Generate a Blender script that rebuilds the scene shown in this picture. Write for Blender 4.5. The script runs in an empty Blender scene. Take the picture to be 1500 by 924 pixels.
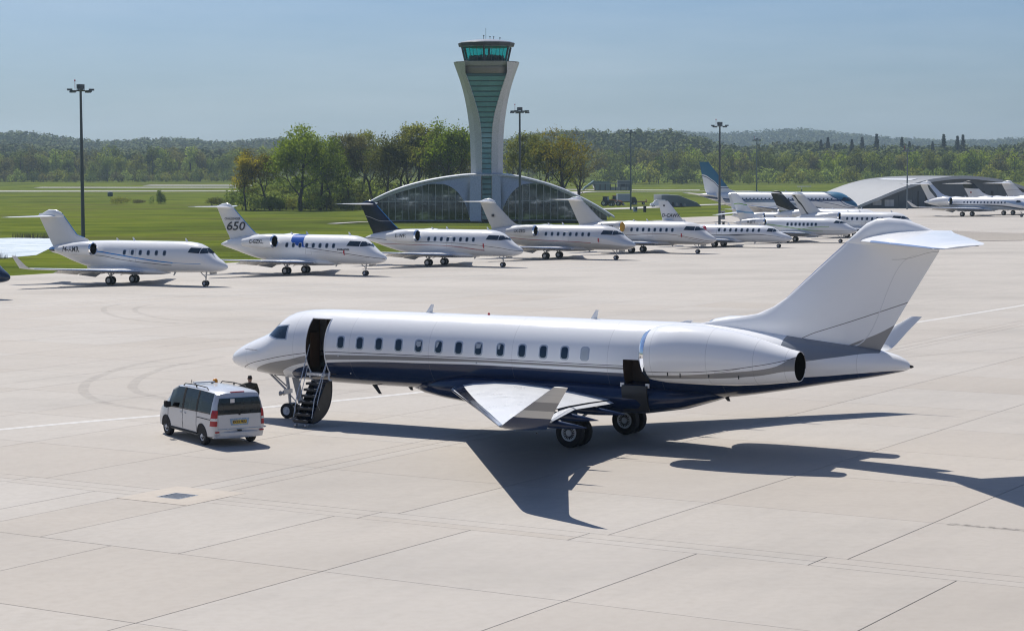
import bpy, bmesh, math, random
import numpy as np
from mathutils import Vector, Matrix

S = bpy.context.scene
C = S.collection
R = math.radians
PI = math.pi
random.seed(7)

# ------------------------------------------------------------------ camera
cd = bpy.data.cameras.new('camera')
cam = bpy.data.objects.new('camera', cd)
C.objects.link(cam)
cd.sensor_width = 36.0
cd.lens = 2984.87 / 1500.0 * 36.0
cd.clip_start = 0.5
cd.clip_end = 20000
cam.matrix_world = (Matrix.Translation((0, 0, 9.1425)) @ Matrix.Rotation(PI / 2 - 0.0682, 4, 'X')
                    @ Matrix.Rotation(-0.0032, 4, 'Z'))
S.camera = cam

# ------------------------------------------------------------------ daylight
HAZE = 1.0e-4
SUN_EL = R(52.9)
SUN_AZ = R(-22.0)                     # measured from +Y towards +X
w = bpy.data.worlds.new('World')
S.world = w
w.use_nodes = True
nt = w.node_tree
nt.nodes.clear()
sky = nt.nodes.new('ShaderNodeTexSky')
sky.sky_type = 'NISHITA'
sky.sun_disc = False
sky.sun_elevation = SUN_EL
sky.sun_rotation = SUN_AZ
sky.altitude = 0
sky.air_density = 1.0
sky.dust_density = 1.4
sky.ozone_density = 3.0
bg = nt.nodes.new('ShaderNodeBackground')
bg.inputs['Strength'].default_value = 0.078
wo = nt.nodes.new('ShaderNodeOutputWorld')
tint = nt.nodes.new('ShaderNodeMix')                 # cool white balance of the photograph
tint.data_type = 'RGBA'; tint.blend_type = 'MULTIPLY'; tint.inputs[0].default_value = 1.0
tint.inputs[7].default_value = (.53, .69, .95, 1)
nt.links.new(sky.outputs[0], tint.inputs[6]); 
tc_ = nt.nodes.new('ShaderNodeTexCoord'); mp_ = nt.nodes.new('ShaderNodeMapping'); mp_.inputs['Scale'].default_value = (2.2, 2.2, 16.0)
nz_ = nt.nodes.new('ShaderNodeTexNoise'); nz_.inputs['Scale'].default_value = 1.6; nz_.inputs['Detail'].default_value = 6; nz_.inputs['Roughness'].default_value = .6
mr_ = nt.nodes.new('ShaderNodeMapRange')               # faint high cirrus veil, all over the sky
for i_, v_ in enumerate((.44, .72, 0.0, .16)): mr_.inputs[i_ + 1].default_value = v_
veil = nt.nodes.new('ShaderNodeMix'); veil.data_type = 'RGBA'; veil.inputs[7].default_value = (8.5, 9.2, 9.8, 1)
nt.links.new(tc_.outputs['Generated'], mp_.inputs[0]); nt.links.new(mp_.outputs[0], nz_.inputs['Vector']); nt.links.new(nz_.outputs[0], mr_.inputs[0]); nt.links.new(mr_.outputs[0], veil.inputs[0])
nt.links.new(tint.outputs[2], veil.inputs[6]); nt.links.new(veil.outputs[2], bg.inputs[0])
nt.links.new(bg.outputs[0], wo.inputs[0])
sl = bpy.data.lights.new('sun', 'SUN')
sl.energy = 4.7
sl.angle = R(0.53)
sl.color = (1.0, 0.945, 0.86)
so = bpy.data.objects.new('sun', sl)
C.objects.link(so)
sd = Vector((math.sin(SUN_AZ) * math.cos(SUN_EL), math.cos(SUN_AZ) * math.cos(SUN_EL), math.sin(SUN_EL)))
so.rotation_euler = sd.to_track_quat('Z', 'Y').to_euler()
so.location = sd * 200
S.view_settings.view_transform = 'Standard'
S.view_settings.look = 'None'
S.view_settings.exposure = 0.19
S.view_settings.gamma = 1.0
S.render.engine = 'CYCLES'
S.cycles.filter_width = 1.15

# ------------------------------------------------------------------ helpers
def srgb(r, g, b):
    f = lambda c: (c / 255 / 12.92) if c <= 10 else ((c / 255 + 0.055) / 1.055) ** 2.4
    return (f(r), f(g), f(b), 1)

class NT:
    """small node-tree writer"""
    def __init__(s, name):
        s.m = bpy.data.materials.new(name)
        s.m.use_nodes = True
        s.t = s.m.node_tree
        s.b = s.t.nodes['Principled BSDF']
    def n(s, typ, **kw):
        nd = s.t.nodes.new(typ)
        for k, v in kw.items(): setattr(nd, k, v)
        return nd
    def set(s, sock, v):
        if hasattr(v, 'is_output') or isinstance(v, bpy.types.NodeSocket): s.t.links.new(v, sock)
        else: sock.default_value = v
    def math(s, op, a, b=0.0, c=None):
        nd = s.n('ShaderNodeMath', operation=op)
        s.set(nd.inputs[0], a); s.set(nd.inputs[1], b)
        if c is not None: s.set(nd.inputs[2], c)
        return nd.outputs[0]
    def noise(s, vec, scale, detail=4, rough=0.55, dim='3D'):
        nd = s.n('ShaderNodeTexNoise', noise_dimensions=dim)
        if vec is not None: s.set(nd.inputs['Vector'], vec)
        nd.inputs['Scale'].default_value = scale
        nd.inputs['Detail'].default_value = detail
        nd.inputs['Roughness'].default_value = rough
        return nd.outputs[0]
    def obj(s): return s.n('ShaderNodeTexCoord').outputs['Object']
    def pos(s): return s.n('ShaderNodeNewGeometry').outputs['Position']
    def sep(s, v):
        nd = s.n('ShaderNodeSeparateXYZ'); s.set(nd.inputs[0], v); return nd.outputs
    def mapv(s, v, sc=(1, 1, 1), rot=(0, 0, 0), loc=(0, 0, 0)):
        nd = s.n('ShaderNodeMapping'); s.set(nd.inputs[0], v)
        nd.inputs['Scale'].default_value = sc; nd.inputs['Rotation'].default_value = rot
        nd.inputs['Location'].default_value = loc
        return nd.outputs[0]
    def mix(s, fac, a, b, blend='MIX'):
        nd = s.n('ShaderNodeMix', data_type='RGBA', blend_type=blend)
        s.set(nd.inputs[0], fac); s.set(nd.inputs[6], a); s.set(nd.inputs[7], b)
        return nd.outputs[2]
    def ramp(s, fac, stops):
        nd = s.n('ShaderNodeValToRGB'); s.set(nd.inputs[0], fac)
        el = nd.color_ramp.elements
        while len(el) < len(stops): el.new(0.5)
        for e, (p, c) in zip(el, stops): e.position = p; e.color = c if len(c) == 4 else (*c, 1)
        return nd.outputs[0]
    def rng(s, v, a, b, c=0.0, d=1.0):
        nd = s.n('ShaderNodeMapRange'); s.set(nd.inputs[0], v)
        for i, q in enumerate((a, b, c, d)): nd.inputs[i + 1].default_value = q
        return nd.outputs[0]
    def fcurve(s, v, pts, x0, x1, z0, z1):
        """z(x) as a curve through pts"""
        u = s.rng(v, x0, x1)
        nd = s.n('ShaderNodeFloatCurve')
        s.set(nd.inputs['Value'], u)
        cv = nd.mapping.curves[0]
        P = [((x - x0) / (x1 - x0), (z - z0) / (z1 - z0)) for x, z in sorted(pts)]
        P = [p for p in P]
        if P[0][0] > 0: P.insert(0, (0.0, P[0][1]))
        if P[-1][0] < 1: P.append((1.0, P[-1][1]))
        while len(cv.points) < len(P): cv.points.new(0.5, 0.5)
        for q, p in zip(cv.points, P):
            q.location = p; q.handle_type = 'AUTO_CLAMPED'
        nd.mapping.use_clip = False
        nd.mapping.update()
        return s.math('MULTIPLY_ADD', nd.outputs[0], z1 - z0, z0)
    def bump(s, h, strength=0.3, dist=0.02):
        nd = s.n('ShaderNodeBump'); nd.inputs['Strength'].default_value = strength
        nd.inputs['Distance'].default_value = dist
        s.set(nd.inputs['Height'], h); s.t.links.new(nd.outputs[0], s.b.inputs['Normal'])
    def fin(s, col=None, rough=None, metal=None, spec=None):
        if col is not None: s.set(s.b.inputs['Base Color'], col)
        if rough is not None: s.set(s.b.inputs['Roughness'], rough)
        if metal is not None: s.set(s.b.inputs['Metallic'], metal)
        if spec is not None: s.set(s.b.inputs['Specular IOR Level'], spec)
        return s.m

def plain(name, col, rough=0.5, metal=0.0, var=0.08, scale=3.0, spec=0.5):
    n = NT(name)
    col = (*col[:3], 1)
    f = n.noise(n.obj(), scale, 5)
    lo = tuple(max(0, c * (1 - var * 2)) for c in col[:3]) + (1,)
    hi = tuple(min(1, c * (1 + var)) for c in col[:3]) + (1,)
    c = n.mix(f, lo, hi)
    r = n.rng(f, 0.2, 0.8, max(0.02, rough - 0.06), min(1, rough + 0.08))
    return n.fin(c, r, metal, spec)

M = {}
M['tyre'] = plain('rubber', (0.018, 0.018, 0.02), 0.75)
M['rim'] = plain('wheel_metal', (0.62, 0.63, 0.65), 0.35, 0.6)
M['rim_white'] = plain('wheel_white', (0.7, 0.72, 0.74), 0.4)
M['steel'] = plain('steel', (0.45, 0.46, 0.48), 0.35, 0.7)
M['chrome'] = plain('polished_metal', (0.86, 0.87, 0.9), 0.08, 1.0, 0.02)
M['dark'] = plain('dark_grey', (0.03, 0.032, 0.036), 0.5)
M['black'] = plain('black', (0.012, 0.012, 0.014), 0.45)
M['duct_shade'] = plain('painted_duct_shade', (0.006, 0.006, 0.006), 1.0, 0, 0.1, 3, 0.0)  # near-black paints in the shade inside inlets and exhausts
M['inside'] = plain('cabin_brown', (0.085, 0.060, 0.046), 0.7, 0, 0.2)
M['white'] = plain('white_paint', (0.84, 0.845, 0.85), 0.16, 0, 0.015, 0.8)
M['offwhite'] = plain('warm_white_paint', (0.66, 0.655, 0.64), 0.3, 0, 0.03, 0.8)
M['silver'] = plain('silver_paint', (0.55, 0.56, 0.58), 0.25, 0.3, 0.04)
M['grey'] = plain('grey_paint', (0.30, 0.31, 0.32), 0.3, 0, 0.05)
M['navy'] = plain('navy_paint', (0.010, 0.022, 0.062), 0.12, 0, 0.08)
M['red'] = plain('red_fabric', (0.5, 0.02, 0.04), 0.7)
M['yellow'] = plain('yellow_fabric', (0.62, 0.33, 0.03), 0.7, 0, 0.15)
M['glass'] = plain('cabin_glass', (0.016, 0.034, 0.060), 0.06, 0, 0.3, 2, 0.6)
M['glass_pale'] = plain('pale_cabin_glass', (0.42, 0.46, 0.5), 0.12, 0, 0.06)  # pale pane, also the tone of the painted window glints
M['ink'] = plain('ink', (0.03, 0.032, 0.045), 0.45)
M['bluebadge'] = plain('blue_badge', (0.01, 0.03, 0.2), 0.4)
M['teal'] = plain('teal_paint', (0.02, 0.11, 0.2), 0.2)

def setp(o, label=None, cat=None, group=None, kind=None):
    if label: o['label'] = label
    if cat: o['category'] = cat
    if group: o['group'] = group
    if kind: o['kind'] = kind
    return o

def thing(name, label, cat, loc=(0, 0, 0), rz=0.0, group=None):
    o = bpy.data.objects.new(name, None)
    o.empty_display_size = 0.3
    C.objects.link(o)
    o.location = loc
    o.rotation_euler = (0, 0, rz)
    return setp(o, label, cat, group)

def link(name, me, mat=None, parent=None, loc=None):
    o = bpy.data.objects.new(name, me)
    C.objects.link(o)
    if mat is not None:
        for m in (mat if isinstance(mat, (list, tuple)) else [mat]): me.materials.append(m)
    if parent is not None: o.parent = parent
    if loc is not None: o.location = loc
    return o

class MB:
    def __init__(s): s.v = []; s.f = []
    def add(s, vs, fs):
        k = len(s.v); s.v += [tuple(map(float, p)) for p in vs]
        s.f += [tuple(i + k for i in q) for q in fs]; return s
    def box(s, c, d, rot=None):
        x, y, z = (q / 2 for q in d)
        vs = [Vector((i * x, j * y, k * z)) for k in (-1, 1) for j in (-1, 1) for i in (-1, 1)]
        if rot is not None:
            mt = Matrix.Rotation(rot[0], 3, rot[1]); vs = [mt @ p for p in vs]
        vs = [p + Vector(c) for p in vs]
        return s.add(vs, [(0, 2, 3, 1), (4, 5, 7, 6), (0, 1, 5, 4), (2, 6, 7, 3), (0, 4, 6, 2), (1, 3, 7, 5)])
    def tube(s, pts, r, n=8, caps=True):
        pts = [Vector(p) for p in pts]
        rs = r if isinstance(r, (list, tuple)) else [r] * len(pts)
        rings = []
        for i, p in enumerate(pts):
            a = pts[max(i - 1, 0)]; b = pts[min(i + 1, len(pts) - 1)]
            t = (b - a).normalized()
            u = t.orthogonal().normalized() if i == 0 else (u0 - t * u0.dot(t)).normalized()
            u0 = u; vv = t.cross(u)
            rings.append([p + (u * math.cos(2 * PI * k / n) + vv * math.sin(2 * PI * k / n)) * rs[i] for k in range(n)])
        return s.loft(rings, caps)
    def loft(s, rings, caps=True, closed=True):
        n = len(rings[0]); vs = [p for rg in rings for p in rg]; fs = []
        for i in range(len(rings) - 1):
            for k in range(n if closed else n - 1):
                k2 = (k + 1) % n
                fs.append((i * n + k, i * n + k2, (i + 1) * n + k2, (i + 1) * n + k))
        if caps and closed:
            fs.append(tuple(range(n))[::-1]); fs.append(tuple((len(rings) - 1) * n + k for k in range(n)))
        return s.add(vs, fs)
    def prism(s, poly, d, axis):
        """poly of 3-D points, extruded by vector d"""
        n = len(poly); vs = [Vector(p) for p in poly] + [Vector(p) + Vector(d) for p in poly]
        fs = [tuple(range(n))[::-1], tuple(range(n, 2 * n))] + [(i, (i + 1) % n, n + (i + 1) % n, n + i) for i in range(n)]
        return s.add(vs, fs)
    def lathe(s, prof, c, axis='y', n=20, caps=True):
        """prof: (t along axis, radius)"""
        rings = []
        for t, r in prof:
            rg = []
            for k in range(n):
                a = 2 * PI * k / n; p, q = r * math.cos(a), r * math.sin(a)
                rg.append({'x': (c[0] + t, c[1] + p, c[2] + q), 'y': (c[0] + q, c[1] + t, c[2] + p), 'z': (c[0] + p, c[1] + q, c[2] + t)}[axis])
            rings.append(rg)
        return s.loft(rings, caps)
    def build(s, name, mat=None, parent=None, smooth=None, fix=True, loc=None):
        me = bpy.data.meshes.new(name)
        me.from_pydata(s.v, [], s.f)
        if fix:
            bm = bmesh.new(); bm.from_mesh(me)
            bmesh.ops.recalc_face_normals(bm, faces=bm.faces)
            bm.to_mesh(me); bm.free()
        if smooth is not None:
            me.polygons.foreach_set('use_smooth', [True] * len(me.polygons))
            me.set_sharp_from_angle(angle=R(smooth))
        me.update()
        return link(name, me, mat, parent, loc)

def dup(root, loc, rz=None, label=None, scale=None):
    r = root.copy(); C.objects.link(r); r.location = loc
    if rz is not None: r.rotation_euler = (0, 0, rz)
    if label: r['label'] = label
    if scale: r.scale = scale
    for ch in list(root.children):
        c = ch.copy(); C.objects.link(c); c.parent = r
        for g in ch.children:
            q = g.copy(); C.objects.link(q); q.parent = c
    return r

def pchip(xs, ys):
    xs = np.array(xs, float); ys = np.array(ys, float)
    o = np.argsort(xs); xs = xs[o]; ys = ys[o]
    h = np.diff(xs); dl = np.diff(ys) / h; m = np.zeros(len(xs))
    m[0], m[-1] = dl[0], dl[-1]
    for i in range(1, len(xs) - 1):
        if dl[i - 1] * dl[i] > 0:
            w1, w2 = 2 * h[i] + h[i - 1], h[i] + 2 * h[i - 1]
            m[i] = (w1 + w2) / (w1 / dl[i - 1] + w2 / dl[i])
    def f(x):
        x = min(max(x, xs[0]), xs[-1]); i = min(max(int(np.searchsorted(xs, x)) - 1, 0), len(h) - 1)
        t = (x - xs[i]) / h[i]
        return float(ys[i] * (1 + 2 * t) * (1 - t) ** 2 + m[i] * h[i] * t * (1 - t) ** 2 + ys[i + 1] * t * t * (3 - 2 * t) + m[i + 1] * h[i] * t * t * (t - 1))
    return f

def text_geo(body, size, shear=0.0, bold=0.0):
    cu = bpy.data.curves.new('lettering', 'FONT')
    cu.body = body; cu.size = size; cu.align_x = 'CENTER'; cu.align_y = 'CENTER'; cu.shear = shear; cu.offset = bold
    cu.resolution_u = 3
    ob = bpy.data.objects.new('lettering', cu); C.objects.link(ob)
    dg = bpy.context.evaluated_depsgraph_get()
    me = bpy.data.meshes.new_from_object(ob.evaluated_get(dg))
    vs = [tuple(v.co) for v in me.vertices]; fs = [tuple(p.vertices) for p in me.polygons]
    C.objects.unlink(ob); bpy.data.objects.remove(ob); bpy.data.meshes.remove(me); bpy.data.curves.remove(cu)
    return vs, fs

def lettering(name, body, size, fn, mat, parent, shear=0.0, bold=0.0):
    vs, fs = text_geo(body, size, shear, bold)
    mb = MB(); mb.add([fn(u, v) for u, v, _ in vs], fs)
    return mb.build(name, mat, parent, fix=False)

def rrect(w, h, r, n=4):
    pts = []
    for cx, cy, a0 in ((w / 2 - r, h / 2 - r, 0), (-w / 2 + r, h / 2 - r, 90), (-w / 2 + r, -h / 2 + r, 180), (w / 2 - r, -h / 2 + r, 270)):
        for k in range(n + 1):
            a = R(a0 + 90 * k / n); pts.append((cx + r * math.cos(a), cy + r * math.sin(a)))
    return pts

# ------------------------------------------------------------------ terrain
def sstep(a, b, x):
    t = min(max((x - a) / (b - a), 0.0), 1.0); return t * t * (3 - 2 * t)

def lerp_pts(pts, x):
    if x <= pts[0][0]: return pts[0][1]
    for (a, u), (b, v) in zip(pts, pts[1:]):
        if x <= b:
            t = (x - a) / (b - a); t = t * t * (3 - 2 * t); return u + (v - u) * t
    return pts[-1][1]

def terrain(x, y):
    r = math.hypot(x, y)
    if y <= 0: return 0.0
    b = x / y                                     # bearing from the terminal roof
    right = sstep(-0.02, 0.08, b)
    fade = sstep(200, 500, y) * (1 - sstep(0.5, 1.2, abs(b)))
    fl = lerp_pts([(0, 0), (330, 0), (394, .7), (560, .6), (900, 2.8), (1240, 6.6), (1500, 10), (6500, 10)], r)
    fr = lerp_pts([(0, 0), (650, 0), (900, 2.0), (1180, 4.4), (1500, 10), (6500, 10)], r)
    z = fl * (1 - right) + fr * right
    roll = 4 * math.sin(b * 47 + 1.1) + 2.5 * math.sin(b * 101)
    mid = 9 - 4 * sstep(-0.2, -0.1, b) * (1 - sstep(-0.06, 0.0, b)) + 16 * sstep(-0.01, .04, b) * (1 - sstep(.07, .12, b))
    z += (mid + 0.5 * roll) * sstep(1350, 1850, r)
    far_l = (26 - 6 * sstep(-.2, -.12, b) + .6 * roll) * sstep(1900, 2700, r) * (1 - right)
    far_r = (55 + 6 * math.sin(b * 31 + 4) + 10 * sstep(.09, .12, b) * (1 - sstep(.14, .2, b))) * sstep(2900, 4600, r) * right
    z += far_l + far_r
    return z * fade

def grid_ground():
    az = [R(a) for a in list(range(-180, -30, 10)) + [a / 2 for a in range(-60, 60)] + list(range(30, 180, 10))]
    rad = [0, 30, 120, 250, 300, 330, 350, 372, 394, 420, 480, 560, 640, 720, 810, 900, 980, 1060, 1150, 1240, 1340, 1440, 1540, 1640, 1740, 1840, 1950, 2080, 2220, 2360, 2500, 2660, 2850, 3050, 3300, 3550, 3800, 4050, 4300, 4600, 4950, 5400, 6000]
    vs = [(0, 0, -0.06)]; fs = []; n = len(az)
    for r in rad[1:]:
        for a in az:
            x, y = r * math.sin(a), r * math.cos(a)
            vs.append((x, y, terrain(x, y) - 0.06))
    for k in range(n): fs.append((0, 1 + (k + 1) % n, 1 + k))
    for i in range(len(rad) - 2):
        for k in range(n):
            a, b = 1 + i * n + k, 1 + i * n + (k + 1) % n
            fs.append((a, b, b + n, a + n))
    return vs, fs

n = NT('meadow_grass')
p = n.pos()
f1 = n.noise(n.mapv(p, (0.012, 0.022, 0.0)), 1.0, 9, 0.66)
f2 = n.noise(n.mapv(p, (0.06, 0.22, 0.0), (0, 0, 0.25)), 1.0, 6, 0.65)
f3 = n.noise(p, 1.7, 4, 0.7)
base = n.ramp(f1, [(0.38, (0.055, 0.068, 0.018)), (0.46, (0.090, 0.122, 0.018)), (0.53, (0.150, 0.182, 0.022)), (0.60, (0.095, 0.098, 0.030))])
base = n.mix(n.rng(f2, 0.45, 0.65, 0, 0.6), base, (0.155, 0.175, 0.035, 1))
base = n.mix(n.rng(f2, 0.5, 0.34, 0, 0.6), base, (0.045, 0.062, 0.016, 1))
base = n.mix(n.rng(f3, 0.3, 0.7, 0.0, 0.4), base, (0.055, 0.085, 0.02, 1))
n.bump(f3, 0.6, 0.25)
M['grass'] = n.fin(base, 1.0, None, 0.0)
mb = MB(); mb.v, mb.f = grid_ground()
setp(mb.build('ground', M['grass'], smooth=60, fix=False), kind='structure')

# ------------------------------------------------------------------ apron: slabs laid on a grid turned 58.6 degrees
GA = 1.0220
GAX = Vector((math.cos(GA), math.sin(GA)))        # along the long joints
GBX = Vector((-math.sin(GA), math.cos(GA)))
def G(a, b, z=0.0):
    q = GAX * a + GBX * b; return (q.x, q.y, z)

def concrete(name, joints=False, base=(0.425, 0.394, 0.356), per_object=True):
    n = NT(name)
    p = n.pos()
    g = n.mapv(p, (1, 1, 1), (0, 0, -GA))
    f1 = n.noise(n.mapv(p, (0.05, 0.09, 0)), 1.0, 6, 0.6)
    f2 = n.noise(n.mapv(g, (0.25, 1.6, 0)), 1.0, 5, 0.6)      # broom and tyre streaks along the joints
    f3 = n.noise(p, 3.5, 6, 0.7)
    f4 = n.noise(p, 34.0, 3, 0.7)
    b = Vector(base)
    k = lambda q: tuple(b * q) + (1,)
    c = n.ramp(f1, [(0.32, k(0.82)), (0.5, k(1.0)), (0.66, k(1.08))])
    c = n.mix(n.rng(f2, 0.42, 0.78, 0, 0.20), c, (0.26, 0.25, 0.24, 1))
    c = n.mix(n.rng(f3, 0.45, 0.75, 0, 0.30), c, (0.31, 0.275, 0.235, 1))
    c = n.mix(n.rng(f4, 0.35, 0.75, 0, 0.16), c, (0.30, 0.29, 0.275, 1))
    st = n.noise(n.mapv(p, (0.35, 0.35, 0)), 1.0, 7, 0.72)
    c = n.mix(n.rng(st, 0.60, 0.80, 0, 0.45), c, (0.22, 0.21, 0.20, 1))     # oil and water stains
    if per_object:
        oi = n.n('ShaderNodeObjectInfo').outputs['Random']
        c = n.mix(n.rng(oi, 0, 1, 0.0, 0.42), c, (0.355, 0.31, 0.262, 1))
        c = n.mix(n.rng(n.math('FRACT', n.math('MULTIPLY', oi, 7.31)), 0, 1, 0, .13), c, (0.48, 0.47, 0.46, 1))
    if joints:
        sx = n.sep(g)
        def line(v, pitch, off, wd):
            t = n.math('FRACT', n.math('DIVIDE', n.math('ADD', v, off), pitch))
            t = n.math('ABSOLUTE', n.math('SUBTRACT', t, 0.5))
            return n.math('GREATER_THAN', t, 0.5 - wd / pitch)
        j = n.math('MAXIMUM', line(sx[0], 6.4, -5.65, 0.018), line(sx[1], 6.5, -5.4, 0.018))
        c = n.mix(n.math('MULTIPLY', j, 0.55), c, (0.12, 0.115, 0.11, 1))
    n.bump(n.math('ADD', f4, n.math('MULTIPLY', f3, 0.5)), 0.25, 0.01)
    return n.fin(c, n.rng(f3, 0.2, 0.8, 0.72, 0.9), None, 0.25)
M['concrete'] = concrete('pale_concrete')
M['concrete_far'] = concrete('pale_concrete_far', True, per_object=False)
M['sealant'] = plain('joint_sealant', (0.085, 0.08, 0.075), 0.8, 0, 0.25, 1.5)

NA0, NA1, NB0, NB1 = 11.9, 134.0, -37.5, 104.3      # the near field built slab by slab
apron = MB()
def sheet(mb, a0, a1, b0, b1, z):
    k = 8
    for i in range(k):
        for j in range(k):
            u = lambda t: a0 + (a1 - a0) * t / k
            v = lambda t: b0 + (b1 - b0) * t / k
            mb.add([G(u(i), v(j), z), G(u(i + 1), v(j), z), G(u(i + 1), v(j + 1), z), G(u(i), v(j + 1), z)], [(0, 1, 2, 3)])
EDGE = 139.4
sheet(apron, -160, NA0, -420, EDGE, 0)
sheet(apron, NA1, 700, -420, EDGE, 0)
sheet(apron, NA0, NA1, -420, NB0, 0)
sheet(apron, NA0, NA1, NB1, EDGE, 0)
apron_obj = apron.build('apron', M['concrete_far'], fix=False); setp(apron_obj, kind='structure')
# the far stands widen beyond the end of the row
mb = MB()
poly = [G(252, EDGE + .004), G(258, 146), (30.0, 398, 0), (33, 440, 0), (52, 470, 0), (78, 520, 0), (96, 556, 0), (160, 562, 0), (330, 560, 0), G(560, EDGE + .004)]
mb.add(poly, [tuple(range(len(poly)))[::-1]])
setp(mb.build('far_stand', M['concrete_far']), kind='structure')
mb = MB(); sheet(mb, NA0, NA1, NB0, NB1, -0.018)
filler = setp(mb.build('joint_filler', M['sealant'], fix=False), kind='structure')

slabset = apron_obj
slab_mesh = {}
JW = 0.011
def slab(a0, a1, b0, b1, name='concrete_slab', mat='concrete', lift=0.0):
    da, db = a1 - a0 - 2 * JW, b1 - b0 - 2 * JW
    key = (round(da, 3), round(db, 3), mat)
    if key not in slab_mesh:
        mb = MB(); x, y = da / 2, db / 2; e = 0.012
        mb.loft([[(-x, -y, -.05), (x, -y, -.05), (x, y, -.05), (-x, y, -.05)],
                 [(-x, -y, -.008), (x, -y, -.008), (x, y, -.008), (-x, y, -.008)],
                 [(-x + e, -y + e, 0), (x - e, -y + e, 0), (x - e, y - e, 0), (-x + e, y - e, 0)]])
        o = mb.build(name, M[mat], slabset); slab_mesh[key] = o.data
    else:
        o = link(name, slab_mesh[key], None, slabset)
    q = G((a0 + a1) / 2, (b0 + b1) / 2)
    o.location = (q[0], q[1], lift + random.uniform(-.0012, .0012)); o.rotation_euler = (0, 0, GA)
    return o

def seen(a0, a1, b0, b1):
    """inside the ground the photograph shows, with a margin for a step to the side"""
    for a in (a0, (a0 + a1) / 2, a1):
        for b in (b0, (b0 + b1) / 2, b1):
            x, y, _ = G(a, b)
            if 36 < y < 150 and abs(x) < 0.262 * y + 5: return True
    return False

rows = []                                          # (a0, a1, list of joints in b)
def joints(ph, lo=NB0, hi=NB1): 
    k0 = math.ceil((lo - ph) / 6.52); out = [ph + 6.52 * k for k in range(k0, k0 + 40) if lo + .5 < ph + 6.52 * k < hi - .5]
    return [lo] + out + [hi]
A_ = [11.9, 18.4, 24.88, 31.28, 37.67]
for a0, a1 in zip(A_, A_[1:]): rows.append((a0, a1, joints(15.2)))
rows.append((37.67, 44.1, [b for b in joints(15.2) if not 30 < b < 39] + [32.6, 37.2, 39.8]))
rows.append((44.1, 44.62, [b for b in joints(18.83) if not 36.5 < b < 40.5] + [37.2, 39.8]))
rows.append((44.62, 45.26, [b for b in joints(18.83) if not 36.5 < b < 40.5] + [37.2, 39.8]))
A2 = [45.26, 51.2, 57.6, 64.0, 70.4, 76.8, 83.2, 89.6, 96, 102.4, 108.8, 115.2, 121.6, 128, 134]
for a0, a1 in zip(A2, A2[1:]): rows.append((a0, a1, [b for b in joints(18.3) if not 36.5 < b < 40.5] + [37.85, 38.52, 39.28]))
count = 0; mb_rest = MB()
for a0, a1, bs in rows:
    bs = sorted(bs)
    for b0, b1 in zip(bs, bs[1:]):
        if not seen(a0, a1, b0, b1):
            mb_rest.add([G(a0, b0), G(a1, b0), G(a1, b1), G(a0, b1)], [(0, 1, 2, 3)]); continue
        for (p0, p1, q0, q1) in [(a0, a1, b0, b1)]:
            # leave room for the gully pad  a 43.4-46, b 37.2-39.8
            if b0 >= 37.15 and b1 <= 39.85:
                if p0 < 43.4 < p1: p1 = 43.4
                elif p0 >= 43.4 and p1 <= 46: continue
                elif p0 < 46 < p1 and p0 > 43.4: p0 = 46.0
            slab(p0, p1, q0, q1); count += 1
setp(mb_rest.build('apron_surround', M['concrete_far'], fix=False), kind='structure')
# gully pad and grate
pad = [(43.4, 44.15, 37.2, 39.8), (44.97, 46, 37.2, 39.8), (44.15, 44.97, 37.2, 38.12), (44.15, 44.97, 38.98, 39.8)]
M['padcon'] = concrete('new_concrete', False, (0.54, 0.485, 0.42))
mb = MB()
for a0, a1, b0, b1 in pad:
    mb.prism([G(a0, b0, -.05), G(a1, b0, -.05), G(a1, b1, -.05), G(a0, b1, -.05)], (0, 0, 0.055), None)
mb.build('gully_pad', M['padcon'], slabset)
gt = thing('drain_grate', 'square cast iron drain grate set in its own pale concrete pad in the apron', 'drain grate', G(44.56, 38.55, 0), GA)
M['iron'] = plain('cast_iron', (0.16, 0.19, 0.24), 0.5, 0.4, 0.2)
mb = MB(); hw = 0.40
for s in (-1, 1):
    mb.box((s * hw, 0, -.015), (0.05, 0.85, .05)); mb.box((0, s * hw, -.015), (0.75, 0.05, .05))
mb.build('grate_frame', M['iron'], gt)
for k in range(7):
    mb = MB(); mb.box((-.33 + .11 * k, 0, -.02), (0.045, 0.75, .04)); mb.build('grate_bar', M['iron'], gt)
mb = MB(); mb.box((0, .13, -.025), (0.75, .04, .03)); mb.box((0, -.13, -.025), (0.75, .04, .03)); mb.build('cross_bar', M['iron'], gt)

# ------------------------------------------------------------------ painted lines, tyre marks, roads, pond
def strip(mb, pts, wd, z):
    pts = [Vector(p) for p in pts]; L = []; Rr = []
    for i, p in enumerate(pts):
        t = (pts[min(i + 1, len(pts) - 1)] - pts[max(i - 1, 0)]).normalized(); nn = Vector((-t.y, t.x))
        L.append((p.x + nn.x * wd / 2, p.y + nn.y * wd / 2, z)); Rr.append((p.x - nn.x * wd / 2, p.y - nn.y * wd / 2, z))
    k = len(pts)
    mb.add(L + Rr, [(i, k + i, k + i + 1, i + 1) for i in range(k - 1)])
def smooth_path(pts, n=10):
    t = [0]
    for a, b in zip(pts, pts[1:]): t.append(t[-1] + math.dist(a, b))
    fx, fy = pchip(t, [p[0] for p in pts]), pchip(t, [p[1] for p in pts])
    N = n * (len(pts) - 1)
    return [(fx(t[-1] * i / N), fy(t[-1] * i / N)) for i in range(N + 1)]
def offset(pts, d):
    out = []
    for i, p in enumerate(pts):
        t = (Vector(pts[min(i + 1, len(pts) - 1)]) - Vector(pts[max(i - 1, 0)])).normalized()
        out.append((p[0] - t.y * d, p[1] + t.x * d))
    return out
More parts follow.
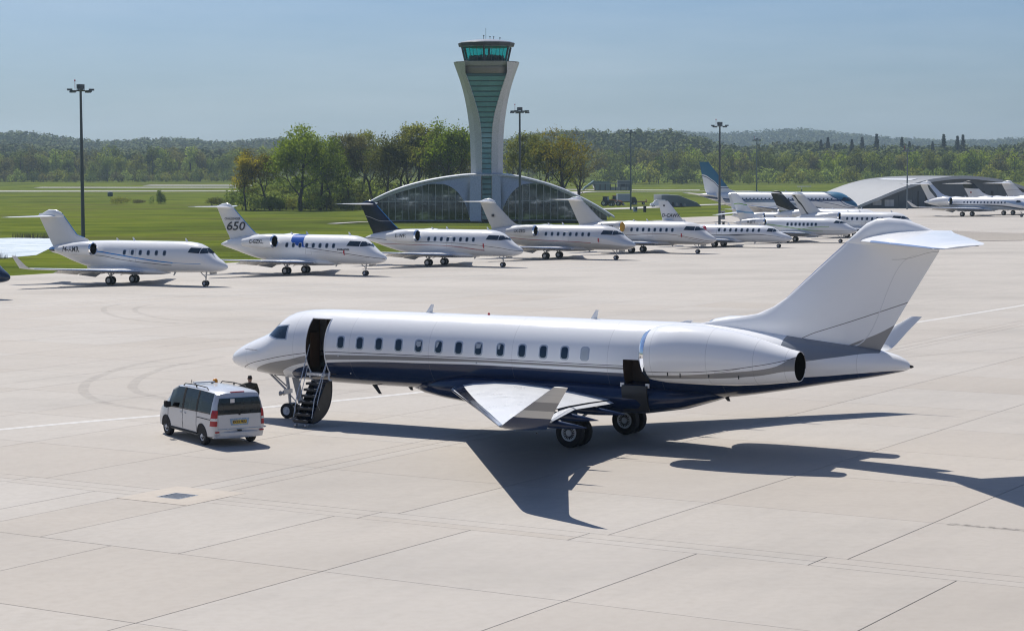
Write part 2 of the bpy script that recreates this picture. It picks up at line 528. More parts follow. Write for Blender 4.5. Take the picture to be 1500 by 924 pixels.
def worn(name, col, alpha0, alpha1, scale, sc=(1, 1, 1)):
    n = NT(name)
    f = n.noise(n.mapv(n.pos(), sc), scale, 6, 0.7)
    n.set(n.b.inputs['Alpha'], n.rng(f, 0.3, 0.7, alpha0, alpha1))
    return n.fin((*col, 1), 0.8, None, 0.2)
M['line'] = worn('worn_white_line', (0.78, 0.78, 0.77), 0.95, 0.72, 2.5)
M['faint'] = worn('faded_line', (0.66, 0.66, 0.65), 0.6, 0.2, 0.8)
M['skid'] = worn('tyre_rubber', (0.20, 0.195, 0.19), 0.0, 0.17, 1.3)
M['crack'] = worn('spalled_edge', (0.16, 0.155, 0.15), -0.5, .8, 5.0)
line = smooth_path([(-34, 60.0), (-26.5, 67.4), (-18.67, 73.78), (-16.15, 76.0), (-13.4, 78.1), (-9.8, 80.7), (-4.34, 85.75), (8, 101), (23.25, 123.6), (28.8, 131.8), (35.9, 142.7), (60, 182)], 8)
mb = MB(); strip(mb, offset(line, .10), .14, .006); strip(mb, offset(line, -.12), .14, .006)
setp(mb.build('taxi_line', M['line'], fix=False), kind='structure')
f1 = [(-60, 98), (-34.8, 138.2), (-31, 143.5), (-23.4, 154.8), (-5, 185), (20, 224)]
f2 = [(-62, 105), (-36.5, 144.8), (-24.2, 161.5), (-4, 196), (30, 250)]
mb = MB(); strip(mb, f1, .3, .006); strip(mb, f2, .25, .006)
setp(mb.build('faded_line', M['faint'], fix=False), kind='structure')
mb = MB()
TM = [([(-16.2, 104.7), (-18.0, 100.9), (-18.9, 96.3), (-19.1, 92.0), (-18.6, 87.9), (-17.5, 84.3), (-16.0, 81.7), (-13.8, 79.5)], .45),
      ([(-14.7, 103.8), (-15.9, 100.5), (-16.8, 97.0), (-17.0, 92.9), (-16.7, 89.2), (-15.9, 86.4), (-14.3, 83.9), (-13.6, 82.6)], .45),
      ([(-28.3, 146.8), (-28.7, 143.7), (-28.1, 140.0), (-25.8, 133.5), (-23.2, 129.6), (-20.7, 127.3)], .4), ([(-25.8, 146.6), (-26.4, 143.6), (-26.1, 140.6), (-24.5, 135.7), (-21.9, 131.0), (-19.4, 128.4)], .4),
      ([(-22.7, 90.0), (-21.0, 93.0), (-18.9, 96.3), (-15, 101)], .3), ([(-28.7, 113.9), (-24.6, 116.1), (-18.3, 118.4), (-8, 124)], .3), ([(-19.2, 109.8), (-16.1, 114.3), (-10, 121)], .3), ([(12, 96), (30, 110), (60, 131)], .35)]
for k, (q, wd) in enumerate(TM):
    t_ = [0.0]
    for a, b in zip(q, q[1:]): t_.append(t_[-1] + math.dist(a, b))
    fx, fy = pchip(t_, [p[0] for p in q]), pchip(t_, [p[1] for p in q])
    strip(mb, [(fx(t_[-1] * i / 30), fy(t_[-1] * i / 30)) for i in range(31)], wd, .0044 + .0001 * k)
setp(mb.build('tyre_marks', M['skid'], fix=False), kind='stuff')
mb = MB(); strip(mb, smooth_path([G(51.2, 17.9)[:2], G(51.25, 16)[:2], G(51.15, 14)[:2], G(51.25, 11)[:2]], 6), .32, .006)
setp(mb.build('spalled_joint', M['crack'], fix=False), kind='structure')

M['road'] = plain('pale_road', (0.42, 0.41, 0.39), 0.85, 0, 0.1, 0.3)
def drape(name, pts, wd, mat, up=0.05, n=24):
    path = smooth_path(pts, n); mb = MB(); strip(mb, path, wd, 0)
    mb.v = [(x, y, terrain(x, y) + up) for x, y, z in mb.v]
    return setp(mb.build(name, mat, fix=False), kind='structure')
drape('runway', [(-330, 930), (-200, 915), (-60, 900), (-20, 896)], 26, M['road'], .12)
drape('taxiway', [(-235, 1012), (-150, 1010), (-60, 1005)], 16, M['road'], .14)
drape('taxiway', [(-190, 1062), (-130, 1060), (-30, 1052)], 20, M['road'], .14)
drape('service_road', [(22, 545), (34, 572), (48, 610), (62, 640), (110, 690)], 9, M['road'], .06)
drape('service_road', [(20, 800), (32, 880), (60, 905), (110, 925)], 10, M['road'], .1)
drape('service_road', [(25, 960), (52, 958), (88, 955)], 16, M['road'], .1)
drape('footpath', [(-33.5, 379), (-31, 385), (-28.5, 389), (-26, 391)], 2.2, M['road'], .05)
# pond on the left
n = NT('pond_water')
f = n.noise(n.mapv(n.pos(), (0.12, 0.9, 0)), 1.0, 5, .7)
n.bump(f, 0.35, 0.10)
M['water'] = n.fin(n.ramp(f, [(.40, (.12, .22, .30)), (.47, (.42, .50, .56)), (.54, (.66, .70, .72)), (.62, (.40, .48, .54))]), 0.5, None, 0.15)
pts = [(-86, 300), (-76, 312), (-70, 310), (-64.5, 292), (-60.5, 268), (-56.5, 242), (-58, 234), (-63, 231), (-72, 235), (-86, 246), (-96, 270)]
mb = MB(); mb.add([(x, y, -.02) for x, y in pts], [tuple(range(len(pts)))])
setp(mb.build('pond', M['water']), kind='structure')

rr = random.Random(4); mb = MB()
for k in range(900):
    t = rr.random(); i = rr.randrange(4)
    a, b = ((-57.5, 233), (-64, 230.5), (-73, 234), (-87, 245), (-97, 268))[i:i + 2] if rr.random() < .7 else ((-76, 312), (-70, 309))
    x, y = a[0] + (b[0] - a[0]) * t + rr.gauss(0, .5), a[1] + (b[1] - a[1]) * t + rr.gauss(0, .6); h = rr.uniform(.3, 1.0); d = rr.uniform(-.12, .12)
    mb.add([(x - .03, y, -.05), (x + .03, y, -.05), (x + d, y, h)], [(0, 1, 2)])
M['reed'] = plain('dry_reeds', (.13, .12, .055), .95, 0, .3)
setp(mb.build('pond_reeds', M['reed'], fix=False), kind='stuff')
# ------------------------------------------------------------------ aircraft kit (x forward, y to port, z up; origin under the main gear)
class Fus:
    def __init__(s, st, n=2.0):
        """st: (x, bottom, top, half width)"""
        st = sorted(st); xs = [q[0] for q in st]
        s.bot, s.top, s.hw = (pchip(xs, [q[i] for q in st]) for i in (1, 2, 3)); s.x0, s.x1 = xs[0], xs[-1]; s.n = n
    def z(s, x): return (s.top(x) + s.bot(x)) / 2, (s.top(x) - s.bot(x)) / 2
    def y(s, x, z):
        c, h = s.z(x); t = min(abs((z - c) / max(h, 1e-4)), 1.0)
        return s.hw(x) * math.sqrt(max(0.0, 1 - t * t))
    def pt(s, x, th):
        c, h = s.z(x); return (x, s.hw(x) * math.cos(th), c + h * math.sin(th))
    def nrm(s, x, z, side):
        c, h = s.z(x); y = s.y(x, z)
        v = Vector((0, side * y / max(s.hw(x), .01) ** 2, (z - c) / max(h, .01) ** 2)); return v.normalized()
    def mesh(s, name, mat, parent, nx=60, nt=32, holes=(), side=1):
        """holes: (xa, xb, za, zb) on one side, edges on grid lines"""
        xs = sorted(set([s.x0 + (s.x1 - s.x0) * (0.5 - 0.5 * math.cos(PI * i / nx)) for i in range(nx + 1)]))
        hx = [h[k] for h in holes for k in (0, 1)]
        xs = [x for x in xs if all(abs(x - q) > .06 for q in hx)] + hx
        xs.sort()
        ts = [2 * PI * k / nt for k in range(nt)]
        zs = []
        for h in holes:
            xm = (h[0] + h[1]) / 2; c, hh = s.z(xm)
            zs += [(math.asin(max(-1, min(1, (zz - c) / hh)))) % (2 * PI) for zz in h[2:4]]
        if side < 0: zs = [(PI - t) % (2 * PI) for t in zs]
        ts = sorted([t for t in ts if all(abs(t - q) > .05 for q in zs)] + zs)
        mb = MB(); n = len(ts)
        mb.v = [s.pt(x, t) for x in xs for t in ts]
        for i in range(len(xs) - 1):
            for k in range(n):
                k2 = (k + 1) % n
                xm = (xs[i] + xs[i + 1]) / 2; t0 = ts[k]; t1 = ts[k2] + (2 * PI if k2 == 0 else 0); tm = (t0 + t1) / 2
                skip = False
                for h, za in zip(holes, [zs[q:q + 2] for q in range(0, len(zs), 2)]):
                    a, b = min(za), max(za)
                    if b - a > PI: inside = tm % (2 * PI) > b or tm % (2 * PI) < a
                    else: inside = a < tm < b
                    if h[0] < xm < h[1] and inside: skip = True
                if not skip: mb.f.append((i * n + k, i * n + k2, (i + 1) * n + k2, (i + 1) * n + k))
        mb.f.append(tuple(range(n))[::-1]); mb.f.append(tuple((len(xs) - 1) * n + k for k in range(n)))
        return mb.build(name, mat, parent, smooth=45)

def patch(F, poly, side, off, parent, name, mat, thick=0.0, sub=4):
    """a pane laid on the skin: poly in (x, z); fan of quads so that it follows the curve"""
    q = []
    for (a, b) in zip(poly, poly[1:] + poly[:1]):
        q += [(a[0] + (b[0] - a[0]) * k / sub, a[1] + (b[1] - a[1]) * k / sub) for k in range(sub)]
    cx = sum(p[0] for p in q) / len(q); cz = sum(p[1] for p in q) / len(q)
    mb = MB(); n = len(q); rings = []
    for sc in (1.0, 0.66, 0.33):
        rg = []
        for x, z in q:
            x, z = cx + (x - cx) * sc, cz + (z - cz) * sc
            v = Vector((x, side * F.y(x, z), z)) + F.nrm(x, z, side) * off; rg.append(v)
        rings.append(rg)
    if thick:
        rings.insert(0, [v - F.nrm(v.x, v.z, side) * thick for v in rings[0]])
    vs = [v for rg in rings for v in rg]; fs = []
    for i in range(len(rings) - 1):
        for k in range(n): fs.append((i * n + k, i * n + (k + 1) % n, (i + 1) * n + (k + 1) % n, (i + 1) * n + k))
    vs.append(Vector((cx, side * F.y(cx, cz), cz)) + F.nrm(cx, cz, side) * off); m = len(vs) - 1
    k0 = (len(rings) - 1) * n
    for k in range(n): fs.append((k0 + k, k0 + (k + 1) % n, m))
    mb.add(vs, fs)
    return mb.build(name, mat, parent, smooth=40)

def cabin_window(F, x, z, wd, ht, side, parent, frame, pane='glass', lo=False):
    fr = patch(F, [(x + a, z + b) for a, b in rrect(wd + .09, ht + .09, .45 * wd, 2 if lo else 4)], side, .008, parent, 'window', frame, .012, 1)
    patch(F, [(x + a, z + b) for a, b in rrect(wd, ht, .38 * wd, 2 if lo else 4)], side, .014, fr, 'pane', M[pane], .01, 1)

AIRFOIL = [(0, 0), (.006, .16), (.02, .30), (.06, .50), (.14, .76), (.28, .97), (.42, 1.0), (.6, .83), (.8, .47), (.93, .18), (1, .02)]
def foil(le, chord, nrm, th, droop=0.0, lo=0.62):
    """closed ring; le Vector, chord along -x, nrm unit, th full thickness"""
    up = [Vector(le) + Vector((-s * chord, 0, -droop * s)) + nrm * (t * th * 0.55) for s, t in AIRFOIL]
    dn = [Vector(le) + Vector((-s * chord, 0, -droop * s)) - nrm * (t * th * 0.45) for s, t in AIRFOIL[1:-1]]
    return up + dn[::-1]
def wing_loft(st, name, mat, parent, smooth=35):
    mb = MB(); mb.loft([foil(Vector(q[0]), q[1], Vector(q[2]).normalized(), q[3]) for q in st])
    return mb.build(name, mat, parent, smooth=smooth)
def lead_edge(st, name, mat, parent, s1=0.055, grow=.006):
    """bright metal leading edge skin wrapped on the front of a wing"""
    mb = MB(); rings = []
    for le, c, nr, th in st:
        nr = Vector(nr).normalized(); le = Vector(le); rg = []
        for sgn in (1, -1):
            for k in range(6):
                s = s1 * (1 - k / 5) if sgn > 0 else s1 * k / 5
                t = float(np.interp(s, [a for a, _ in AIRFOIL], [b for _, b in AIRFOIL]))
                if sgn < 0 and k == 0: continue
                rg.append(le + Vector((-s * c + (grow if k else 0), 0, 0)) + nr * sgn * (t * th * (.55 if sgn > 0 else .45) + grow))
        rings.append(rg)
    mb.loft(rings, caps=False, closed=False)
    return mb.build(name, mat, parent, smooth=50)

def stations(seq, side):
    """(y, xLE, zLE, chord, thick, nrm) -> loft stations for one side"""
    out = []
    for q in seq:
        y, xl, z, c, th = q[:5]; nr = q[5] if len(q) > 5 else (0, 0, 1)
        out.append(((xl, side * y, z), c, (nr[0], side * nr[1], nr[2]), th))
    return out

def wheel(parent, c, r, wd, rim='rim', seg=20, spokes=0):
    mb = MB(); h = wd / 2
    mb.lathe([(-h * .55, r * .55), (-h * .9, r * .62), (-h, r * .8), (-h * .8, r * .95), (-h * .4, r), (h * .4, r), (h * .8, r * .95), (h, r * .8), (h * .9, r * .62), (h * .55, r * .55)], c, 'y', seg)
    t = mb.build('wheel', M['tyre'], parent, smooth=40)
    for sg in (-1, 1):
        mb = MB(); y = sg * h * .56
        mb.lathe([(y, r * .56), (y + sg * .03, r * .55), (y + sg * .02, r * .47), (y + sg * .005, r * .45), (y + sg * .01, r * .2), (y + sg * .05, r * .17), (y + sg * .05, .01)], c, 'y', seg)
        mb.build('wheel_rim', M[rim], t, smooth=40)
        if spokes:
            mb = MB()
            for k in range(spokes):
                a = 2 * PI * k / spokes
                mb.box((c[0] + r * .33 * math.cos(a), c[1] + y + sg * .022, c[2] + r * .33 * math.sin(a)), (r * .20, .012, .034), (-a, 'Y'))
            setp(mb.build('rim_slots', M['black'], t), kind='stuff')
    return t

def fus_text(F, side, x, z, off=.012):
    return lambda u, v: (x - side * u, side * (F.y(x - side * u, z + v) + off), z + v)

def livery(name, base, layers, rough=0.15, dirt=True, seams=()):
    """paint with bands: (colour, low pts, high pts, (xmin, xmax) or None); curves z(x) in the aircraft's own metres"""
    n = NT(name); o = n.obj(); sx = n.sep(o); x, z = sx[0], sx[2]
    f = n.noise(n.mapv(o, (0.7, 2.0, 1.2)), 1.0, 4)
    col = n.mix(f, tuple(c * .975 for c in base[:3]) + (1,), (*base[:3], 1))
    for L in layers:
        c, lo, hi = L[:3]; lim = L[3] if len(L) > 3 else None
        m = None
        if lo: m = n.math('GREATER_THAN', z, n.fcurve(x, lo, -18, 20, 0, 12))
        if hi:
            q = n.math('LESS_THAN', z, n.fcurve(x, hi, -18, 20, 0, 12)); m = q if m is None else n.math('MULTIPLY', m, q)
        if lim:
            for op, v in (('GREATER_THAN', lim[0]), ('LESS_THAN', lim[1])):
                q = n.math(op, x, v); m = q if m is None else n.math('MULTIPLY', m, q)
        col = n.mix(m, col, (*c[:3], 1))
    for x_ in seams:
        q = n.math('LESS_THAN', n.math('ABSOLUTE', n.math('SUBTRACT', x, x_)), .011); col = n.mix(n.math('MULTIPLY', q, .22), col, (.18, .18, .19, 1))
    if dirt:
        d = n.noise(n.mapv(o, (1.2, 6, 6)), 1.0, 6, .7)
        col = n.mix(n.rng(d, .55, .8, 0, .06), col, (.25, .24, .22, 1))
    return n.fin(col, n.rng(f, .2, .8, rough - .04, rough + .06), None, .5)

def nacelle(parent, yc, prof, mat, side, lip='chrome', seg=28, fan=True, text=None, cover=None, plug=.5):
    """prof: (x, z centre, radius) front to back"""
    mb = MB(); rings = []
    def rg(x, zc, r): return [(x, side * yc + r * math.cos(2 * PI * k / seg), zc + r * math.sin(2 * PI * k / seg)) for k in range(seg)]
    x0, z0, r0 = prof[0]; x1, z1, r1 = prof[-1]
    rings = [rg(*q) for q in prof]
    rings += [rg(x1, z1, r1 - .015), rg(x1 + .9, z1, r1 - .06)]
    mb.loft(rings, caps=False)
    nac = mb.build('nacelle', mat, parent, smooth=40)
    mb = MB()                                       # bright inlet lip, rolled into the duct
    L = .09 * (r0 + .2) * 2
    xs2, zs2, rs2 = prof[1]
    tt = min(.9, L / max(.01, abs(x0 - xs2)))
    ra = r0 + (rs2 - r0) * tt; za = z0 + (zs2 - z0) * tt
    mb.loft([rg(x0 - L, za, ra + .006), rg(x0 - L * .4, z0, r0 + (ra - r0) * .55 + .008), rg(x0 + .03, z0, r0 - .01), rg(x0 + .035, z0, r0 - .03), rg(x0 + .0, z0, r0 - .06), rg(x0 - .05, z0, r0 - .075)], caps=False)
    mb.build('inlet_lip', M[lip], nac, smooth=50)
    mb = MB(); mb.loft([rg(x0 - .05, z0, r0 - .07), rg(x0 - .3, z0, r0 - .09), rg(x0 - .55, z0, r0 - .11)], caps=False); mb.lathe([(x0 - .56, r0 - .1), (x0 - .5, .02)], (0, side * yc, z0), 'x', seg)
    mb.build('fan', M['duct_shade'], nac)
    mb = MB(); mb.lathe([(x0 - .52, r0 * .26), (x0 - .4, r0 * .18), (x0 - .3, .02)], (0, side * yc, z0), 'x', 14); mb.build('spinner', M['steel'], nac, smooth=40)
    mb = MB(); mb.loft([rg(x1 + .015, z1, r1 - .022), rg(x1 + .5, z1, r1 - .06)], caps=True); mb.build('exhaust', M['duct_shade'], nac)
    if plug:
        mb = MB(); mb.lathe([(x1 + .6, r1 * .45), (x1 + .15, r1 * .34), (x1 + .02, .03)], (0, side * yc, z1), 'x', 14); mb.build('exhaust_cone', M['black'], nac, smooth=40)
    if cover:
        mb = MB(); mb.loft([rg(x0 - .12, z0, r0 + .03), rg(x0 + .05, z0, r0 + .02), rg(x0 + .10, z0, r0 - .06), rg(x0 + .13, z0, .05)], caps=True)
        mb.build('inlet_cover', M[cover], nac, smooth=40)
    if text:
        body, size, tx, tz, ink = text
        zf = pchip([q[0] for q in prof], [q[1] for q in prof]); rf = pchip([q[0] for q in prof], [q[2] for q in prof])
        def fn(u, v):
            xx, zz = tx - side * u, tz + v
            return (xx, side * (yc + math.sqrt(max(.0001, (rf(xx) + .012) ** 2 - (zz - zf(xx)) ** 2))), zz)
        lettering('registration', body, size, fn, M[ink], nac, bold=.012)
    return nac
# ------------------------------------------------------------------ the big jet in front
WHITE = (0.84, 0.845, 0.855); NAVY = (0.010, 0.024, 0.070); GREYB = (0.285, 0.28, 0.275); LINE = (0.10, 0.10, 0.11)
thin = [(-8, 3.62), (-5, 3.05), (-2.5, 2.77), (0, 2.755), (3.7, 2.77), (6.5, 2.76), (9.5, 2.74), (11, 2.72), (12.03, 2.60), (13.0, 2.45), (13.9, 2.27), (14.6, 2.12), (15.1, 1.97), (15.54, 1.75), (15.7, 1.55)]
def up(pts, d): return [(x, z + d) for x, z in pts]
grey_hi = [(-9, 4.0), (-7.5, 3.35), (-5, 2.85), (-2.5, 2.72), (0, 2.71), (3.7, 2.72), (9.5, 2.65), (11.7, 2.55), (12.6, 2.36), (13.5, 2.20), (14.2, 2.02), (14.64, 1.83), (14.8, 1.65)]
grey_lo = [(-9, 3.55), (-7.5, 3.1), (-5, 2.72), (-2.5, 2.63), (0, 2.63), (3.7, 2.63), (6.5, 2.58), (9.5, 2.49), (11.2, 2.38), (12.1, 2.22), (12.8, 2.03), (13.2, 1.85), (13.4, 1.6)]
navy_hi = [(-11, 2.92), (-9.5, 2.79), (-8, 2.63), (-6, 2.52), (-3, 2.52), (-1.2, 2.51), (3.7, 2.535), (6.5, 2.49), (9.5, 2.41), (11.2, 2.27), (12.08, 2.10), (12.5, 1.96), (12.85, 1.74), (12.95, 1.4)]
M['jet_skin'] = livery('white_grey_navy_livery', WHITE, [(GREYB, grey_lo, grey_hi, (-7.2, 16)), (LINE, up(thin, -.012), up(thin, .014), (-7.6, 15.66)), ((.20, .22, .25), [(-10.2, 3.46), (-8.7, 3.28), (-7.6, 3.10), (-6.9, 3.02)], [(-10.2, 4.6), (-6.9, 4.6)], (-10.15, -6.95)), (NAVY, None, navy_hi), ], .13, True, (15.0, 12.35, 9.75, 6.3, 2.85, -.9, -2.9, -5.0, -9.5))
nth = [(-9.5, 3.95), (-8.3, 3.42), (-7, 3.12), (-5, 2.86), (-2, 2.78)]
M['jet_nacelle'] = livery('nacelle_livery', WHITE, [(GREYB, [(-8.5, 3.02), (-7, 2.80), (-5, 2.63), (-2, 2.56)], [(-8.6, 3.50), (-7.6, 3.10), (-6, 2.88), (-4, 2.70), (-2, 2.64)]), (LINE, up(nth, -.01), up(nth, .012)), (NAVY, None, [(-8.5, 2.46), (-6, 2.42), (-4, 2.40), (-2, 2.30)]), ((.3, .3, .31), [(-6.9, 3.05), (-5.6, 2.86)], [(-6.9, 3.065), (-5.6, 2.875)], (-6.6, -5.7))], .13, True, (-3.45, -5.45, -7.0, -8.0))
M['jet_fin'] = livery('fin_livery', WHITE, [(GREYB, None, [(-11.4, 4.85), (-10.9, 4.55), (-9.5, 3.85), (-8, 3.45)]), (LINE, [(-12, 5.45), (-10.95, 5.06), (-8, 4.05), (-6.5, 3.6)], [(-12, 5.475), (-10.95, 5.085), (-8, 4.075), (-6.5, 3.625)]), ((.68, .69, .71), [(-11.35, 6.6), (-9.1, 3.6)], [(-11.33, 6.62), (-9.09, 3.64)], (-11.3, -9.2)), ((.4, .4, .42), [(-12.05, 6.72), (-10.9, 6.47), (-10.6, 6.45)], [(-12.05, 6.735), (-10.9, 6.485), (-10.6, 6.465)], (-12.1, -10.5))], .15)
M['wing_plain'] = plain('pale_wing', (.66, .675, .69), .28, 0, .03, .8)
M['fairing'] = plain('dark_blue_gloss', NAVY, 0.11, 0, .05)
M['winglet'] = livery('winglet_livery', (0.60, 0.58, 0.54), [(GREYB, [(-9, 2.72), (0, 2.72)], [(-9, 2.98), (0, 2.98)]), ((.5, .49, .46), [(-9, 3.20), (0, 3.16)], [(-9, 3.215), (0, 3.175)]), (NAVY, None, [(-9, 2.50), (0, 2.50)])], .2)
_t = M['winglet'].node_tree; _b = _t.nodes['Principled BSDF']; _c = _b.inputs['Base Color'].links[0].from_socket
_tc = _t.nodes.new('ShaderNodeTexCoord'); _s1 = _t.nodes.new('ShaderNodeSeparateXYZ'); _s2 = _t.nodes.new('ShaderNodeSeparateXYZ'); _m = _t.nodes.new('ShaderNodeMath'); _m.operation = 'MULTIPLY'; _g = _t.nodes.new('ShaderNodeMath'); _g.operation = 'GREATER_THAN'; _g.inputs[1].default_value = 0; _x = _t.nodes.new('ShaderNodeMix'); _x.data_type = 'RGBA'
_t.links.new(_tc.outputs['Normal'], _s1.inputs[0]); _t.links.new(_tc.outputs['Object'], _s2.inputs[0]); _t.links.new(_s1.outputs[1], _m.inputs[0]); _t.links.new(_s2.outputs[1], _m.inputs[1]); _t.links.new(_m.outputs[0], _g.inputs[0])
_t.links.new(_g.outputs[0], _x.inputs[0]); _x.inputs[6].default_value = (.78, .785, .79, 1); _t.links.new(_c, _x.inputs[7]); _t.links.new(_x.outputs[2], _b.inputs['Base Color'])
n = NT('two_tone_wing'); nz = n.sep(n.n('ShaderNodeTexCoord').outputs['Normal'])[2]; f = n.noise(n.obj(), 1.2, 4)
M['wing'] = n.fin(n.mix(n.math('LESS_THAN', nz, -.15), n.mix(f, (.66, .675, .69, 1), (.71, .725, .74, 1)), (*NAVY, 1)), n.rng(f, .3, .7, .26, .34))

J = thing('business_jet', 'large white, grey and navy business jet with its airstair down, alone in the foreground', 'jet', (3.133, 70.332, 0), R(149.4))
F = Fus([(16.20, 2.12, 2.18, .02), (16.08, 1.99, 2.36, .17), (15.86, 1.89, 2.52, .33), (15.56, 1.81, 2.69, .50), (15.0, 1.72, 2.93, .72), (14.4, 1.65, 3.16, .92), (13.95, 1.60, 3.38, 1.03), (13.55, 1.565, 3.72, 1.12), (13.2, 1.535, 3.96, 1.19), (12.75, 1.51, 4.10, 1.26), (12.0, 1.48, 4.175, 1.325), (11, 1.465, 4.20, 1.36), (9.5, 1.455, 4.205, 1.37), (0, 1.455, 4.205, 1.37), (-2, 1.48, 4.205, 1.36), (-3.6, 1.60, 4.19, 1.30), (-5.2, 1.80, 4.10, 1.18), (-6.8, 2.07, 3.93, .98), (-8.4, 2.38, 3.74, .74), (-9.8, 2.64, 3.58, .50), (-10.6, 2.82, 3.42, .32), (-11.0, 2.93, 3.22, .16), (-11.12, 3.0, 3.08, .03)])
DOOR = (10.86, 11.74, 1.92, 3.90); BAG = (-2.42, -1.5, 2.13, 2.98)
fus = F.mesh('fuselage', M['jet_skin'], J, 84, 48, (DOOR, BAG), 1)
# cabin seen through the open door
mb = MB()
mb.box((11.3, .30, 1.90), (1.42, 1.4, .05)); mb.box((11.3, -.42, 2.9), (1.42, .05, 2.1)); mb.box((11.3, .08, 3.98), (1.42, 1.0, .04))
for x in (12.02, 10.58):
    mb.prism([(x, 0, 1.9)] + [(x, 1.30 * math.cos(a), 2.83 + 1.30 * math.sin(a)) for a in np.linspace(-.78, 1.2, 14)] + [(x, 0, 4.0)], (.03, 0, 0), None)
mb.build('cabin_lining', M['inside'], J)
mb = MB(); mb.box((11.9, .55, 2.7), (.06, .5, 1.3)); mb.box((11.55, -.3, 2.5), (.5, .1, .9)); mb.build('galley_cabinet', plain('walnut', (.10, .055, .03), .4), J)
mb = MB(); mb.box((11.05, .95, 2.25), (.04, .05, .14)); mb.build('cabin_light', M['offwhite'], J)
# door surround
mb = MB(); fr = []
N = 14
zs = [DOOR[2] + (DOOR[3] - DOOR[2]) * i / N for i in range(N + 1)]
path = [(DOOR[1], z) for z in zs] + [(DOOR[1] - (DOOR[1] - DOOR[0]) * i / 5, DOOR[3]) for i in range(1, 5)] + [(DOOR[0], z) for z in zs[::-1]]
mb.tube([(x, F.y(x, z) + .005, z) for x, z in path], .022, 6)
mb.build('door_frame', M['white'], J, smooth=50)
for q in ([(DOOR[1], F.y(11.74, 1.95), 1.95), (DOOR[1], 1.06, 1.72), (DOOR[1] - .06, .95, 1.6)], [(DOOR[0], F.y(10.86, 1.95), 1.95), (DOOR[0], 1.10, 1.75), (DOOR[0] - .05, 1.12, 1.66), (DOOR[0] - .14, 1.13, 1.66)]):
    mb = MB(); mb.tube(q, .035, 6); mb.build('door_sill_arm', M['white'], J, smooth=50)
mb = MB(); mb.box((11.3, 1.12, 1.865), (.84, .36, .10)); mb.build('door_sill', M['silver'], J)
# cabin windows
xw = [10.14, 9.29, 8.45, 7.59, 6.73, 5.88, 5.04, 4.22, 3.32, 2.45, 1.60, 0.76, -0.03]
M['winframe'] = plain('window_surround', (.52, .56, .62), .2, .3, .03)
for i, x in enumerate(xw):
    cabin_window(F, x, 3.10, .255, .40, 1, J, M['winframe'], 'glass_pale' if i == 12 else 'glass')
    if i in (4, 5, 7, 8): patch(F, {4: [(x + .10, 3.27), (x - .09, 3.27), (x - .09, 3.10), (x + .02, 3.06), (x + .10, 3.14)], 5: [(x + .10, 3.27), (x - .02, 3.27), (x + .04, 3.10), (x + .10, 3.06)], 7: [(x + .10, 3.27), (x - .10, 3.27), (x - .08, 3.13), (x + .08, 3.11)], 8: [(x + .10, 3.27), (x + .01, 3.27), (x + .03, 3.12), (x + .10, 3.12)]}[i], 1, .019, J, 'painted_glint', M['glass_pale'], .004, 2)  # pale glints painted as patches over four panes
# flight-deck glazing, framed
ck = [(13.80, 3.20), (13.42, 3.53), (12.78, 3.60), (12.74, 3.13), (13.2, 3.12)]
fr = patch(F, [(13.92, 3.17), (13.44, 3.575), (12.74, 3.65), (12.68, 3.085), (13.2, 3.07)], 1, .006, J, 'flight_deck_window', M['winframe'], .012)
patch(F, ck, 1, .013, fr, 'pane', M['glass'], .01)
for sd in (1, -1):
    fw = [(13.50, sd * .10), (13.46, sd * .60), (13.78, sd * .66), (14.02, sd * .10)]
    mb = MB(); mb.add([(x, y, F.z(x)[0] + F.z(x)[1] * math.sqrt(max(0, 1 - (y / F.hw(x)) ** 2)) + .012) for x, y in fw], [(0, 1, 2, 3)])
    mb.build('windscreen', M['glass'], J)
fr = patch(F, [(13.92, 3.17), (13.44, 3.575), (12.74, 3.65), (12.68, 3.085), (13.2, 3.07)], -1, .006, J, 'flight_deck_window', M['winframe'], .012)
patch(F, ck, -1, .013, fr, 'pane', M['glass'], .01)
# probes, aerials, small fittings
for x, y in ((14.62, .86), (14.35, .95)):
    mb = MB(); yy = F.y(x, 2.62); mb.tube([(x, yy, 2.62), (x, yy + .10, 2.63), (x + .24, yy + .12, 2.63)], .014, 6); mb.build('pitot_probe', M['steel'], J)
for x, h, c in ((7.15, .33, .30), (.35, .33, .26), (-3.1, .1, .5)):
    mb = MB(); z = F.top(x) - .02
    mb.loft([[(x + c / 2, 0, z), (x, .025, z), (x - c / 2, 0, z), (x, -.025, z)], [(x - c * .35, 0, z + h), (x - c * .5, .012, z + h), (x - c * .75, 0, z + h), (x - c * .5, -.012, z + h)]])
    mb.build('blade_aerial', M['white'], J)
mb = MB(); z = F.bot(9.3) + .03; x = 9.6
mb.loft([[(x + .12, 0, z), (x, .02, z), (x - .13, 0, z), (x, -.02, z)], [(x - .22, 0, z - .36), (x - .28, .012, z - .36), (x - .36, 0, z - .36), (x - .28, -.012, z - .36)]]); mb.build('blade_aerial', M['dark'], J)
for x in (8.0, 7.2, -3.9, -4.7):
    mb = MB(); z = F.bot(x); mb.loft([[(x + .08, .03, z + .02), (x - .08, .03, z + .02), (x - .08, -.03, z + .02), (x + .08, -.03, z + .02)], [(x - .05, .02, z - .12), (x - .14, .02, z - .12), (x - .14, -.02, z - .12), (x - .05, -.02, z - .12)]]); mb.build('drain_mast', M['dark'], J)
mb = MB(); mb.lathe([(0, .05), (.05, .045), (.09, .01)], (4.6, 0, F.top(4.6) - .01), 'z', 10); mb.build('beacon_light', M['red'], J)
for x, z in ((10.25, 2.60), (4.3, 2.60), (9.9, 1.95)):
    mb = MB(); mb.lathe([(0, .03), (.012, .03), (.03, .005)], (x, F.y(x, z), z), 'y', 8); mb.build('static_port', M['silver'], J)
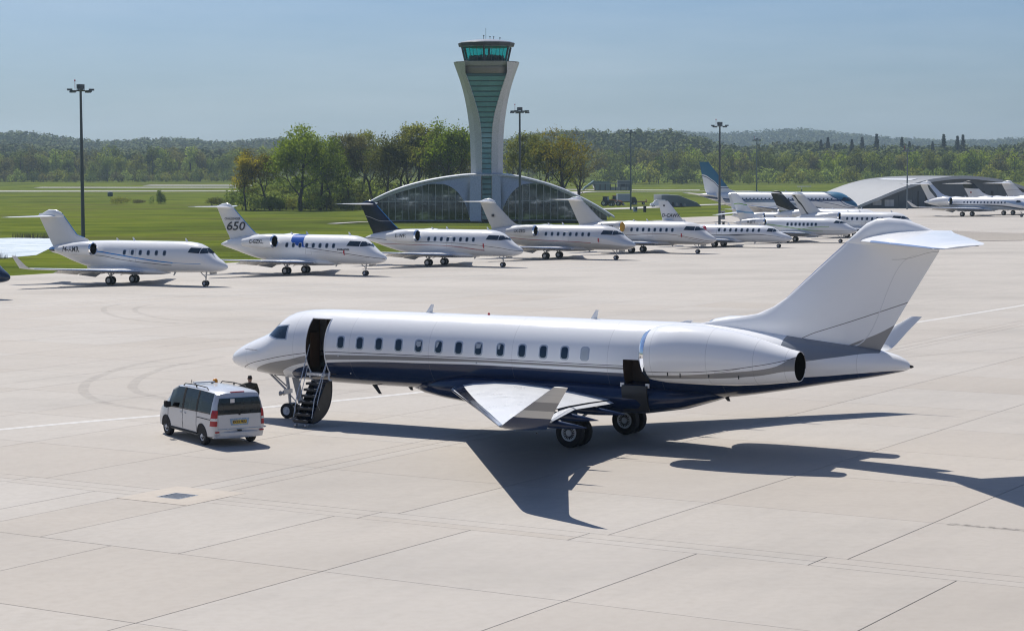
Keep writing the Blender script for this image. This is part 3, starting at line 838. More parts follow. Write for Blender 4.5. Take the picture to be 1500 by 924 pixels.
# open rear baggage hatch and its hanging door
mb = MB()
mb.box((-1.96, .55, 2.55), (1.0, .04, .95)); mb.box((-1.96, .8, 2.11), (.96, .6, .03)); mb.box((-1.96, .85, 3.0), (.96, .8, .03))
for x in (-1.46, -2.46):
    mb.prism([(x, .5, 2.1)] + [(x, 1.30 * math.cos(a), 2.84 + 1.30 * math.sin(a)) for a in np.linspace(-.6, .13, 8)] + [(x, .5, 3.0)], (.02, 0, 0), None)
mb.build('baggage_bay', M['inside'], J)
mb = MB()
dr = [(1.43, 2.12), (1.45, 1.95), (1.42, 1.75), (1.34, 1.5), (1.22, 1.22)]
mb.loft([[(-1.52, y, z), (-2.46, y, z), (-2.46, y + .06, z + .01), (-1.52, y + .06, z + .01)] for y, z in dr])
mb.build('baggage_door', M['dark'], J, smooth=30)
for x in (-1.5, -2.45):
    mb = MB(); mb.box((x, 1.40, 2.13), (.14, .05, .14)); mb.build('hinge', M['silver'], J)

# wings
nW = (0, -.07, 1)
def tip_n(a): return (0, -math.sin(R(a)), math.cos(R(a)))
wst = [(.6, 5.9, 1.52, 6.9, .78, nW), (1.5, 5.26, 1.60, 6.35, .70, nW), (3.2, 3.95, 1.68, 5.15, .52, nW), (5.2, 2.42, 1.78, 3.95, .40, nW), (7.3, .81, 1.88, 2.85, .31, nW), (10.5, -1.65, 2.02, 2.12, .22, nW), (13.2, -3.73, 2.12, 1.52, .15, nW)]
wlt = [(13.2, -3.73, 2.12, 1.52, .15, nW), (13.45, -3.94, 2.15, 1.47, .14, tip_n(22)), (13.62, -4.12, 2.24, 1.42, .13, tip_n(45)), (13.74, -4.38, 2.40, 1.30, .11, tip_n(64)), (13.95, -5.12, 2.85, .90, .075, tip_n(68)), (14.22, -6.08, 3.44, .44, .035, tip_n(68))]
for sd in (1, -1):
    lift = lambda L: [(q[0], q[1], q[2] + (.16 * (q[0] / 13.2) ** 2 if sd < 0 else 0), *q[3:]) for q in L]
    ws = stations(lift(wst), sd)
    wg = wing_loft(ws, 'wing', M['wing'], J)
    lead_edge(ws[1:], 'leading_edge', M['chrome'], wg, .075)
    wing_loft(stations(lift(wlt), sd), 'winglet', M['winglet'], wg)
    # drooped flaps
    for (ya, yb) in ((1.75, 5.0), (5.15, 9.6)):
        mb = MB(); rg = []
        for y in (ya, yb):
            xt = np.interp(y, [1.5, 3.2, 5.2, 7.3, 10.5], [-1.09, -1.2, -1.53, -2.04, -3.77]); c = np.interp(y, [1.5, 5.2, 10.5], [1.25, .95, .62]); z = np.interp(y, [1.5, 13.2], [1.56, 2.04])
            rg.append([(xt + .16, sd * y, z), (xt - .1, sd * y, z + .02), (xt - c * .22, sd * y, z - c * .04), (xt - .1, sd * y, z - .08), (xt + .16, sd * y, z - .07)])
        mb.loft(rg); mb.build('flap', M['wing'], wg, smooth=30)
    for y in (3.1, 5.9, 8.6):
        xt = np.interp(y, [1.5, 3.2, 5.2, 7.3, 10.5], [-1.09, -1.2, -1.53, -2.04, -3.77]); z = np.interp(y, [1.5, 13.2], [1.46, 1.98])
        mb = MB(); rings = []
        for t, r in ((1.15, .01), (.9, .08), (.3, .14), (-.3, .13), (-.9, .07), (-1.3, .01)):
            rings.append([(xt + t, sd * y + r * .7 * math.cos(2 * PI * k / 10), z - .12 - .05 * (t < 0) * abs(t) + r * math.sin(2 * PI * k / 10)) for k in range(10)])
        mb.loft(rings); mb.build('flap_track_fairing', M['fairing'], wg, smooth=50)
    mb = MB(); mb.box((-5.2, sd * 13.62, 2.06), (.05, .03, .03)); mb.build('static_wick', M['dark'], wg)
# belly fairing
B = []
for x, zb, zt, hw_ in ((7.7, 1.42, 1.52, .12), (7.0, 1.30, 1.85, .75), (6.0, 1.17, 2.1, 1.18), (5.0, 1.08, 2.24, 1.42), (3, 1.02, 2.27, 1.53), (0, 1.02, 2.25, 1.52), (-2, 1.08, 2.2, 1.45), (-3.4, 1.30, 2.1, 1.2), (-4.3, 1.58, 2.05, .8), (-4.9, 1.80, 1.98, .2)):
    B.append([(x, hw_ * math.copysign(abs(math.cos(2 * PI * k / 28)) ** .7, math.cos(2 * PI * k / 28)), (zb + zt) / 2 + (zt - zb) / 2 * math.copysign(abs(math.sin(2 * PI * k / 28)) ** .8, math.sin(2 * PI * k / 28))) for k in range(28)])
mb = MB(); mb.loft(B); mb.build('belly_fairing', M['fairing'], J, smooth=60)
# engines
prof = [(-3.02, 3.31, .79), (-3.25, 3.325, .88), (-3.75, 3.345, .95), (-4.4, 3.35, .97), (-5.2, 3.33, .95), (-6.2, 3.27, .86), (-7.2, 3.19, .69), (-8.0, 3.13, .53), (-8.32, 3.12, .475)]
for sd in (1, -1):
    nac = nacelle(J, 2.36, prof, M['jet_nacelle'], sd, plug=0, seg=40)
    mb = MB(); mb.loft([foil(Vector((-3.3, sd * .8, 3.42)), 4.2, Vector((0, 0, 1)), .5), foil(Vector((-3.5, sd * 1.75, 3.35)), 4.2, Vector((0, 0, 1)), .42)])
    mb.build('pylon', M['jet_skin'], J, smooth=40)
    mb = MB()
    for x, h in ((-4.05, .18), (-4.5, .22), (-5.5, .16), (-6.5, .18)):
        zz = 2.78 + .0; r = np.interp(-x, [4.3, 5.2, 6.2, 7.2], [.97, .95, .86, .69]); zc = np.interp(-x, [4.3, 5.2, 6.2, 7.2], [3.35, 3.33, 3.27, 3.19])
        mb = MB(); mb.box((x, sd * (2.36 + math.sqrt(r * r - (zz - zc) ** 2)), zz), (.028, .03, h)); mb.build('cowl_latch', M['dark'], nac)
    pass
# fin, bullet and tailplane
fst = [(3.35, -3.2, -10.00, .30), (3.9, -3.3, -10.31, .34), (4.18, -3.7, -10.47, .36), (4.30, -4.25, -10.54, .36), (4.43, -5.0, -10.61, .35), (4.57, -5.8, -10.69, .34), (4.82, -6.38, -10.84, .33), (5.12, -6.83, -11.02, .32), (6.14, -7.99, -11.65, .30), (6.75, -8.69, -12.02, .29), (7.2, -9.2, -12.1, .27)]
wing_loft([((xl, 0, z), xl - xt, (0, 1, 0), th) for z, xl, xt, th in fst], 'fin', M['jet_fin'], J)
mb = MB(); mb.tube([(-6.86, 0, 5.12), (-7.99, 0, 6.14), (-9.18, 0, 7.2)], .022, 6); mb.build('fin_leading_edge', M['chrome'], J)
rings = []
for x, zb, zt, hw_ in ((-8.95, 6.93, 7.02, .04), (-9.3, 6.85, 7.34, .15), (-9.6, 6.8, 7.60, .20), (-9.95, 6.8, 7.75, .23), (-10.35, 6.82, 7.785, .24), (-10.9, 6.85, 7.73, .23), (-11.4, 6.9, 7.56, .20), (-12.0, 6.95, 7.32, .13), (-12.5, 7.03, 7.12, .03)):
    rings.append([(x, hw_ * math.cos(2 * PI * k / 20), (zb + zt) / 2 + (zt - zb) / 2 * math.sin(2 * PI * k / 20)) for k in range(20)])
mb = MB(); mb.loft(rings); mb.build('fin_bullet', M['white'], J, smooth=60)
tst = [(0, -9.3, 7.03, 3.1, .30, -.36), (.9, -10.05, 7.03, 2.75, .25, -.31), (2.8, -11.75, 7.01, 2.15, .18, -.24), (4.4, -13.2, 6.99, 1.62, .11, -.18), (4.62, -13.42, 6.99, 1.5, .09, -.17), (4.8, -13.8, 6.99, 1.15, .05, -.14)]   # trimmed leading edge down
for sd in (1, -1):
    st = stations([q[:5] for q in tst], sd)
    mb = MB(); mb.loft([foil(Vector(q[0]), q[1], Vector(q[2]), q[3], t[5]) for q, t in zip(st, tst)]); tp = mb.build('tailplane', M['white'], J, smooth=35)
    lead_edge(st[1:], 'leading_edge', M['chrome'], tp, .05)
    for y, x in ((4.5, -14.5), (3.6, -13.9)):
        mb = MB(); mb.tube([(x + .1, sd * y, 7.08), (x - .22, sd * y, 7.08)], .008, 5); mb.build('static_wick', M['dark'], tp)
mb = MB(); mb.lathe([(-.06, .02), (0, .05), (.15, .06)], (-11.15, 0, 3.05), 'x', 10); mb.build('tail_light', M['black'], J, smooth=40)
# landing gear
def main_leg(parent, y, r, top, gap, wd, sd, detail=True, rim='rim', spokes=0):
    mb = MB(); mb.tube([(.15, y, top), (.02, y, r * 1.9), (0, y, r)], [.10, .085, .07], 10); mb.tube([(0, y - gap * .9, r), (0, y + gap * .9, r)], .055, 8)
    mb.tube([(0, y, r * 1.6), (-.9, y - sd * .4, top)], .045, 8); mb.tube([(.12, y, r * 2.2), (.35, y - sd * .9, top - .05)], .04, 8)
    mb.build('main_leg', M['steel'], parent, smooth=40)
    for k in (-1, 1): wheel(parent, (0, y + k * gap, r), r, wd, rim, 28 if detail else 14, spokes)
    if detail:
        mb = MB(); mb.box((.12, y + sd * .24, 1.28), (.75, .035, .72), (R(6), 'X')); mb.build('gear_door', M['fairing'], parent)
for sd in (1, -1): main_leg(J, sd * 2.03, .51, 1.55, .29, .30, sd, True, 'rim_white', 18)
NX = 13.45
mb = MB(); mb.tube([(NX + .18, 0, 1.7), (NX + .05, 0, .95), (NX, 0, .29)], [.075, .065, .05], 10); mb.tube([(NX, -.26, .29), (NX, .26, .29)], .04, 8)
mb.tube([(NX + .05, 0, .95), (NX + 1.0, 0, 1.68)], .045, 8); mb.tube([(NX + .1, 0, 1.15), (NX + .75, .0, 1.6)], .03, 8)
mb.tube([(NX + .02, 0, .5), (NX - .28, 0, .62), (NX - .02, 0, .85)], .028, 6); mb.box((NX + .1, 0, 1.02), (.22, .26, .16)); mb.build('nose_leg', M['steel'], J, smooth=40)
for k in (-1, 1): wheel(J, (NX, k * .2, .29), .29, .19, 'rim_white', 24)
for k in (-1, 1):
    mb = MB(); mb.lathe([(-.05, .04), (.02, .09), (.06, .10), (.065, .01)], (NX + .34, k * .11, .92), 'x', 12); mb.build('taxi_light', M['steel'], J, smooth=40)
mb = MB(); mb.tube([(NX + .0, 0, .92), (NX + .34, 0, .92)], .03, 6); mb.build('lamp_bracket', M['steel'], J)
mb = MB(); mb.prism([(NX - .25, .22, 1.62), (NX - .58, .22, 1.60), (NX - .82, .24, .62), (NX - .56, .24, .60)], (0, .03, 0), None); mb.build('nose_gear_door', M['grey'], J)

# airstair
XA, XB = 10.90, 11.66                              # aft and forward sides of the stair
def arcpts(n=12):
    """outer skin of the door, seen from the side: from the sill hinge, bulging under the cabin, to the foot"""
    p0, p1 = Vector((1.02, 1.70)), Vector((2.12, .16)); ax = p1 - p0; nr = Vector((-ax.y, ax.x)).normalized()
    if nr.x > 0: nr = -nr
    return [p0 + ax * t + nr * (.50 * math.sin(PI * min(1, t * .97 + .03)) ** .8) for t in [i / n for i in range(n + 1)]]
ap = arcpts()
sk = MB(); sk.loft([[(XA - .07, p.x, p.y), (XB + .07, p.x, p.y), (XB + .07, p.x - .03, p.y - .03), (XA - .07, p.x - .03, p.y - .03)] for p in ap])
stair = sk.build('airstair', M['fairing'], J, smooth=40)
for x in (XA - .06, XB + .03):
    mb = MB(); poly = [(x, p.x, p.y) for p in ap]
    for k in range(7):
        t = 1 - k / 7; t2 = 1 - (k + 1) / 7
        if x < 11: poly += [(x, 1.16 + 1.08 * t, 1.76 - 1.52 * t)]
        else: poly += [(x, 1.04 + 1.05 * t, 1.60 - 1.42 * t)]
    mb.prism(poly, (.03, 0, 0), None); mb.build('stringer', M['black'], stair)
for k in range(7):
    t = (k + .5) / 7; y = 1.28 + .98 * t; z = 1.66 - 1.50 * t
    mb = MB(); mb.box(((XA + XB) / 2, y, z), (XB - XA - .06, .26, .035)); mb.box(((XA + XB) / 2, y + .125, z - .03), (XB - XA - .06, .02, .075)); mb.build('step', M['dark'], stair)
    for xx in (XA + .18, XB - .22):
        mb = MB(); mb.box((xx, y + .10, z + .022), (.10, .07, .012)); mb.build('step_light', M['silver'], stair)
for k in range(2):
    mb = MB(); mb.lathe([(-.04, .065), (.04, .065)], ((XA + .15, XB - .15)[k], 2.28, .075), 'x', 12); mb.build('roller', M['steel'], stair, smooth=40)
for x, dz in ((XB + .04, 0), (XA - .02, 0)):
    mb = MB(); mb.tube([(x, 1.12, 2.95 if x > 11.2 else 2.45), (x, 1.98, 1.02), (x, 2.15, .35)], .018, 6); mb.build('handrail', M['silver'], stair)
    mb = MB(); mb.tube([(x - .03, 1.30, 2.15), (x - .03, 1.86, .82), (x - .03, 1.70, .60)], .014, 6); mb.build('rail_strut', M['silver'], stair)
# ------------------------------------------------------------------ the parked row
CL6 = [(10.40, 1.58, 1.66, .02), (10.25, 1.42, 1.84, .20), (9.8, 1.22, 2.14, .48), (9.2, 1.10, 2.50, .78), (8.85, 1.07, 2.78, .90), (8.35, 1.05, 3.20, 1.04), (7.7, 1.04, 3.52, 1.18), (6.8, 1.03, 3.70, 1.30), (6, 1.03, 3.74, 1.345), (0, 1.03, 3.74, 1.345), (-2.6, 1.12, 3.73, 1.30), (-4.2, 1.36, 3.68, 1.14), (-5.7, 1.70, 3.55, .90), (-7.4, 2.18, 3.28, .55), (-8.5, 2.46, 2.96, .28), (-9.0, 2.62, 2.74, .04)]
CL3 = [(11.35, 1.60, 1.68, .02), (11.2, 1.45, 1.86, .20), (10.7, 1.29, 2.18, .46), (10.1, 1.21, 2.52, .72), (9.75, 1.19, 2.80, .84), (9.2, 1.17, 3.24, .98), (8.5, 1.15, 3.56, 1.10), (7.6, 1.12, 3.70, 1.17), (6.5, 1.10, 3.74, 1.2), (0, 1.07, 3.74, 1.2), (-2.6, 1.22, 3.70, 1.15), (-4.2, 1.55, 3.62, 1.0), (-5.6, 1.95, 3.48, .78), (-7.0, 2.42, 3.30, .48), (-7.9, 2.62, 3.10, .3), (-8.15, 2.72, 2.98, .2)]
CIT = [(10.15, 1.12, 1.20, .02), (10.0, .98, 1.36, .16), (9.4, .82, 1.66, .42), (8.7, .74, 1.92, .66), (8.25, .72, 2.12, .80), (7.7, .70, 2.48, .92), (7.1, .69, 2.70, 1.0), (6.2, .69, 2.81, 1.06), (4, .69, 2.83, 1.07), (0, .69, 2.83, 1.07), (-2.5, .80, 2.82, 1.0), (-4.4, 1.15, 2.75, .82), (-6, 1.55, 2.62, .56), (-7.6, 1.95, 2.42, .28), (-8.2, 2.12, 2.24, .05)]
FAL = [(9.6, 1.62, 1.70, .02), (9.4, 1.45, 1.86, .18), (8.9, 1.26, 2.12, .44), (8.2, 1.10, 2.48, .70), (7.85, 1.06, 2.72, .82), (7.3, 1.02, 3.02, .98), (6.5, .98, 3.24, 1.1), (5.4, .95, 3.36, 1.17), (0, .95, 3.36, 1.17), (-2.5, 1.05, 3.34, 1.1), (-4.5, 1.4, 3.22, .9), (-6.2, 1.85, 3.02, .62), (-7.8, 2.28, 2.8, .32), (-8.7, 2.5, 2.64, .04)]
A19 = [(16.0, 3.0, 3.16, .04), (15.75, 2.62, 3.62, .55), (15.2, 2.30, 4.15, 1.0), (14.3, 2.05, 4.75, 1.45), (13.4, 1.93, 5.40, 1.72), (12.4, 1.87, 5.80, 1.89), (11, 1.84, 5.97, 1.97), (-4, 1.84, 5.97, 1.97), (-7, 2.15, 5.95, 1.9), (-10, 2.95, 5.88, 1.6), (-13, 3.95, 5.75, 1.1), (-16, 4.85, 5.62, .55), (-17.6, 5.3, 5.5, .14), (-17.8, 5.35, 5.42, .04)]
BIG = [(16.20, 2.12, 2.18, .02), (15.86, 1.89, 2.52, .33), (15.0, 1.72, 2.93, .72), (13.95, 1.60, 3.38, 1.03), (13.2, 1.535, 3.96, 1.19), (12.0, 1.48, 4.175, 1.325), (9.5, 1.455, 4.205, 1.37), (0, 1.455, 4.205, 1.37), (-3.6, 1.60, 4.19, 1.30), (-6.8, 2.07, 3.93, .98), (-9.8, 2.64, 3.58, .50), (-11.12, 3.0, 3.08, .03)]
T_CL6 = dict(fus=CL6, win=[-.11 + .772 * i for i in range(8)], wz=2.76, ws=[(8.92, 2.80), (8.30, 3.16), (6.95, 3.22), (6.72, 2.77), (8.2, 2.72)], split=8.02,
    wing=[(.5, 3.9, 1.10, 4.6, .55), (1.4, 3.15, 1.15, 4.0, .45), (4, 1.35, 1.30, 2.6, .28), (9.0, -1.75, 1.60, 1.25, .13)],
    wlt=[(9.0, -1.75, 1.60, 1.25, .13), (9.3, -1.95, 1.66, 1.15, .1, (0, -.5, .8)), (9.5, -2.3, 1.95, .9, .06, (0, -.95, .3)), (9.75, -3.0, 2.75, .4, .03, (0, -.95, .2))],
    fin=[(3.0, -3.6, -7.85, .24), (3.6, -4.0, -8.10, .28), (3.82, -4.85, -8.27, .28), (4.2, -5.35, -8.45, .27), (6.15, -7.45, -9.45, .22), (6.4, -7.75, -9.45, .2)],
    bullet=[(-7.4, 6.1, 6.2, .03), (-7.8, 6.05, 6.5, .13), (-8.2, 6.05, 6.66, .17), (-8.8, 6.1, 6.60, .16), (-9.5, 6.18, 6.34, .04)],
    tail=[(0, -7.7, 6.27, 2.0, .18), (1.5, -8.5, 6.29, 1.6, .13), (3.2, -9.5, 6.32, 1.0, .06)],
    eng=dict(y=1.98, prof=[(-1.0, 3.10, .56), (-1.3, 3.10, .64), (-2.2, 3.09, .67), (-3.2, 3.04, .60), (-4.2, 2.98, .45), (-4.75, 2.95, .36)]), ng=7.99, tr=1.5, belly=[(5.2, .98, 1.1, .1), (4.2, .88, 1.5, 1.0), (2, .84, 1.6, 1.36), (-1, .86, 1.6, 1.34), (-2.6, 1.0, 1.6, 1.0), (-3.8, 1.25, 1.5, .2)], door=(2.4, 1.9, 3.0))
T_CL3 = dict(T_CL6, fus=CL3, win=[1.22 + .87 * i for i in range(6)], wz=2.76, ws=[(10.05, 2.80), (9.4, 3.20), (8.15, 3.25), (7.98, 2.84), (9.2, 2.76)], split=9.05,
    fin=[(3.0, -3.5, -7.75, .22), (3.75, -3.72, -8.2, .26), (3.95, -4.3, -8.33, .26), (4.15, -5.05, -8.45, .26), (5.75, -6.5, -9.4, .22), (6.0, -6.75, -9.4, .2)],
    bullet=[(-6.5, 5.7, 5.82, .03), (-6.85, 5.62, 6.12, .14), (-7.4, 5.6, 6.34, .18), (-8.2, 5.62, 6.36, .18), (-9.0, 5.62, 6.0, .13), (-9.7, 5.68, 5.76, .03)],
    tail=[(0, -7.2, 5.74, 2.3, .2), (1.5, -8.3, 5.72, 1.8, .14), (3.4, -9.8, 5.70, 1.0, .06)],
    eng=dict(y=1.85, prof=[(-1.6, 3.04, .52), (-1.9, 3.04, .59), (-2.8, 3.03, .62), (-3.9, 2.98, .55), (-4.9, 2.92, .42), (-5.4, 2.9, .34)]), ng=9.0, tr=1.55,
    wlt=[(9.0, -1.75, 1.60, 1.25, .13), (9.3, -1.95, 1.64, 1.15, .1, (0, -.5, .8)), (9.5, -2.2, 1.85, .9, .06, (0, -.95, .3)), (9.85, -3.0, 2.7, .45, .03, (0, -.95, .2))], door=(2.09, 2.0, 3.1))
T_CIT = dict(T_CL6, fus=CIT, win=[.44 + .79 * i for i in range(8)], wz=2.2, ws=[(8.33, 2.06), (7.75, 2.42), (7.15, 2.46), (7.02, 2.05), (7.8, 2.0)], split=7.75,
    wing=[(.5, 3.0, .80, 3.9, .5), (1.2, 2.5, .84, 3.4, .42), (4, 1.0, 1.02, 2.4, .26), (9.2, -1.2, 1.42, 1.1, .12)], wlt=[(9.2, -1.2, 1.42, 1.1, .12), (9.5, -1.4, 1.46, .8, .06)],
    fin=[(2.4, -3.6, -7.9, .2), (2.85, -4.2, -8.0, .24), (3.15, -5.0, -8.1, .24), (5.86, -7.37, -8.81, .16)], bullet=None,
    tail=[(0, -6.4, 3.26, 1.9, .16), (1.5, -7.1, 3.30, 1.4, .12), (3.1, -7.9, 3.35, .95, .05)],
    eng=dict(y=1.72, prof=[(-1.24, 2.31, .40), (-1.5, 2.31, .46), (-2.4, 2.30, .49), (-3.6, 2.27, .42), (-4.5, 2.22, .32)]), ng=8.3, tr=1.35, belly=[(3.9, .66, .8, .1), (3.0, .55, 1.1, .8), (1, .5, 1.2, 1.1), (-1, .52, 1.2, 1.08), (-2.5, .72, 1.2, .6), (-3.4, .95, 1.15, .1)], door=(.44, 1.6, 2.45))
T_FAL = dict(T_CL6, fus=FAL, win=[-.07 + .59 * i for i in range(8)], wz=2.46, ws=[(7.95, 2.70), (7.4, 2.95), (6.75, 3.02), (6.55, 2.68), (7.5, 2.62)], split=7.3,
    wing=[(.5, 4.0, 1.15, 5.0, .55), (1.4, 3.2, 1.2, 4.3, .45), (4, 1.6, 1.38, 2.9, .28), (9.4, -2.2, 1.75, 1.2, .12)], wlt=[(9.4, -2.2, 1.75, 1.2, .12), (9.6, -2.5, 2.0, 1.0, .07, (0, -.9, .4)), (9.9, -3.3, 2.9, .5, .03, (0, -.95, .2))],
    fin=[(2.6, -3.8, -7.6, .24), (3.3, -4.4, -7.9, .28), (3.62, -5.3, -8.05, .28), (6.66, -8.15, -9.25, .16)], bullet=None,
    tail=[(0, -7.0, 4.02, 1.9, .17), (1.5, -7.9, 3.92, 1.5, .13), (4.0, -9.2, 3.72, .9, .05)],
    eng=dict(y=1.75, prof=[(-3.1, 2.77, .42), (-3.4, 2.77, .50), (-4.4, 2.76, .54), (-5.6, 2.72, .46), (-6.6, 2.68, .34)]), ng=7.2, tr=1.5, belly=[(4.6, .9, 1.05, .1), (3.6, .78, 1.4, .9), (1.5, .74, 1.5, 1.2), (-1, .76, 1.5, 1.15), (-3, 1.0, 1.5, .5), (-3.8, 1.3, 1.5, .1)], door=None, gx=.94)
T_BIG = dict(T_CL6, fus=BIG, win=[-.03 + .845 * i for i in range(13)], wz=3.10, ws=[(13.9, 3.18), (13.42, 3.53), (12.78, 3.60), (12.74, 3.13), (13.2, 3.10)], split=None,
    wing=[(.6, 5.9, 1.52, 6.9, .7), (1.5, 5.26, 1.6, 6.3, .6), (5.2, 2.42, 1.78, 3.95, .4), (13.2, -3.73, 2.12, 1.52, .15)], wlt=[(13.2, -3.73, 2.12, 1.52, .15), (13.6, -4.1, 2.24, 1.4, .12, (0, -.7, .7)), (14.2, -6.0, 3.44, .44, .04, (0, -.95, .3))],
    fin=[(3.35, -3.2, -10.0, .3), (4.18, -3.7, -10.47, .36), (4.57, -5.8, -10.69, .34), (5.12, -6.83, -11.02, .32), (6.75, -8.69, -12.02, .29), (7.2, -9.2, -12.1, .27)],
    bullet=[(-8.95, 6.93, 7.02, .04), (-9.6, 6.8, 7.60, .20), (-10.35, 6.82, 7.785, .24), (-11.4, 6.9, 7.56, .20), (-12.5, 7.03, 7.12, .03)],
    tail=[(0, -9.35, 7.10, 2.95, .3), (2.8, -11.6, 7.09, 1.95, .19), (4.78, -13.45, 7.085, 1.2, .07)],
    eng=dict(y=2.36, prof=[(-2.72, 3.30, .80), (-3.0, 3.32, .90), (-4.3, 3.35, .985), (-6.2, 3.27, .86), (-7.2, 3.19, .69), (-8.32, 3.12, .475)]), ng=13.4, tr=2.03, belly=[(7.7, 1.42, 1.52, .12), (6.0, 1.17, 2.1, 1.18), (3, 1.02, 2.27, 1.5), (-2, 1.08, 2.2, 1.4), (-5.3, 1.75, 2.0, .2)], door=None, wr=.5)
T_A19 = dict(T_CL6, fus=A19, win=[-8.6 + .80 * i for i in range(26)], wz=4.55, ws=[(15.0, 4.35), (14.3, 4.85), (13.5, 4.95), (13.3, 4.35), (14.3, 4.18)], split=14.0, wsize=(.28, .38),
    wing=[(1.0, 5.2, 2.25, 7.4, .9), (1.9, 4.6, 2.3, 6.6, .8), (6, 2.0, 2.75, 4.0, .45), (16.2, -4.0, 4.0, 1.5, .16)], wlt=[(16.2, -4.0, 4.0, 1.5, .16), (16.5, -4.3, 4.3, 1.2, .1, (0, -.8, .5)), (16.9, -5.2, 5.9, .6, .05, (0, -.95, .2))],
    fin=[(5.3, -8.2, -15.4, .5), (5.95, -9.3, -15.75, .5), (6.5, -10.6, -15.95, .48), (11.85, -15.2, -17.1, .28)], bullet=None,
    tail=[(.5, -13.0, 5.2, 3.6, .35), (3, -14.6, 5.45, 2.6, .25), (6.2, -16.6, 5.8, 1.3, .1)],
    eng=dict(y=5.75, prof=[(5.9, 1.75, .98), (5.5, 1.75, 1.12), (4.3, 1.78, 1.17), (3.0, 1.82, 1.0), (2.0, 1.86, .75)]), ng=11.04, tr=3.8, belly=[(7, 1.8, 2.2, .3), (5, 1.55, 2.8, 1.8), (0, 1.5, 2.9, 2.0), (-4, 1.65, 2.8, 1.7), (-6.5, 2.1, 2.6, .3)], door=None, wr=.58)

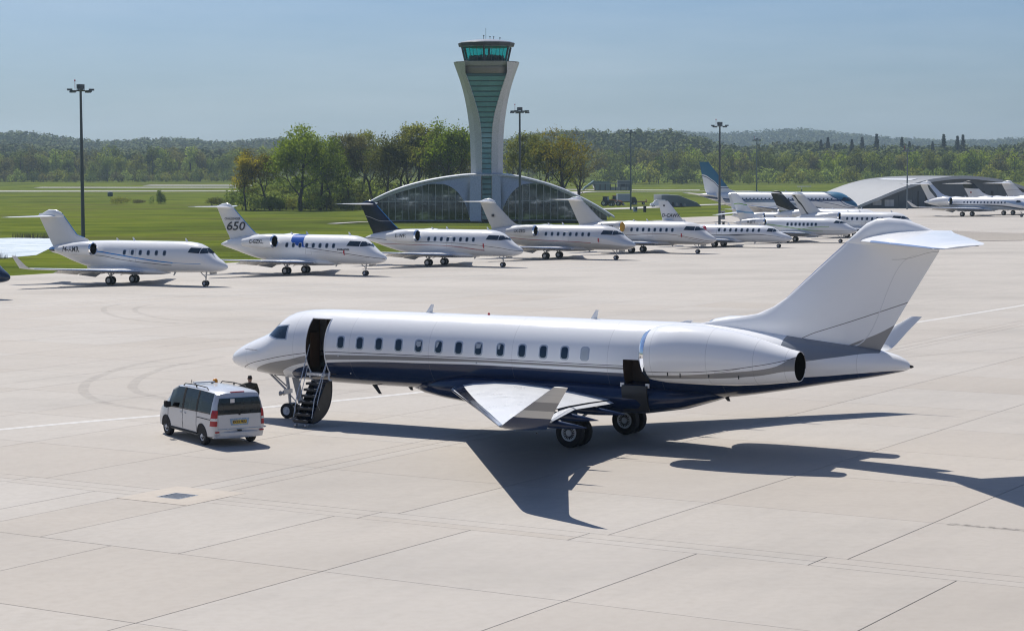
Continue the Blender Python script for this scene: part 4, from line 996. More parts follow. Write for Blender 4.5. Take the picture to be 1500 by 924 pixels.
def parked(T, label, loc, yaw, skin, finm, nac, group=None, cover=None, reg=None, extra=None, wingm='wing_plain', lo=False, trim=None, vis=-1, name='business_jet', cat='jet', tag=True, bullet=None, tpm='white'):
    J = thing(name, label, cat, (loc[0], loc[1], 0), R(yaw), group)
    F = Fus(T['fus'])
    F.mesh('fuselage', skin, J, 34 if lo else 44, 24 if lo else 32)
    ww, wh = T.get('wsize', (.29, .40))
    for x in T['win']: cabin_window(F, x, T['wz'], ww, wh, vis, J, M['winframe'], lo=True)
    ws = T['ws']
    for sd in (1, -1):
        sp = T['split']
        if sp:
            zt = np.interp(sp, [p[0] for p in ws[1:3][::-1]], [p[1] for p in ws[1:3][::-1]]); zb = np.interp(sp, [ws[3][0], ws[4][0], ws[0][0]], [ws[3][1], ws[4][1], ws[0][1]])
            patch(F, [ws[0], ws[1], (sp + .03, zt), (sp + .03, zb), ws[4]] if ws[4][0] > sp + .05 else [ws[0], ws[1], (sp + .03, zt), (sp + .03, zb)], sd, .012, J, 'flight_deck_window', M['glass'], .01)
            patch(F, [(sp - .03, zt), ws[2], ws[3], (sp - .03, zb)], sd, .012, J, 'flight_deck_window', M['glass'], .01)
        else: patch(F, ws, sd, .012, J, 'flight_deck_window', M['glass'], .01)
    if T['door']:
        x, z0, z1 = T['door']; mb = MB()
        q = [(x - .33, z0), (x + .33, z0), (x + .33, z1), (x - .33, z1), (x - .33, z0)]
        mb.tube([(a, vis * (F.y(a, b) + .004), b) for (a0, b0), (a1, b1) in zip(q, q[1:]) for a, b in [(a0 + (a1 - a0) * t / 4, b0 + (b1 - b0) * t / 4) for t in range(5)]], .013, 4)
        mb.build('escape_hatch_seam', M['grey'], J)
    for sd in (1, -1):
        st = stations(T['wing'], sd)
        wg = wing_loft(st, 'wing', M[wingm], J)
        lead_edge(st[1:], 'leading_edge', M['chrome'], wg, .05)
        wing_loft(stations(T['wlt'], sd), 'winglet', M[wingm], wg)
        W = T['wing']; ys = [q[0] for q in W]; ty = [q[1] - q[3] for q in W]
        for f in ((.18, .40), (.42, .66)):
            ya, yb = ys[-1] * f[0], ys[-1] * f[1]; mb = MB(); rg = []
            for y in (ya, yb):
                xt = np.interp(y, ys, ty); z = np.interp(y, ys, [q[2] for q in W]); c = np.interp(y, ys, [q[3] for q in W]) * .24
                rg.append([(xt + .15, sd * y, z), (xt - c * .8, sd * y, z - c * .55), (xt - c * .8, sd * y, z - c * .6), (xt + .15, sd * y, z - .1)])
            mb.loft(rg); mb.build('flap', M['offwhite'], wg)
        for f in (.24, .42, .60):
            y = ys[-1] * f; xt = np.interp(y, ys, ty); z = np.interp(y, ys, [q[2] for q in W]); mb = MB()
            mb.loft([[(xt + t, sd * y + r * .7 * math.cos(PI * k / 4), z - .14 - .12 * (t < 0) * abs(t) + r * math.sin(PI * k / 4)) for k in range(8)] for t, r in ((1.1, .01), (.7, .1), (0, .17), (-.7, .11), (-1.2, .01))])
            mb.build('flap_track_fairing', M['offwhite'], wg, smooth=50)
        tp = wing_loft(stations(T['tail'], sd), 'tailplane', M[tpm], J)
        E_ = T['eng']
        nc = nacelle(J, E_['y'], E_['prof'], nac, sd, seg=24, cover=cover, text=(reg if sd == vis else None), plug=.5)
        if T is not T_A19:
            p0 = E_['prof'][0]; xm = p0[0] - .6
            mb = MB(); mb.loft([foil(Vector((xm, sd * .5, p0[1])), 2.6, Vector((0, 0, 1)), .32), foil(Vector((xm - .1, sd * (E_['y'] - .4), p0[1])), 2.6, Vector((0, 0, 1)), .28)]); mb.build('pylon', skin, J, smooth=40)
        else:
            mb = MB(); mb.prism([(4.6, sd * 5.75, 2.7), (1.2, sd * 5.75, 2.9), (.6, sd * 5.75, 2.2), (3.0, sd * 5.75, 1.9)], (0, .3, 0), None); mb.build('pylon', M['white'], J)
        main_leg(J, sd * T['tr'], T.get('wr', .36), T['fus'][8][1] + .3, .24, .22, sd, False)
    fs = T['fin']
    fo = wing_loft([((xl, 0, z), xl - xt, (0, 1, 0), th) for z, xl, xt, th in fs], 'fin', finm, J)
    if trim:
        mb = MB(); mb.tube([(xl + .012, 0, z) for z, xl, xt, th in fs[2:]], .035, 6); mb.build('fin_leading_edge', M[trim], J)
    if T['bullet']:
        mb = MB(); mb.loft([[(x, hw_ * math.cos(2 * PI * k / 14), (zb + zt) / 2 + (zt - zb) / 2 * math.sin(2 * PI * k / 14)) for k in range(14)] for x, zb, zt, hw_ in T['bullet']]); mb.build('fin_bullet', M[bullet] if bullet else M['white'], J, smooth=60)
    mb = MB(); mb.loft([[(x, hw_ * math.copysign(abs(math.cos(PI * k / 10)) ** .7, math.cos(PI * k / 10)), (zb + zt) / 2 + (zt - zb) / 2 * math.sin(PI * k / 10)) for k in range(20)] for x, zb, zt, hw_ in T['belly']]); mb.build('belly_fairing', skin, J, smooth=60)
    nx = T['ng']; zb = F.bot(nx) + .15; r = .24
    mb = MB(); mb.tube([(nx + .12, 0, zb), (nx, 0, r)], [.07, .05], 8); mb.tube([(nx, -.2, r), (nx, .2, r)], .04, 6); mb.tube([(nx + .06, 0, .7), (nx - .7, 0, zb)], .035, 6); mb.build('nose_leg', M['steel'], J, smooth=40)
    for k in (-1, 1): wheel(J, (nx, k * .17, r), r, .15, 'rim', 14)
    for x in (nx + .95, nx + .1):
        pass
    mb = MB(); mb.prism([(nx + .95, .25, F.bot(nx + .9) + .1), (nx + .2, .25, F.bot(nx) + .08), (nx + .2, .3, F.bot(nx) - .22), (nx + .95, .3, F.bot(nx + .9) - .16)], (0, .02, 0), None); mb.build('nose_gear_door', M['offwhite'], J)
    for x, h in ((T['fus'][7][0] - .5, .3), (1.4, .3), (-.4, .22)):
        z = F.top(x) - .02; mb = MB(); mb.loft([[(x + .14, 0, z), (x, .02, z), (x - .14, 0, z), (x, -.02, z)], [(x - .1, 0, z + h), (x - .16, .01, z + h), (x - .24, 0, z + h), (x - .16, -.01, z + h)]]); mb.build('blade_aerial', M['white'], J)
    x = nx - 3.2; z = F.bot(x) + .03; mb = MB(); mb.loft([[(x + .12, 0, z), (x, .02, z), (x - .13, 0, z), (x, -.02, z)], [(x - .12, 0, z - .3), (x - .18, .01, z - .3), (x - .26, 0, z - .3), (x - .18, -.01, z - .3)]]); mb.build('blade_aerial', M['offwhite'], J)
    if tag:
        x = nx - 1.5; z = 2.2; mb = MB(); yy = vis * (F.y(x, z) + .03)
        mb.box((x, yy, z), (.12, .03, .34)); mb.box((x + .05, yy, z - .22), (.06, .025, .16)); mb.build('warning_streamer', M['red'], J)
    return J, F, fo

def cline(c, pts, wd, lim=None): return (c, up(pts, -wd / 2), up(pts, wd / 2), lim)
BLUE = srgb(40, 130, 200)[:3]; DK = (.035, .037, .045); REDL = (.30, .03, .035); GREEN = (.20, .42, .06)
# first: white with a blue line
sk = livery('white_blue_line_livery', (.78, .785, .79), [cline(BLUE, [(-2, 2.78), (0, 2.60), (3, 2.25), (6, 1.98), (8.5, 1.9)], .10, (-2.2, 6.4)), cline(BLUE, [(-2, 2.78), (3, 2.25), (6, 1.98), (9.5, 1.9)], .04, (3, 9.2)), cline(DK, [(-2, 2.45), (1, 2.12), (4, 1.86), (7, 1.72)], .05, (-2, 6.2)), (BLUE, [(-9, 2.88), (0, 2.88)], [(-9, 3.02), (0, 3.02)], (-8.3, -7.3)), (DK, [(-9, 2.70), (0, 2.70)], [(-9, 2.86), (0, 2.86)], (-8.3, -7.3))], .2)
fw = livery('white_fin', (.72, .72, .73), [], .22)
nw = livery('white_nacelle', (.74, .745, .75), [], .2)
M['bluetrim'] = plain('blue_trim', BLUE, .25)
ROW = 'parked jets in a slanting row behind the apron'
parked(T_CL3, 'white jet lettered P4-AMR with a thin blue line, leftmost white jet parked', (-33.59, 175.65), -29.5, sk, fw, nw, ROW, reg=('P4-AMR', .62, -3.75, 2.98, 'ink'), trim='bluetrim', tag=False)
# second: white demonstrator, big 650 on the fin
sk = livery('white_blue_disc_livery', (.80, .805, .81), [(srgb(30, 80, 165)[:3], [(.02, 3.62), (.2, 3.2), (.5, 2.95), (1.0, 2.75), (1.7, 2.60), (2.1, 2.58)], [(.02, 3.9), (1.45, 3.9), (1.6, 3.5), (1.75, 3.05), (2.05, 2.64)], (.04, 2.1)), cline(DK, [(2.2, 2.52), (4, 2.34), (6.5, 2.08), (9, 1.76), (10.4, 1.62)], .055, (2.2, 10.3)), cline((.4, .4, .42), [(2.2, 2.2), (6, 1.98), (9, 1.68)], .03, (2.2, 9))], .18)
J2, F2, _ = parked(T_CL6, 'white parked jet with CHALLENGER 650 on its fin and a blue patch above the windows', (-20.39, 192.63), -31, sk, fw, nw, ROW, reg=('C-GZKL', .50, -2.75, 3.06, 'ink'), trim='bluetrim')
def finfn(cx, cz, y): return lambda u, v: (cx + u, -y, cz + v)
lettering('fin_number', '650', 1.15, lambda u, v: (-7.15 + u * 1.32, -.165, 4.40 + v), M['ink'], J2, .18, .012)
lettering('fin_lettering', 'CHALLENGER', .31, finfn(-7.5, 5.13, .155), M['ink'], J2, .1, .004)
lettering('nose_lettering', 'BOMBARDIER', .22, fus_text(F2, -1, 6.4, 2.42), M['ink'], J2, 0, .008)
# third: navy tail
sk = livery('white_red_line_livery', (.74, .745, .75), [cline(DK, [(-9, 2.75), (-4, 2.5), (0, 2.45), (4, 2.32), (8, 1.98), (10.4, 1.65)], .045), cline(REDL, [(-9, 2.2), (-3, 2.15), (3, 2.05), (6.5, 1.75)], .05, (-7, 6.5)), cline(REDL, [(1, 2.1), (5, 1.8), (7, 1.62)], .03, (2, 6.5))], .18)
fn = livery('navy_fin', (.008, .014, .035), [cline((.35, .36, .4), [(-10, 5.2), (-8.5, 4.95), (-6.5, 4.5)], .05), ], .2)
parked(T_CL6, 'white parked jet with a dark navy fin, lettered EI-WFI', (-7.75, 209.8), -31, sk, fn, nw, ROW, reg=('EI-WFI', .5, -2.75, 3.06, 'ink'), trim='bluetrim', bullet='navy')
# fourth: silver-beige
SB = (.50, .49, .475)
sk = livery('silver_beige_livery', (.62, .62, .63), [((.47, .45, .42), None, [(-9, 2.4), (-2, 2.05), (3, 1.9), (6, 1.8), (10.4, 1.5)]), cline(REDL, [(-9, 2.45), (-2, 2.1), (3, 1.95), (6, 1.85)], .06, (-8, 5.5)), ((.50, .55, .62), [(5, 2.6), (7, 2.3), (10.4, 1.62)], [(5, 2.62), (7, 2.75), (10.4, 2.0)])], .2)
fs_ = livery('beige_fin', (.55, .545, .53), [], .25)
J4, F4, _ = parked(T_CL6, 'silver and beige parked jet with a plain pale fin, lettered LX-ZED', (4.55, 226.73), -31, sk, fs_, livery('silver_nacelle', (.5, .5, .5), [], .25), ROW, reg=('LX-ZED', .46, -2.75, 3.06, 'ink'))
mb = MB(); mb.box((-7.7, -.15, 4.72), (.36, .012, .3)); mb.build('fin_emblem', M['ink'], J4)
# fifth: yellow inlet covers
sk = livery('white_brown_line_livery', (.73, .725, .715), [((.5, .48, .45), None, [(-9, 2.2), (0, 1.55), (5, 1.5), (10.4, 1.3)]), cline((.16, .08, .06), [(-1, 2.1), (3, 2.3), (6, 2.15), (8, 1.8), (10.4, 1.45)], .05, (-1, 10.3)), cline((.16, .08, .06), [(6, 2.0), (8, 1.62), (10, 1.3)], .03, (6, 10))], .2)
parked(T_CL6, 'white parked jet with yellow covers over its engine inlets', (15.03, 243.74), -31, sk, livery('warm_white_fin', (.64, .63, .61), [], .25), livery('warm_white_nacelle', (.6, .59, .57), [], .25), ROW, cover='yellow', reg=('D-OOF', .5, -2.7, 3.06, 'ink'))
# sixth: small jet, crimson inlet covers
M['crimson'] = plain('crimson_cover', (.50, .02, .07), .6, 0, .12)
sk = livery('white_grey_flash_livery', (.74, .75, .77), [(DK, [(-3, 1.5), (2, 1.5), (5, 1.62), (8, 1.45), (10, 1.15)], [(-3, 1.55), (2, 1.62), (5, 1.72), (8, 1.49), (10, 1.17)]), ((.45, .47, .5), [(-8, .9), (-2, 1.22), (4, 1.42), (9, 1.2)], [(-8, 1.0), (-2, 1.32), (4, 1.5), (9, 1.22)])], .2)
J6, F6, _ = parked(T_CIT, 'small white parked jet with crimson covers over its engine inlets and D-CAWX on the fin', (26.7, 262.28), -31, sk, fw, nw, ROW, cover='crimson', tag=False)
lettering('fin_lettering', 'D-CAWX', .62, finfn(-6.9, 3.95, .13), M['ink'], J6, .15, .012)
mb = MB(); mb.box((-7.9, -.10, 5.25), (.26, .012, .2)); mb.build('fin_emblem', M['ink'], J6)
# seventh: green lines
sk = livery('white_green_line_livery', (.76, .77, .78), [cline(GREEN, [(-4, 2.45), (-1, 2.2), (2, 1.8), (5, 1.55), (7, 1.45)], .09, (-4, 5)), cline(GREEN, [(1, 1.75), (4, 2.1), (6.5, 2.2)], .07, (1.5, 6)), cline((.3, .32, .3), [(-4, 2.3), (0, 1.95), (3, 1.6)], .05)], .2)
fgn = livery('white_green_fin', (.74, .75, .77), [cline(GREEN, [(-9, 5.1), (-8, 5.25), (-6.5, 5.05)], .12), ((.25, .45, .6), [(-9, 4.0), (-6, 3.9)], [(-9, 4.35), (-6, 4.1)])], .2)
J7, F7, _ = parked(T_FAL, 'white parked jet with thin green lines along its side, lettered M-JETT', (38.4, 280.0), -31, sk, fgn, nw, ROW, reg=('M-JETT', .44, -5.0, 2.74, 'ink'), tag=False)
# beyond the row
skp = sk = livery('plain_white_livery', (.77, .775, .78), [cline((.3, .31, .34), [(-9, 2.3), (9, 2.2)], .05)], .2)
fbk = livery('white_dark_edge_fin', (.62, .63, .64), [(DK, [(-10, 6.2), (-8.2, 4.9), (-5, 2.5)], [(-10, 6.55), (-8.2, 5.25), (-5, 2.85)])], .2)
parked(T_CL6, 'white parked jet just behind the green-lined one, its pale fin edged in black', (50.1, 301.0), -31, sk, fbk, nw, None, lo=True, tag=False)
fst_ = livery('dark_striped_fin', (.62, .63, .62), [((.02, .022, .026), [(-9.5, 3.9), (-7.0, 3.6), (-5, 3.0)], [(-10, 6.6), (-5, 6.6)]), ((.62, .63, .62), [(-9.6, 4.2), (-7.6, 3.75), (-5, 3.2)], [(-9.6, 4.5), (-7.6, 3.95), (-5, 3.35)]), ((.2, .22, .09), [(-9.6, 3.2), (-7.6, 2.9)], [(-9.6, 3.95), (-7.4, 3.4)])], .25)
parked(T_CL6, 'white parked jet with a black striped fin, half hidden in front of the airliner', (50.4, 328.0), -31, sk, fst_, nw, None, lo=True, tag=False, bullet='dark')
parked(T_CIT, 'small white jet all but hidden behind the green-lined jet, a few windows showing', (45.2, 350.0), -31, sk, livery('white_black_edge_fin', (.64, .65, .66), [(DK, [(-9, 6.0), (-5, 3.2)], [(-9, 7.5), (-5, 4.2)])], .25), nw, None, lo=True, tag=False)
# airliner
TE = srgb(62, 112, 140)[:3]; TD = srgb(28, 60, 100)[:3]
sk = livery('white_teal_airliner_livery', (.78, .785, .79), [(TE, [(8.5, 6.3), (10, 5.6), (12, 4.9), (13.5, 4.2), (15, 3.5), (16, 3.2)], [(8, 6.5), (16, 6.5)]), (TD, [(-17, 4.7), (-10, 4.32), (0, 4.25), (2, 4.2)], [(-17, 5.2), (-10, 4.62), (2, 4.5)]), ((.20, .26, .33), [(0, 3.9), (4, 3.3), (9, 2.4), (12, 1.8)], [(0, 4.3), (4, 3.85), (9, 3.0), (13, 2.1)]), cline(TD, [(4, 5.1), (8, 4.3), (12, 3.6), (15.5, 2.9)], .1, (3, 15.6)), (TD, [(8.5, 5.9), (12, 4.75), (16, 3.0)], [(8.5, 6.1), (12, 4.92), (16, 3.12)])], .2)
fta = livery('teal_top_fin', (.74, .75, .76), [(TE, [(-17, 9.4), (-14, 8.2), (-12, 7.0)], None), (TD, [(-17, 9.0), (-14, 7.85), (-12, 6.6)], [(-17, 9.15), (-14, 8.0), (-12, 6.75)])], .2)
parked(T_A19, 'large white airliner with a teal fin top and teal nose by the hangar', (52.0, 396.0), -30, sk, fta, livery('airliner_nacelle', (.7, .7, .71), [], .25), None, lo=True, tag=False, name='airliner', cat='airliner')
# three by the hangar
fb1 = livery('white_grey_stripe_fin', (.70, .70, .69), [((.05, .065, .08), [(-12.2, 8.3), (-9.5, 5.5), (-8, 4.0), (-6.5, 2.6)], [(-12.2, 9.5), (-9.5, 6.5), (-8, 4.9), (-6.5, 3.4)]), ((.45, .52, .64), [(-12.2, 9.5), (-9.5, 6.5), (-8, 4.9), (-6.5, 3.4)], None)], .2)
sg = livery('silver_blue_livery', (.74, .75, .77), [((.36, .42, .50), [(-11, 1.0), (16, .5)], [(-11, 2.9), (0, 2.45), (6, 2.4), (16, 1.8)]), ((.03, .045, .08), [(-3, 2.45), (4, 2.4), (10, 2.1), (16, 1.4)], [(-3, 2.62), (4, 2.6), (10, 2.4), (16, 1.7)]), ((.30, .40, .55), [(8, 3.5), (13, 2.6), (16, 2.2)], [(8, 3.55), (13, 3.4), (16, 3.0)])], .2)
HG = 'large jets parked beside the domed hangar'
parked(T_BIG, 'large silver-blue jet with a dark stripe on its fin beside the hangar', (100.5, 449.9), -44, sg, fb1, nw, HG, lo=True, tag=False)
fb2 = livery('black_top_fin', (.68, .68, .69), [((.02, .022, .026), [(-13, 6.1), (-8, 5.9)], None), (REDL, [(-10.4, 4.9), (-9, 4.9)], [(-10.4, 5.25), (-9, 5.25)], (-9.95, -9.55))], .2)
parked(T_BIG, 'large white jet with a black fin top beside the hangar', (112.9, 463.6), -44, skp, fb2, nw, HG, lo=True, tag=False, bullet='dark', tpm='offwhite')
fb3 = livery('plain_pale_fin', (.66, .66, .67), [cline((.25, .2, .24), [(-12, 5.6), (-8, 5.5)], .06), cline((.25, .2, .24), [(-12, 5.3), (-8, 5.15)], .04)], .2)
parked(T_BIG, 'large white jet at the right edge beside the hangar, plain pale fin with fine lines', (125.3, 477.2), -44, skp, fb3, nw, HG, lo=True, tag=False)
# dark nose entering on the left
sd_ = livery('dark_blue_livery', (.018, .035, .07), [], .15)
parked(T_CL3, 'dark blue jet at the left edge of the picture, only its nose in view', (-47.6, 158.9), -30, sd_, sd_, sd_, ROW, tag=False, wingm='offwhite', tpm='offwhite')
# ------------------------------------------------------------------ the van (x forward, origin under the rear axle)
V = thing('passenger_van', 'silver passenger van with dark windows and an amber beacon bar, parked by the jet nose', 'van', (-9.8212, 69.857, 0), R(121.7))
M['van'] = plain('silver_van_paint', (.56, .575, .60), .22, .25, .02)
M['vglass'] = plain('van_glass', (.012, .02, .024), .05, 0, .3, 2, .6)
M['vglass_green'] = plain('van_side_glass', (.06, .10, .10), .05, 0, .3, 2, .6)
def see_through(name, tint):
    n = NT(name); t_ = n.n('ShaderNodeBsdfTransparent'); t_.inputs[0].default_value = (*tint, 1); g_ = n.n('ShaderNodeBsdfGlossy'); g_.inputs['Roughness'].default_value = .03
    f_ = n.n('ShaderNodeFresnel'); f_.inputs[0].default_value = 1.55; m_ = n.n('ShaderNodeMixShader'); n.t.links.new(f_.outputs[0], m_.inputs[0]); n.t.links.new(t_.outputs[0], m_.inputs[1]); n.t.links.new(g_.outputs[0], m_.inputs[2]); n.t.links.new(m_.outputs[0], n.t.nodes['Material Output'].inputs[0]); return n.m
M['vclear'] = see_through('tinted_window', (.62, .74, .73)); M['vdark'] = see_through('dark_tinted_window', (.46, .57, .57))
M['lamp_red'] = plain('red_lens', (.40, .012, .02), .2)
M['lamp_white'] = plain('clear_lens', (.7, .68, .66), .2)
M['trim_blue'] = plain('bluish_trim', (.25, .36, .5), .25, .3)
M['trim'] = plain('black_trim', (.014, .014, .015), .8)
# sections: x, sill z, belt z, roof z, half widths at sill, belt, roof edge, roof crown
VS = [(-.98, .42, 1.10, 1.40, .80, .84, .72), (-.94, .36, 1.12, 1.66, .90, .915, .75), (-.88, .33, 1.13, 1.80, .93, .945, .765), (-.70, .30, 1.13, 1.855, .94, .955, .775), (.4, .28, 1.12, 1.885, .945, .955, .785), (1.7, .28, 1.10, 1.88, .945, .955, .78), (2.5, .28, 1.08, 1.84, .945, .95, .765), (2.9, .28, 1.06, 1.72, .945, .945, .74), (3.3, .28, 1.05, 1.42, .94, .935, .76), (3.58, .28, 1.03, 1.16, .93, .92, .80), (3.9, .30, .90, .98, .89, .87, .74), (4.08, .34, .74, .80, .78, .74, .64), (4.14, .42, .58, .64, .6, .56, .5)]
def vsec(x):
    a = [np.interp(x, [q[0] for q in VS], [q[i] for q in VS]) for i in range(7)]; return a
def vring(x):
    _, zs_, zb, zr, ws_, wb, wr = vsec(x)
    zm = (zs_ + zb) / 2
    h = [(0, zs_ - .02), (ws_ * .9, zs_ - .02), (ws_, zs_ + .05), (max(ws_, wb) + .018, zm), (wb, zb), ((wb + wr) / 2 + .008, (zb + zr) / 2), (wr, zr - .045), (wr - .06, zr - .008), (wr * .5, zr + .02), (0, zr + .028)]
    return [(x, y, z) for y, z in h] + [(x, -y, z) for y, z in h[-2:0:-1]]
def vy(x, z):
    """half width of the body side at height z"""
    r = [(q[1], q[2]) for q in vring(x)[2:8]]
    return float(np.interp(z, [b for a, b in r], [a for a, b in r]))
mb = MB(); rings_v = [vring(x) for x in sorted(set([q[0] for q in VS] + [-.72, 3.02, 1.0, 2.2]))]; nr_ = len(rings_v[0])
mb.v = [p_ for r_ in rings_v for p_ in r_]
for i in range(len(rings_v) - 1):
    xm = (rings_v[i][0][0] + rings_v[i + 1][0][0]) / 2
    for k in range(nr_):
        if -.72 < xm < 3.02 and k in (4, 5, nr_ - 5, nr_ - 6): continue           # window openings
        k2 = (k + 1) % nr_; mb.f.append((i * nr_ + k, i * nr_ + k2, (i + 1) * nr_ + k2, (i + 1) * nr_ + k))
mb.f += [tuple(range(nr_))[::-1], tuple((len(rings_v) - 1) * nr_ + k for k in range(nr_))]
body = mb.build('body', M['van'], V, smooth=38)
mb = MB(); mb.box((1.0, 0, .9), (3.6, 1.7, .05)); mb.box((2.85, 0, 1.0), (.35, 1.7, .3)); mb.build('cabin_floor', M['dark'], V)
for sx_ in (-.35, .75, 1.75):
    for sy_ in ((-.52, 0, .52) if sx_ < 1.5 else (-.48, .48)):
        mb = MB(); mb.loft([[(sx_ - .12, sy_ - .22, .9), (sx_ + .05, sy_ - .22, .9), (sx_ + .05, sy_ + .22, .9), (sx_ - .12, sy_ + .22, .9)], [(sx_ - .22, sy_ - .2, 1.42), (sx_ - .10, sy_ - .2, 1.42), (sx_ - .10, sy_ + .2, 1.42), (sx_ - .22, sy_ + .2, 1.42)]])
        mb.box((sx_ - .17, sy_, 1.54), (.09, .26, .17)); mb.build('seat', M['grey'], V, smooth=40)
def vpatch(poly, sd, off, name, mat, parent):
    q = []
    for a, b in zip(poly, poly[1:] + poly[:1]): q += [(a[0] + (b[0] - a[0]) * k / 5, a[1] + (b[1] - a[1]) * k / 5) for k in range(5)]
    cx, cz = sum(p[0] for p in q) / len(q), sum(p[1] for p in q) / len(q)
    mb = MB(); n = len(q); rings = [[(cx + (x - cx) * s, cz + (z - cz) * s) for x, z in q] for s in (1, .6, .2)]
    rings = [[(x, sd * (vy(x, z) + off), z) for x, z in r] for r in rings]
    mb.loft([[(x, y - sd * .012, z) for x, y, z in rings[0]]] + rings, caps=False); mb.add(rings[-1], [tuple(range(n))])
    return mb.build(name, mat, parent, smooth=30)
for sd in (1, -1):
    zt_ = lambda x: vsec(x)[3] - .05; zb_ = lambda x: vsec(x)[2] + .005
    vpatch([(-.72, zb_(-.72)), (-.72, zt_(-.72)), (.45, zt_(.45)), (.45, zb_(.45))], sd, .004, 'side_window', M['vdark'], V)
    vpatch([(.47, zb_(.47)), (.47, zt_(.47)), (1.66, zt_(1.66)), (1.66, zb_(1.66))], sd, .004, 'side_window', M['vdark'], V)
    vpatch([(1.70, zb_(1.7)), (1.70, zt_(1.7)), (2.45, zt_(2.45)), (2.9, zt_(2.9) - .02), (3.02, zb_(3.0) + .2), (3.02, zb_(3.02))], sd, .004, 'door_window', M['vclear'], V)
    for x0_, x1_ in ((.40, .52), (1.60, 1.76)): vpatch([(x0_, zb_(x0_)), (x0_, zt_(x0_)), (x1_, zt_(x1_)), (x1_, zb_(x1_))], sd, .009, 'pillar', M['trim'], V)
    mb = MB(); mb.tube([(x, sd * (vy(x, zb_(x)) + .004), zb_(x)) for x in np.linspace(-.72, 3.0, 12)], .018, 5); mb.build('waist_seal', M['trim'], V)
    mb = MB(); mb.tube([(3.02, sd * vy(3.02, zb_(3.02)), zb_(3.02)), (2.95, sd * vy(2.95, zt_(2.95)), zt_(2.95)), (2.4, sd * (vy(2.4, zt_(2.4)) + .0), zt_(2.4))], .03, 6); mb.build('pillar', M['van'], V)
    for x in (1.68, 3.02, .46):
        mb = MB(); zs_ = np.linspace(.42, 1.10, 7); mb.tube([(x + (.25 if x > 3 and z < .75 else 0) * (.75 - z), sd * (vy(x, z) + .003), z) for z in zs_], .007, 4); mb.build('door_seam', M['trim'], V)
    mb = MB(); mb.tube([(x, sd * (vy(x, .93) + .006), .93) for x in np.linspace(-.75, .4, 6)], .014, 4); mb.build('slide_rail', M['trim'], V)
    for x in (1.50, 1.86):
        mb = MB(); mb.box((x, sd * (vy(x, .97) + .02), .97), (.18, .03, .04)); mb.build('door_handle', M['van'], V)
    mb = MB(); mb.tube([(x, sd * (vy(x, .36) + .008), .36) for x in np.linspace(.45, 2.75, 8)], .035, 5); mb.build('sill_trim', M['trim'], V)
    for cx in (0, 3.2):
        mb = MB(); c = []
        for k in range(17):
            a = PI * k / 16; c.append((cx + .40 * math.cos(a), .33 + .40 * math.sin(a)))
        yo = [sd * (vy(min(x, 4.05), max(z, .34)) + .006) for x, z in c]
        mb.add([(x, y, z) for (x, z), y in zip(c, yo)] + [(cx, sd * .93, .33)], [tuple(range(17)) ])
        mb.tube([(x, y, z) for (x, z), y in zip(c, yo)], .018, 5); mb.build('wheel_arch', M['trim'], V, fix=True)
        w_ = wheel(V, (cx, sd * .85, .33), .33, .23, 'rim_white', 24, 10)
    mm = MB(); mm.loft([[(2.62, sd * 1.0, 1.07), (2.80, sd * 1.0, 1.07), (2.80, sd * 1.0, 1.25), (2.62, sd * 1.0, 1.25)], [(2.64, sd * 1.16, 1.05), (2.84, sd * 1.15, 1.05), (2.84, sd * 1.15, 1.29), (2.64, sd * 1.16, 1.29)], [(2.68, sd * 1.2, 1.09), (2.8, sd * 1.2, 1.09), (2.8, sd * 1.2, 1.25), (2.68, sd * 1.2, 1.25)]]); mi = mm.build('door_mirror', M['trim'], V, smooth=40)
    # tail lights
    def tl(z0, z1, name, mat, parent, o=.012):
        mb = MB(); rg = []
        for z in np.linspace(z0, z1, 7):
            y1 = vy(-.90, z); k_ = -.72 - .12 * (z - z0) / (z1 - z0); rg.append([(k_, sd * (vy(k_, z) + o), z), (-.90, sd * (y1 + o), z), (-1.0 - o, sd * (y1 - .05), z), (-1.0 - o, sd * (y1 - .13), z), (-.9, sd * (y1 - .13), z), (k_, sd * (y1 - .1), z)])
        mb.loft(rg); return mb.build(name, mat, parent, smooth=40)
    t = tl(.72, 1.26, 'tail_light', M['lamp_red'], V); tl(.90, .99, 'reversing_lens', M['lamp_white'], t, .017)
    mb = MB(); mb.box((-1.0, sd * .82, .52), (.03, .15, .05)); mb.build('reflector', M['lamp_red'], V)
    mb = MB(); x0, x1 = -.05, 2.15; y = .70
    mb.tube([(x0, sd * y, 1.86), (x0 + .12, sd * y, 1.945), (1.0, sd * (y + .01), 1.965), (x1 - .15, sd * y, 1.93), (x1, sd * y, 1.85)], .018, 6); mb.box((1.0, sd * y, 1.92), (.06, .03, .07)); mb.build('roof_rail', M['trim'], V, smooth=40)
mb = MB(); rg = []
for z in (1.11, 1.25, 1.42, 1.56, 1.66):
    x = np.interp(z, [1.10, 1.40, 1.66, 1.80], [-.985, -.984, -.955, -.90]) - .03; hw_ = np.interp(z, [1.1, 1.4, 1.72], [.80, .79, .70]); rg.append([(x, -hw_, z), (x, hw_, z), (x + .03, hw_, z), (x + .03, -hw_, z)])
mb.loft(rg); mb.build('rear_window', M['vglass'], V, smooth=30)
for q in (((-1.0, .25, 1.56), (.006, .16, .14)), ((-1.008, -.42, 1.2), (.006, .2, .06))):
    mb = MB(); mb.box(*q); mb.build('window_sticker', M['lamp_white'], V)
mb = MB(); rg = []
for z in (.60, .75, .92, 1.10): rg.append([(-1.005, -.78, z), (-1.005, .78, z), (-.9, .78, z), (-.9, -.78, z)])
mb.loft(rg); tg = mb.build('tailgate', M['van'], V)
mb = MB(); rg = []
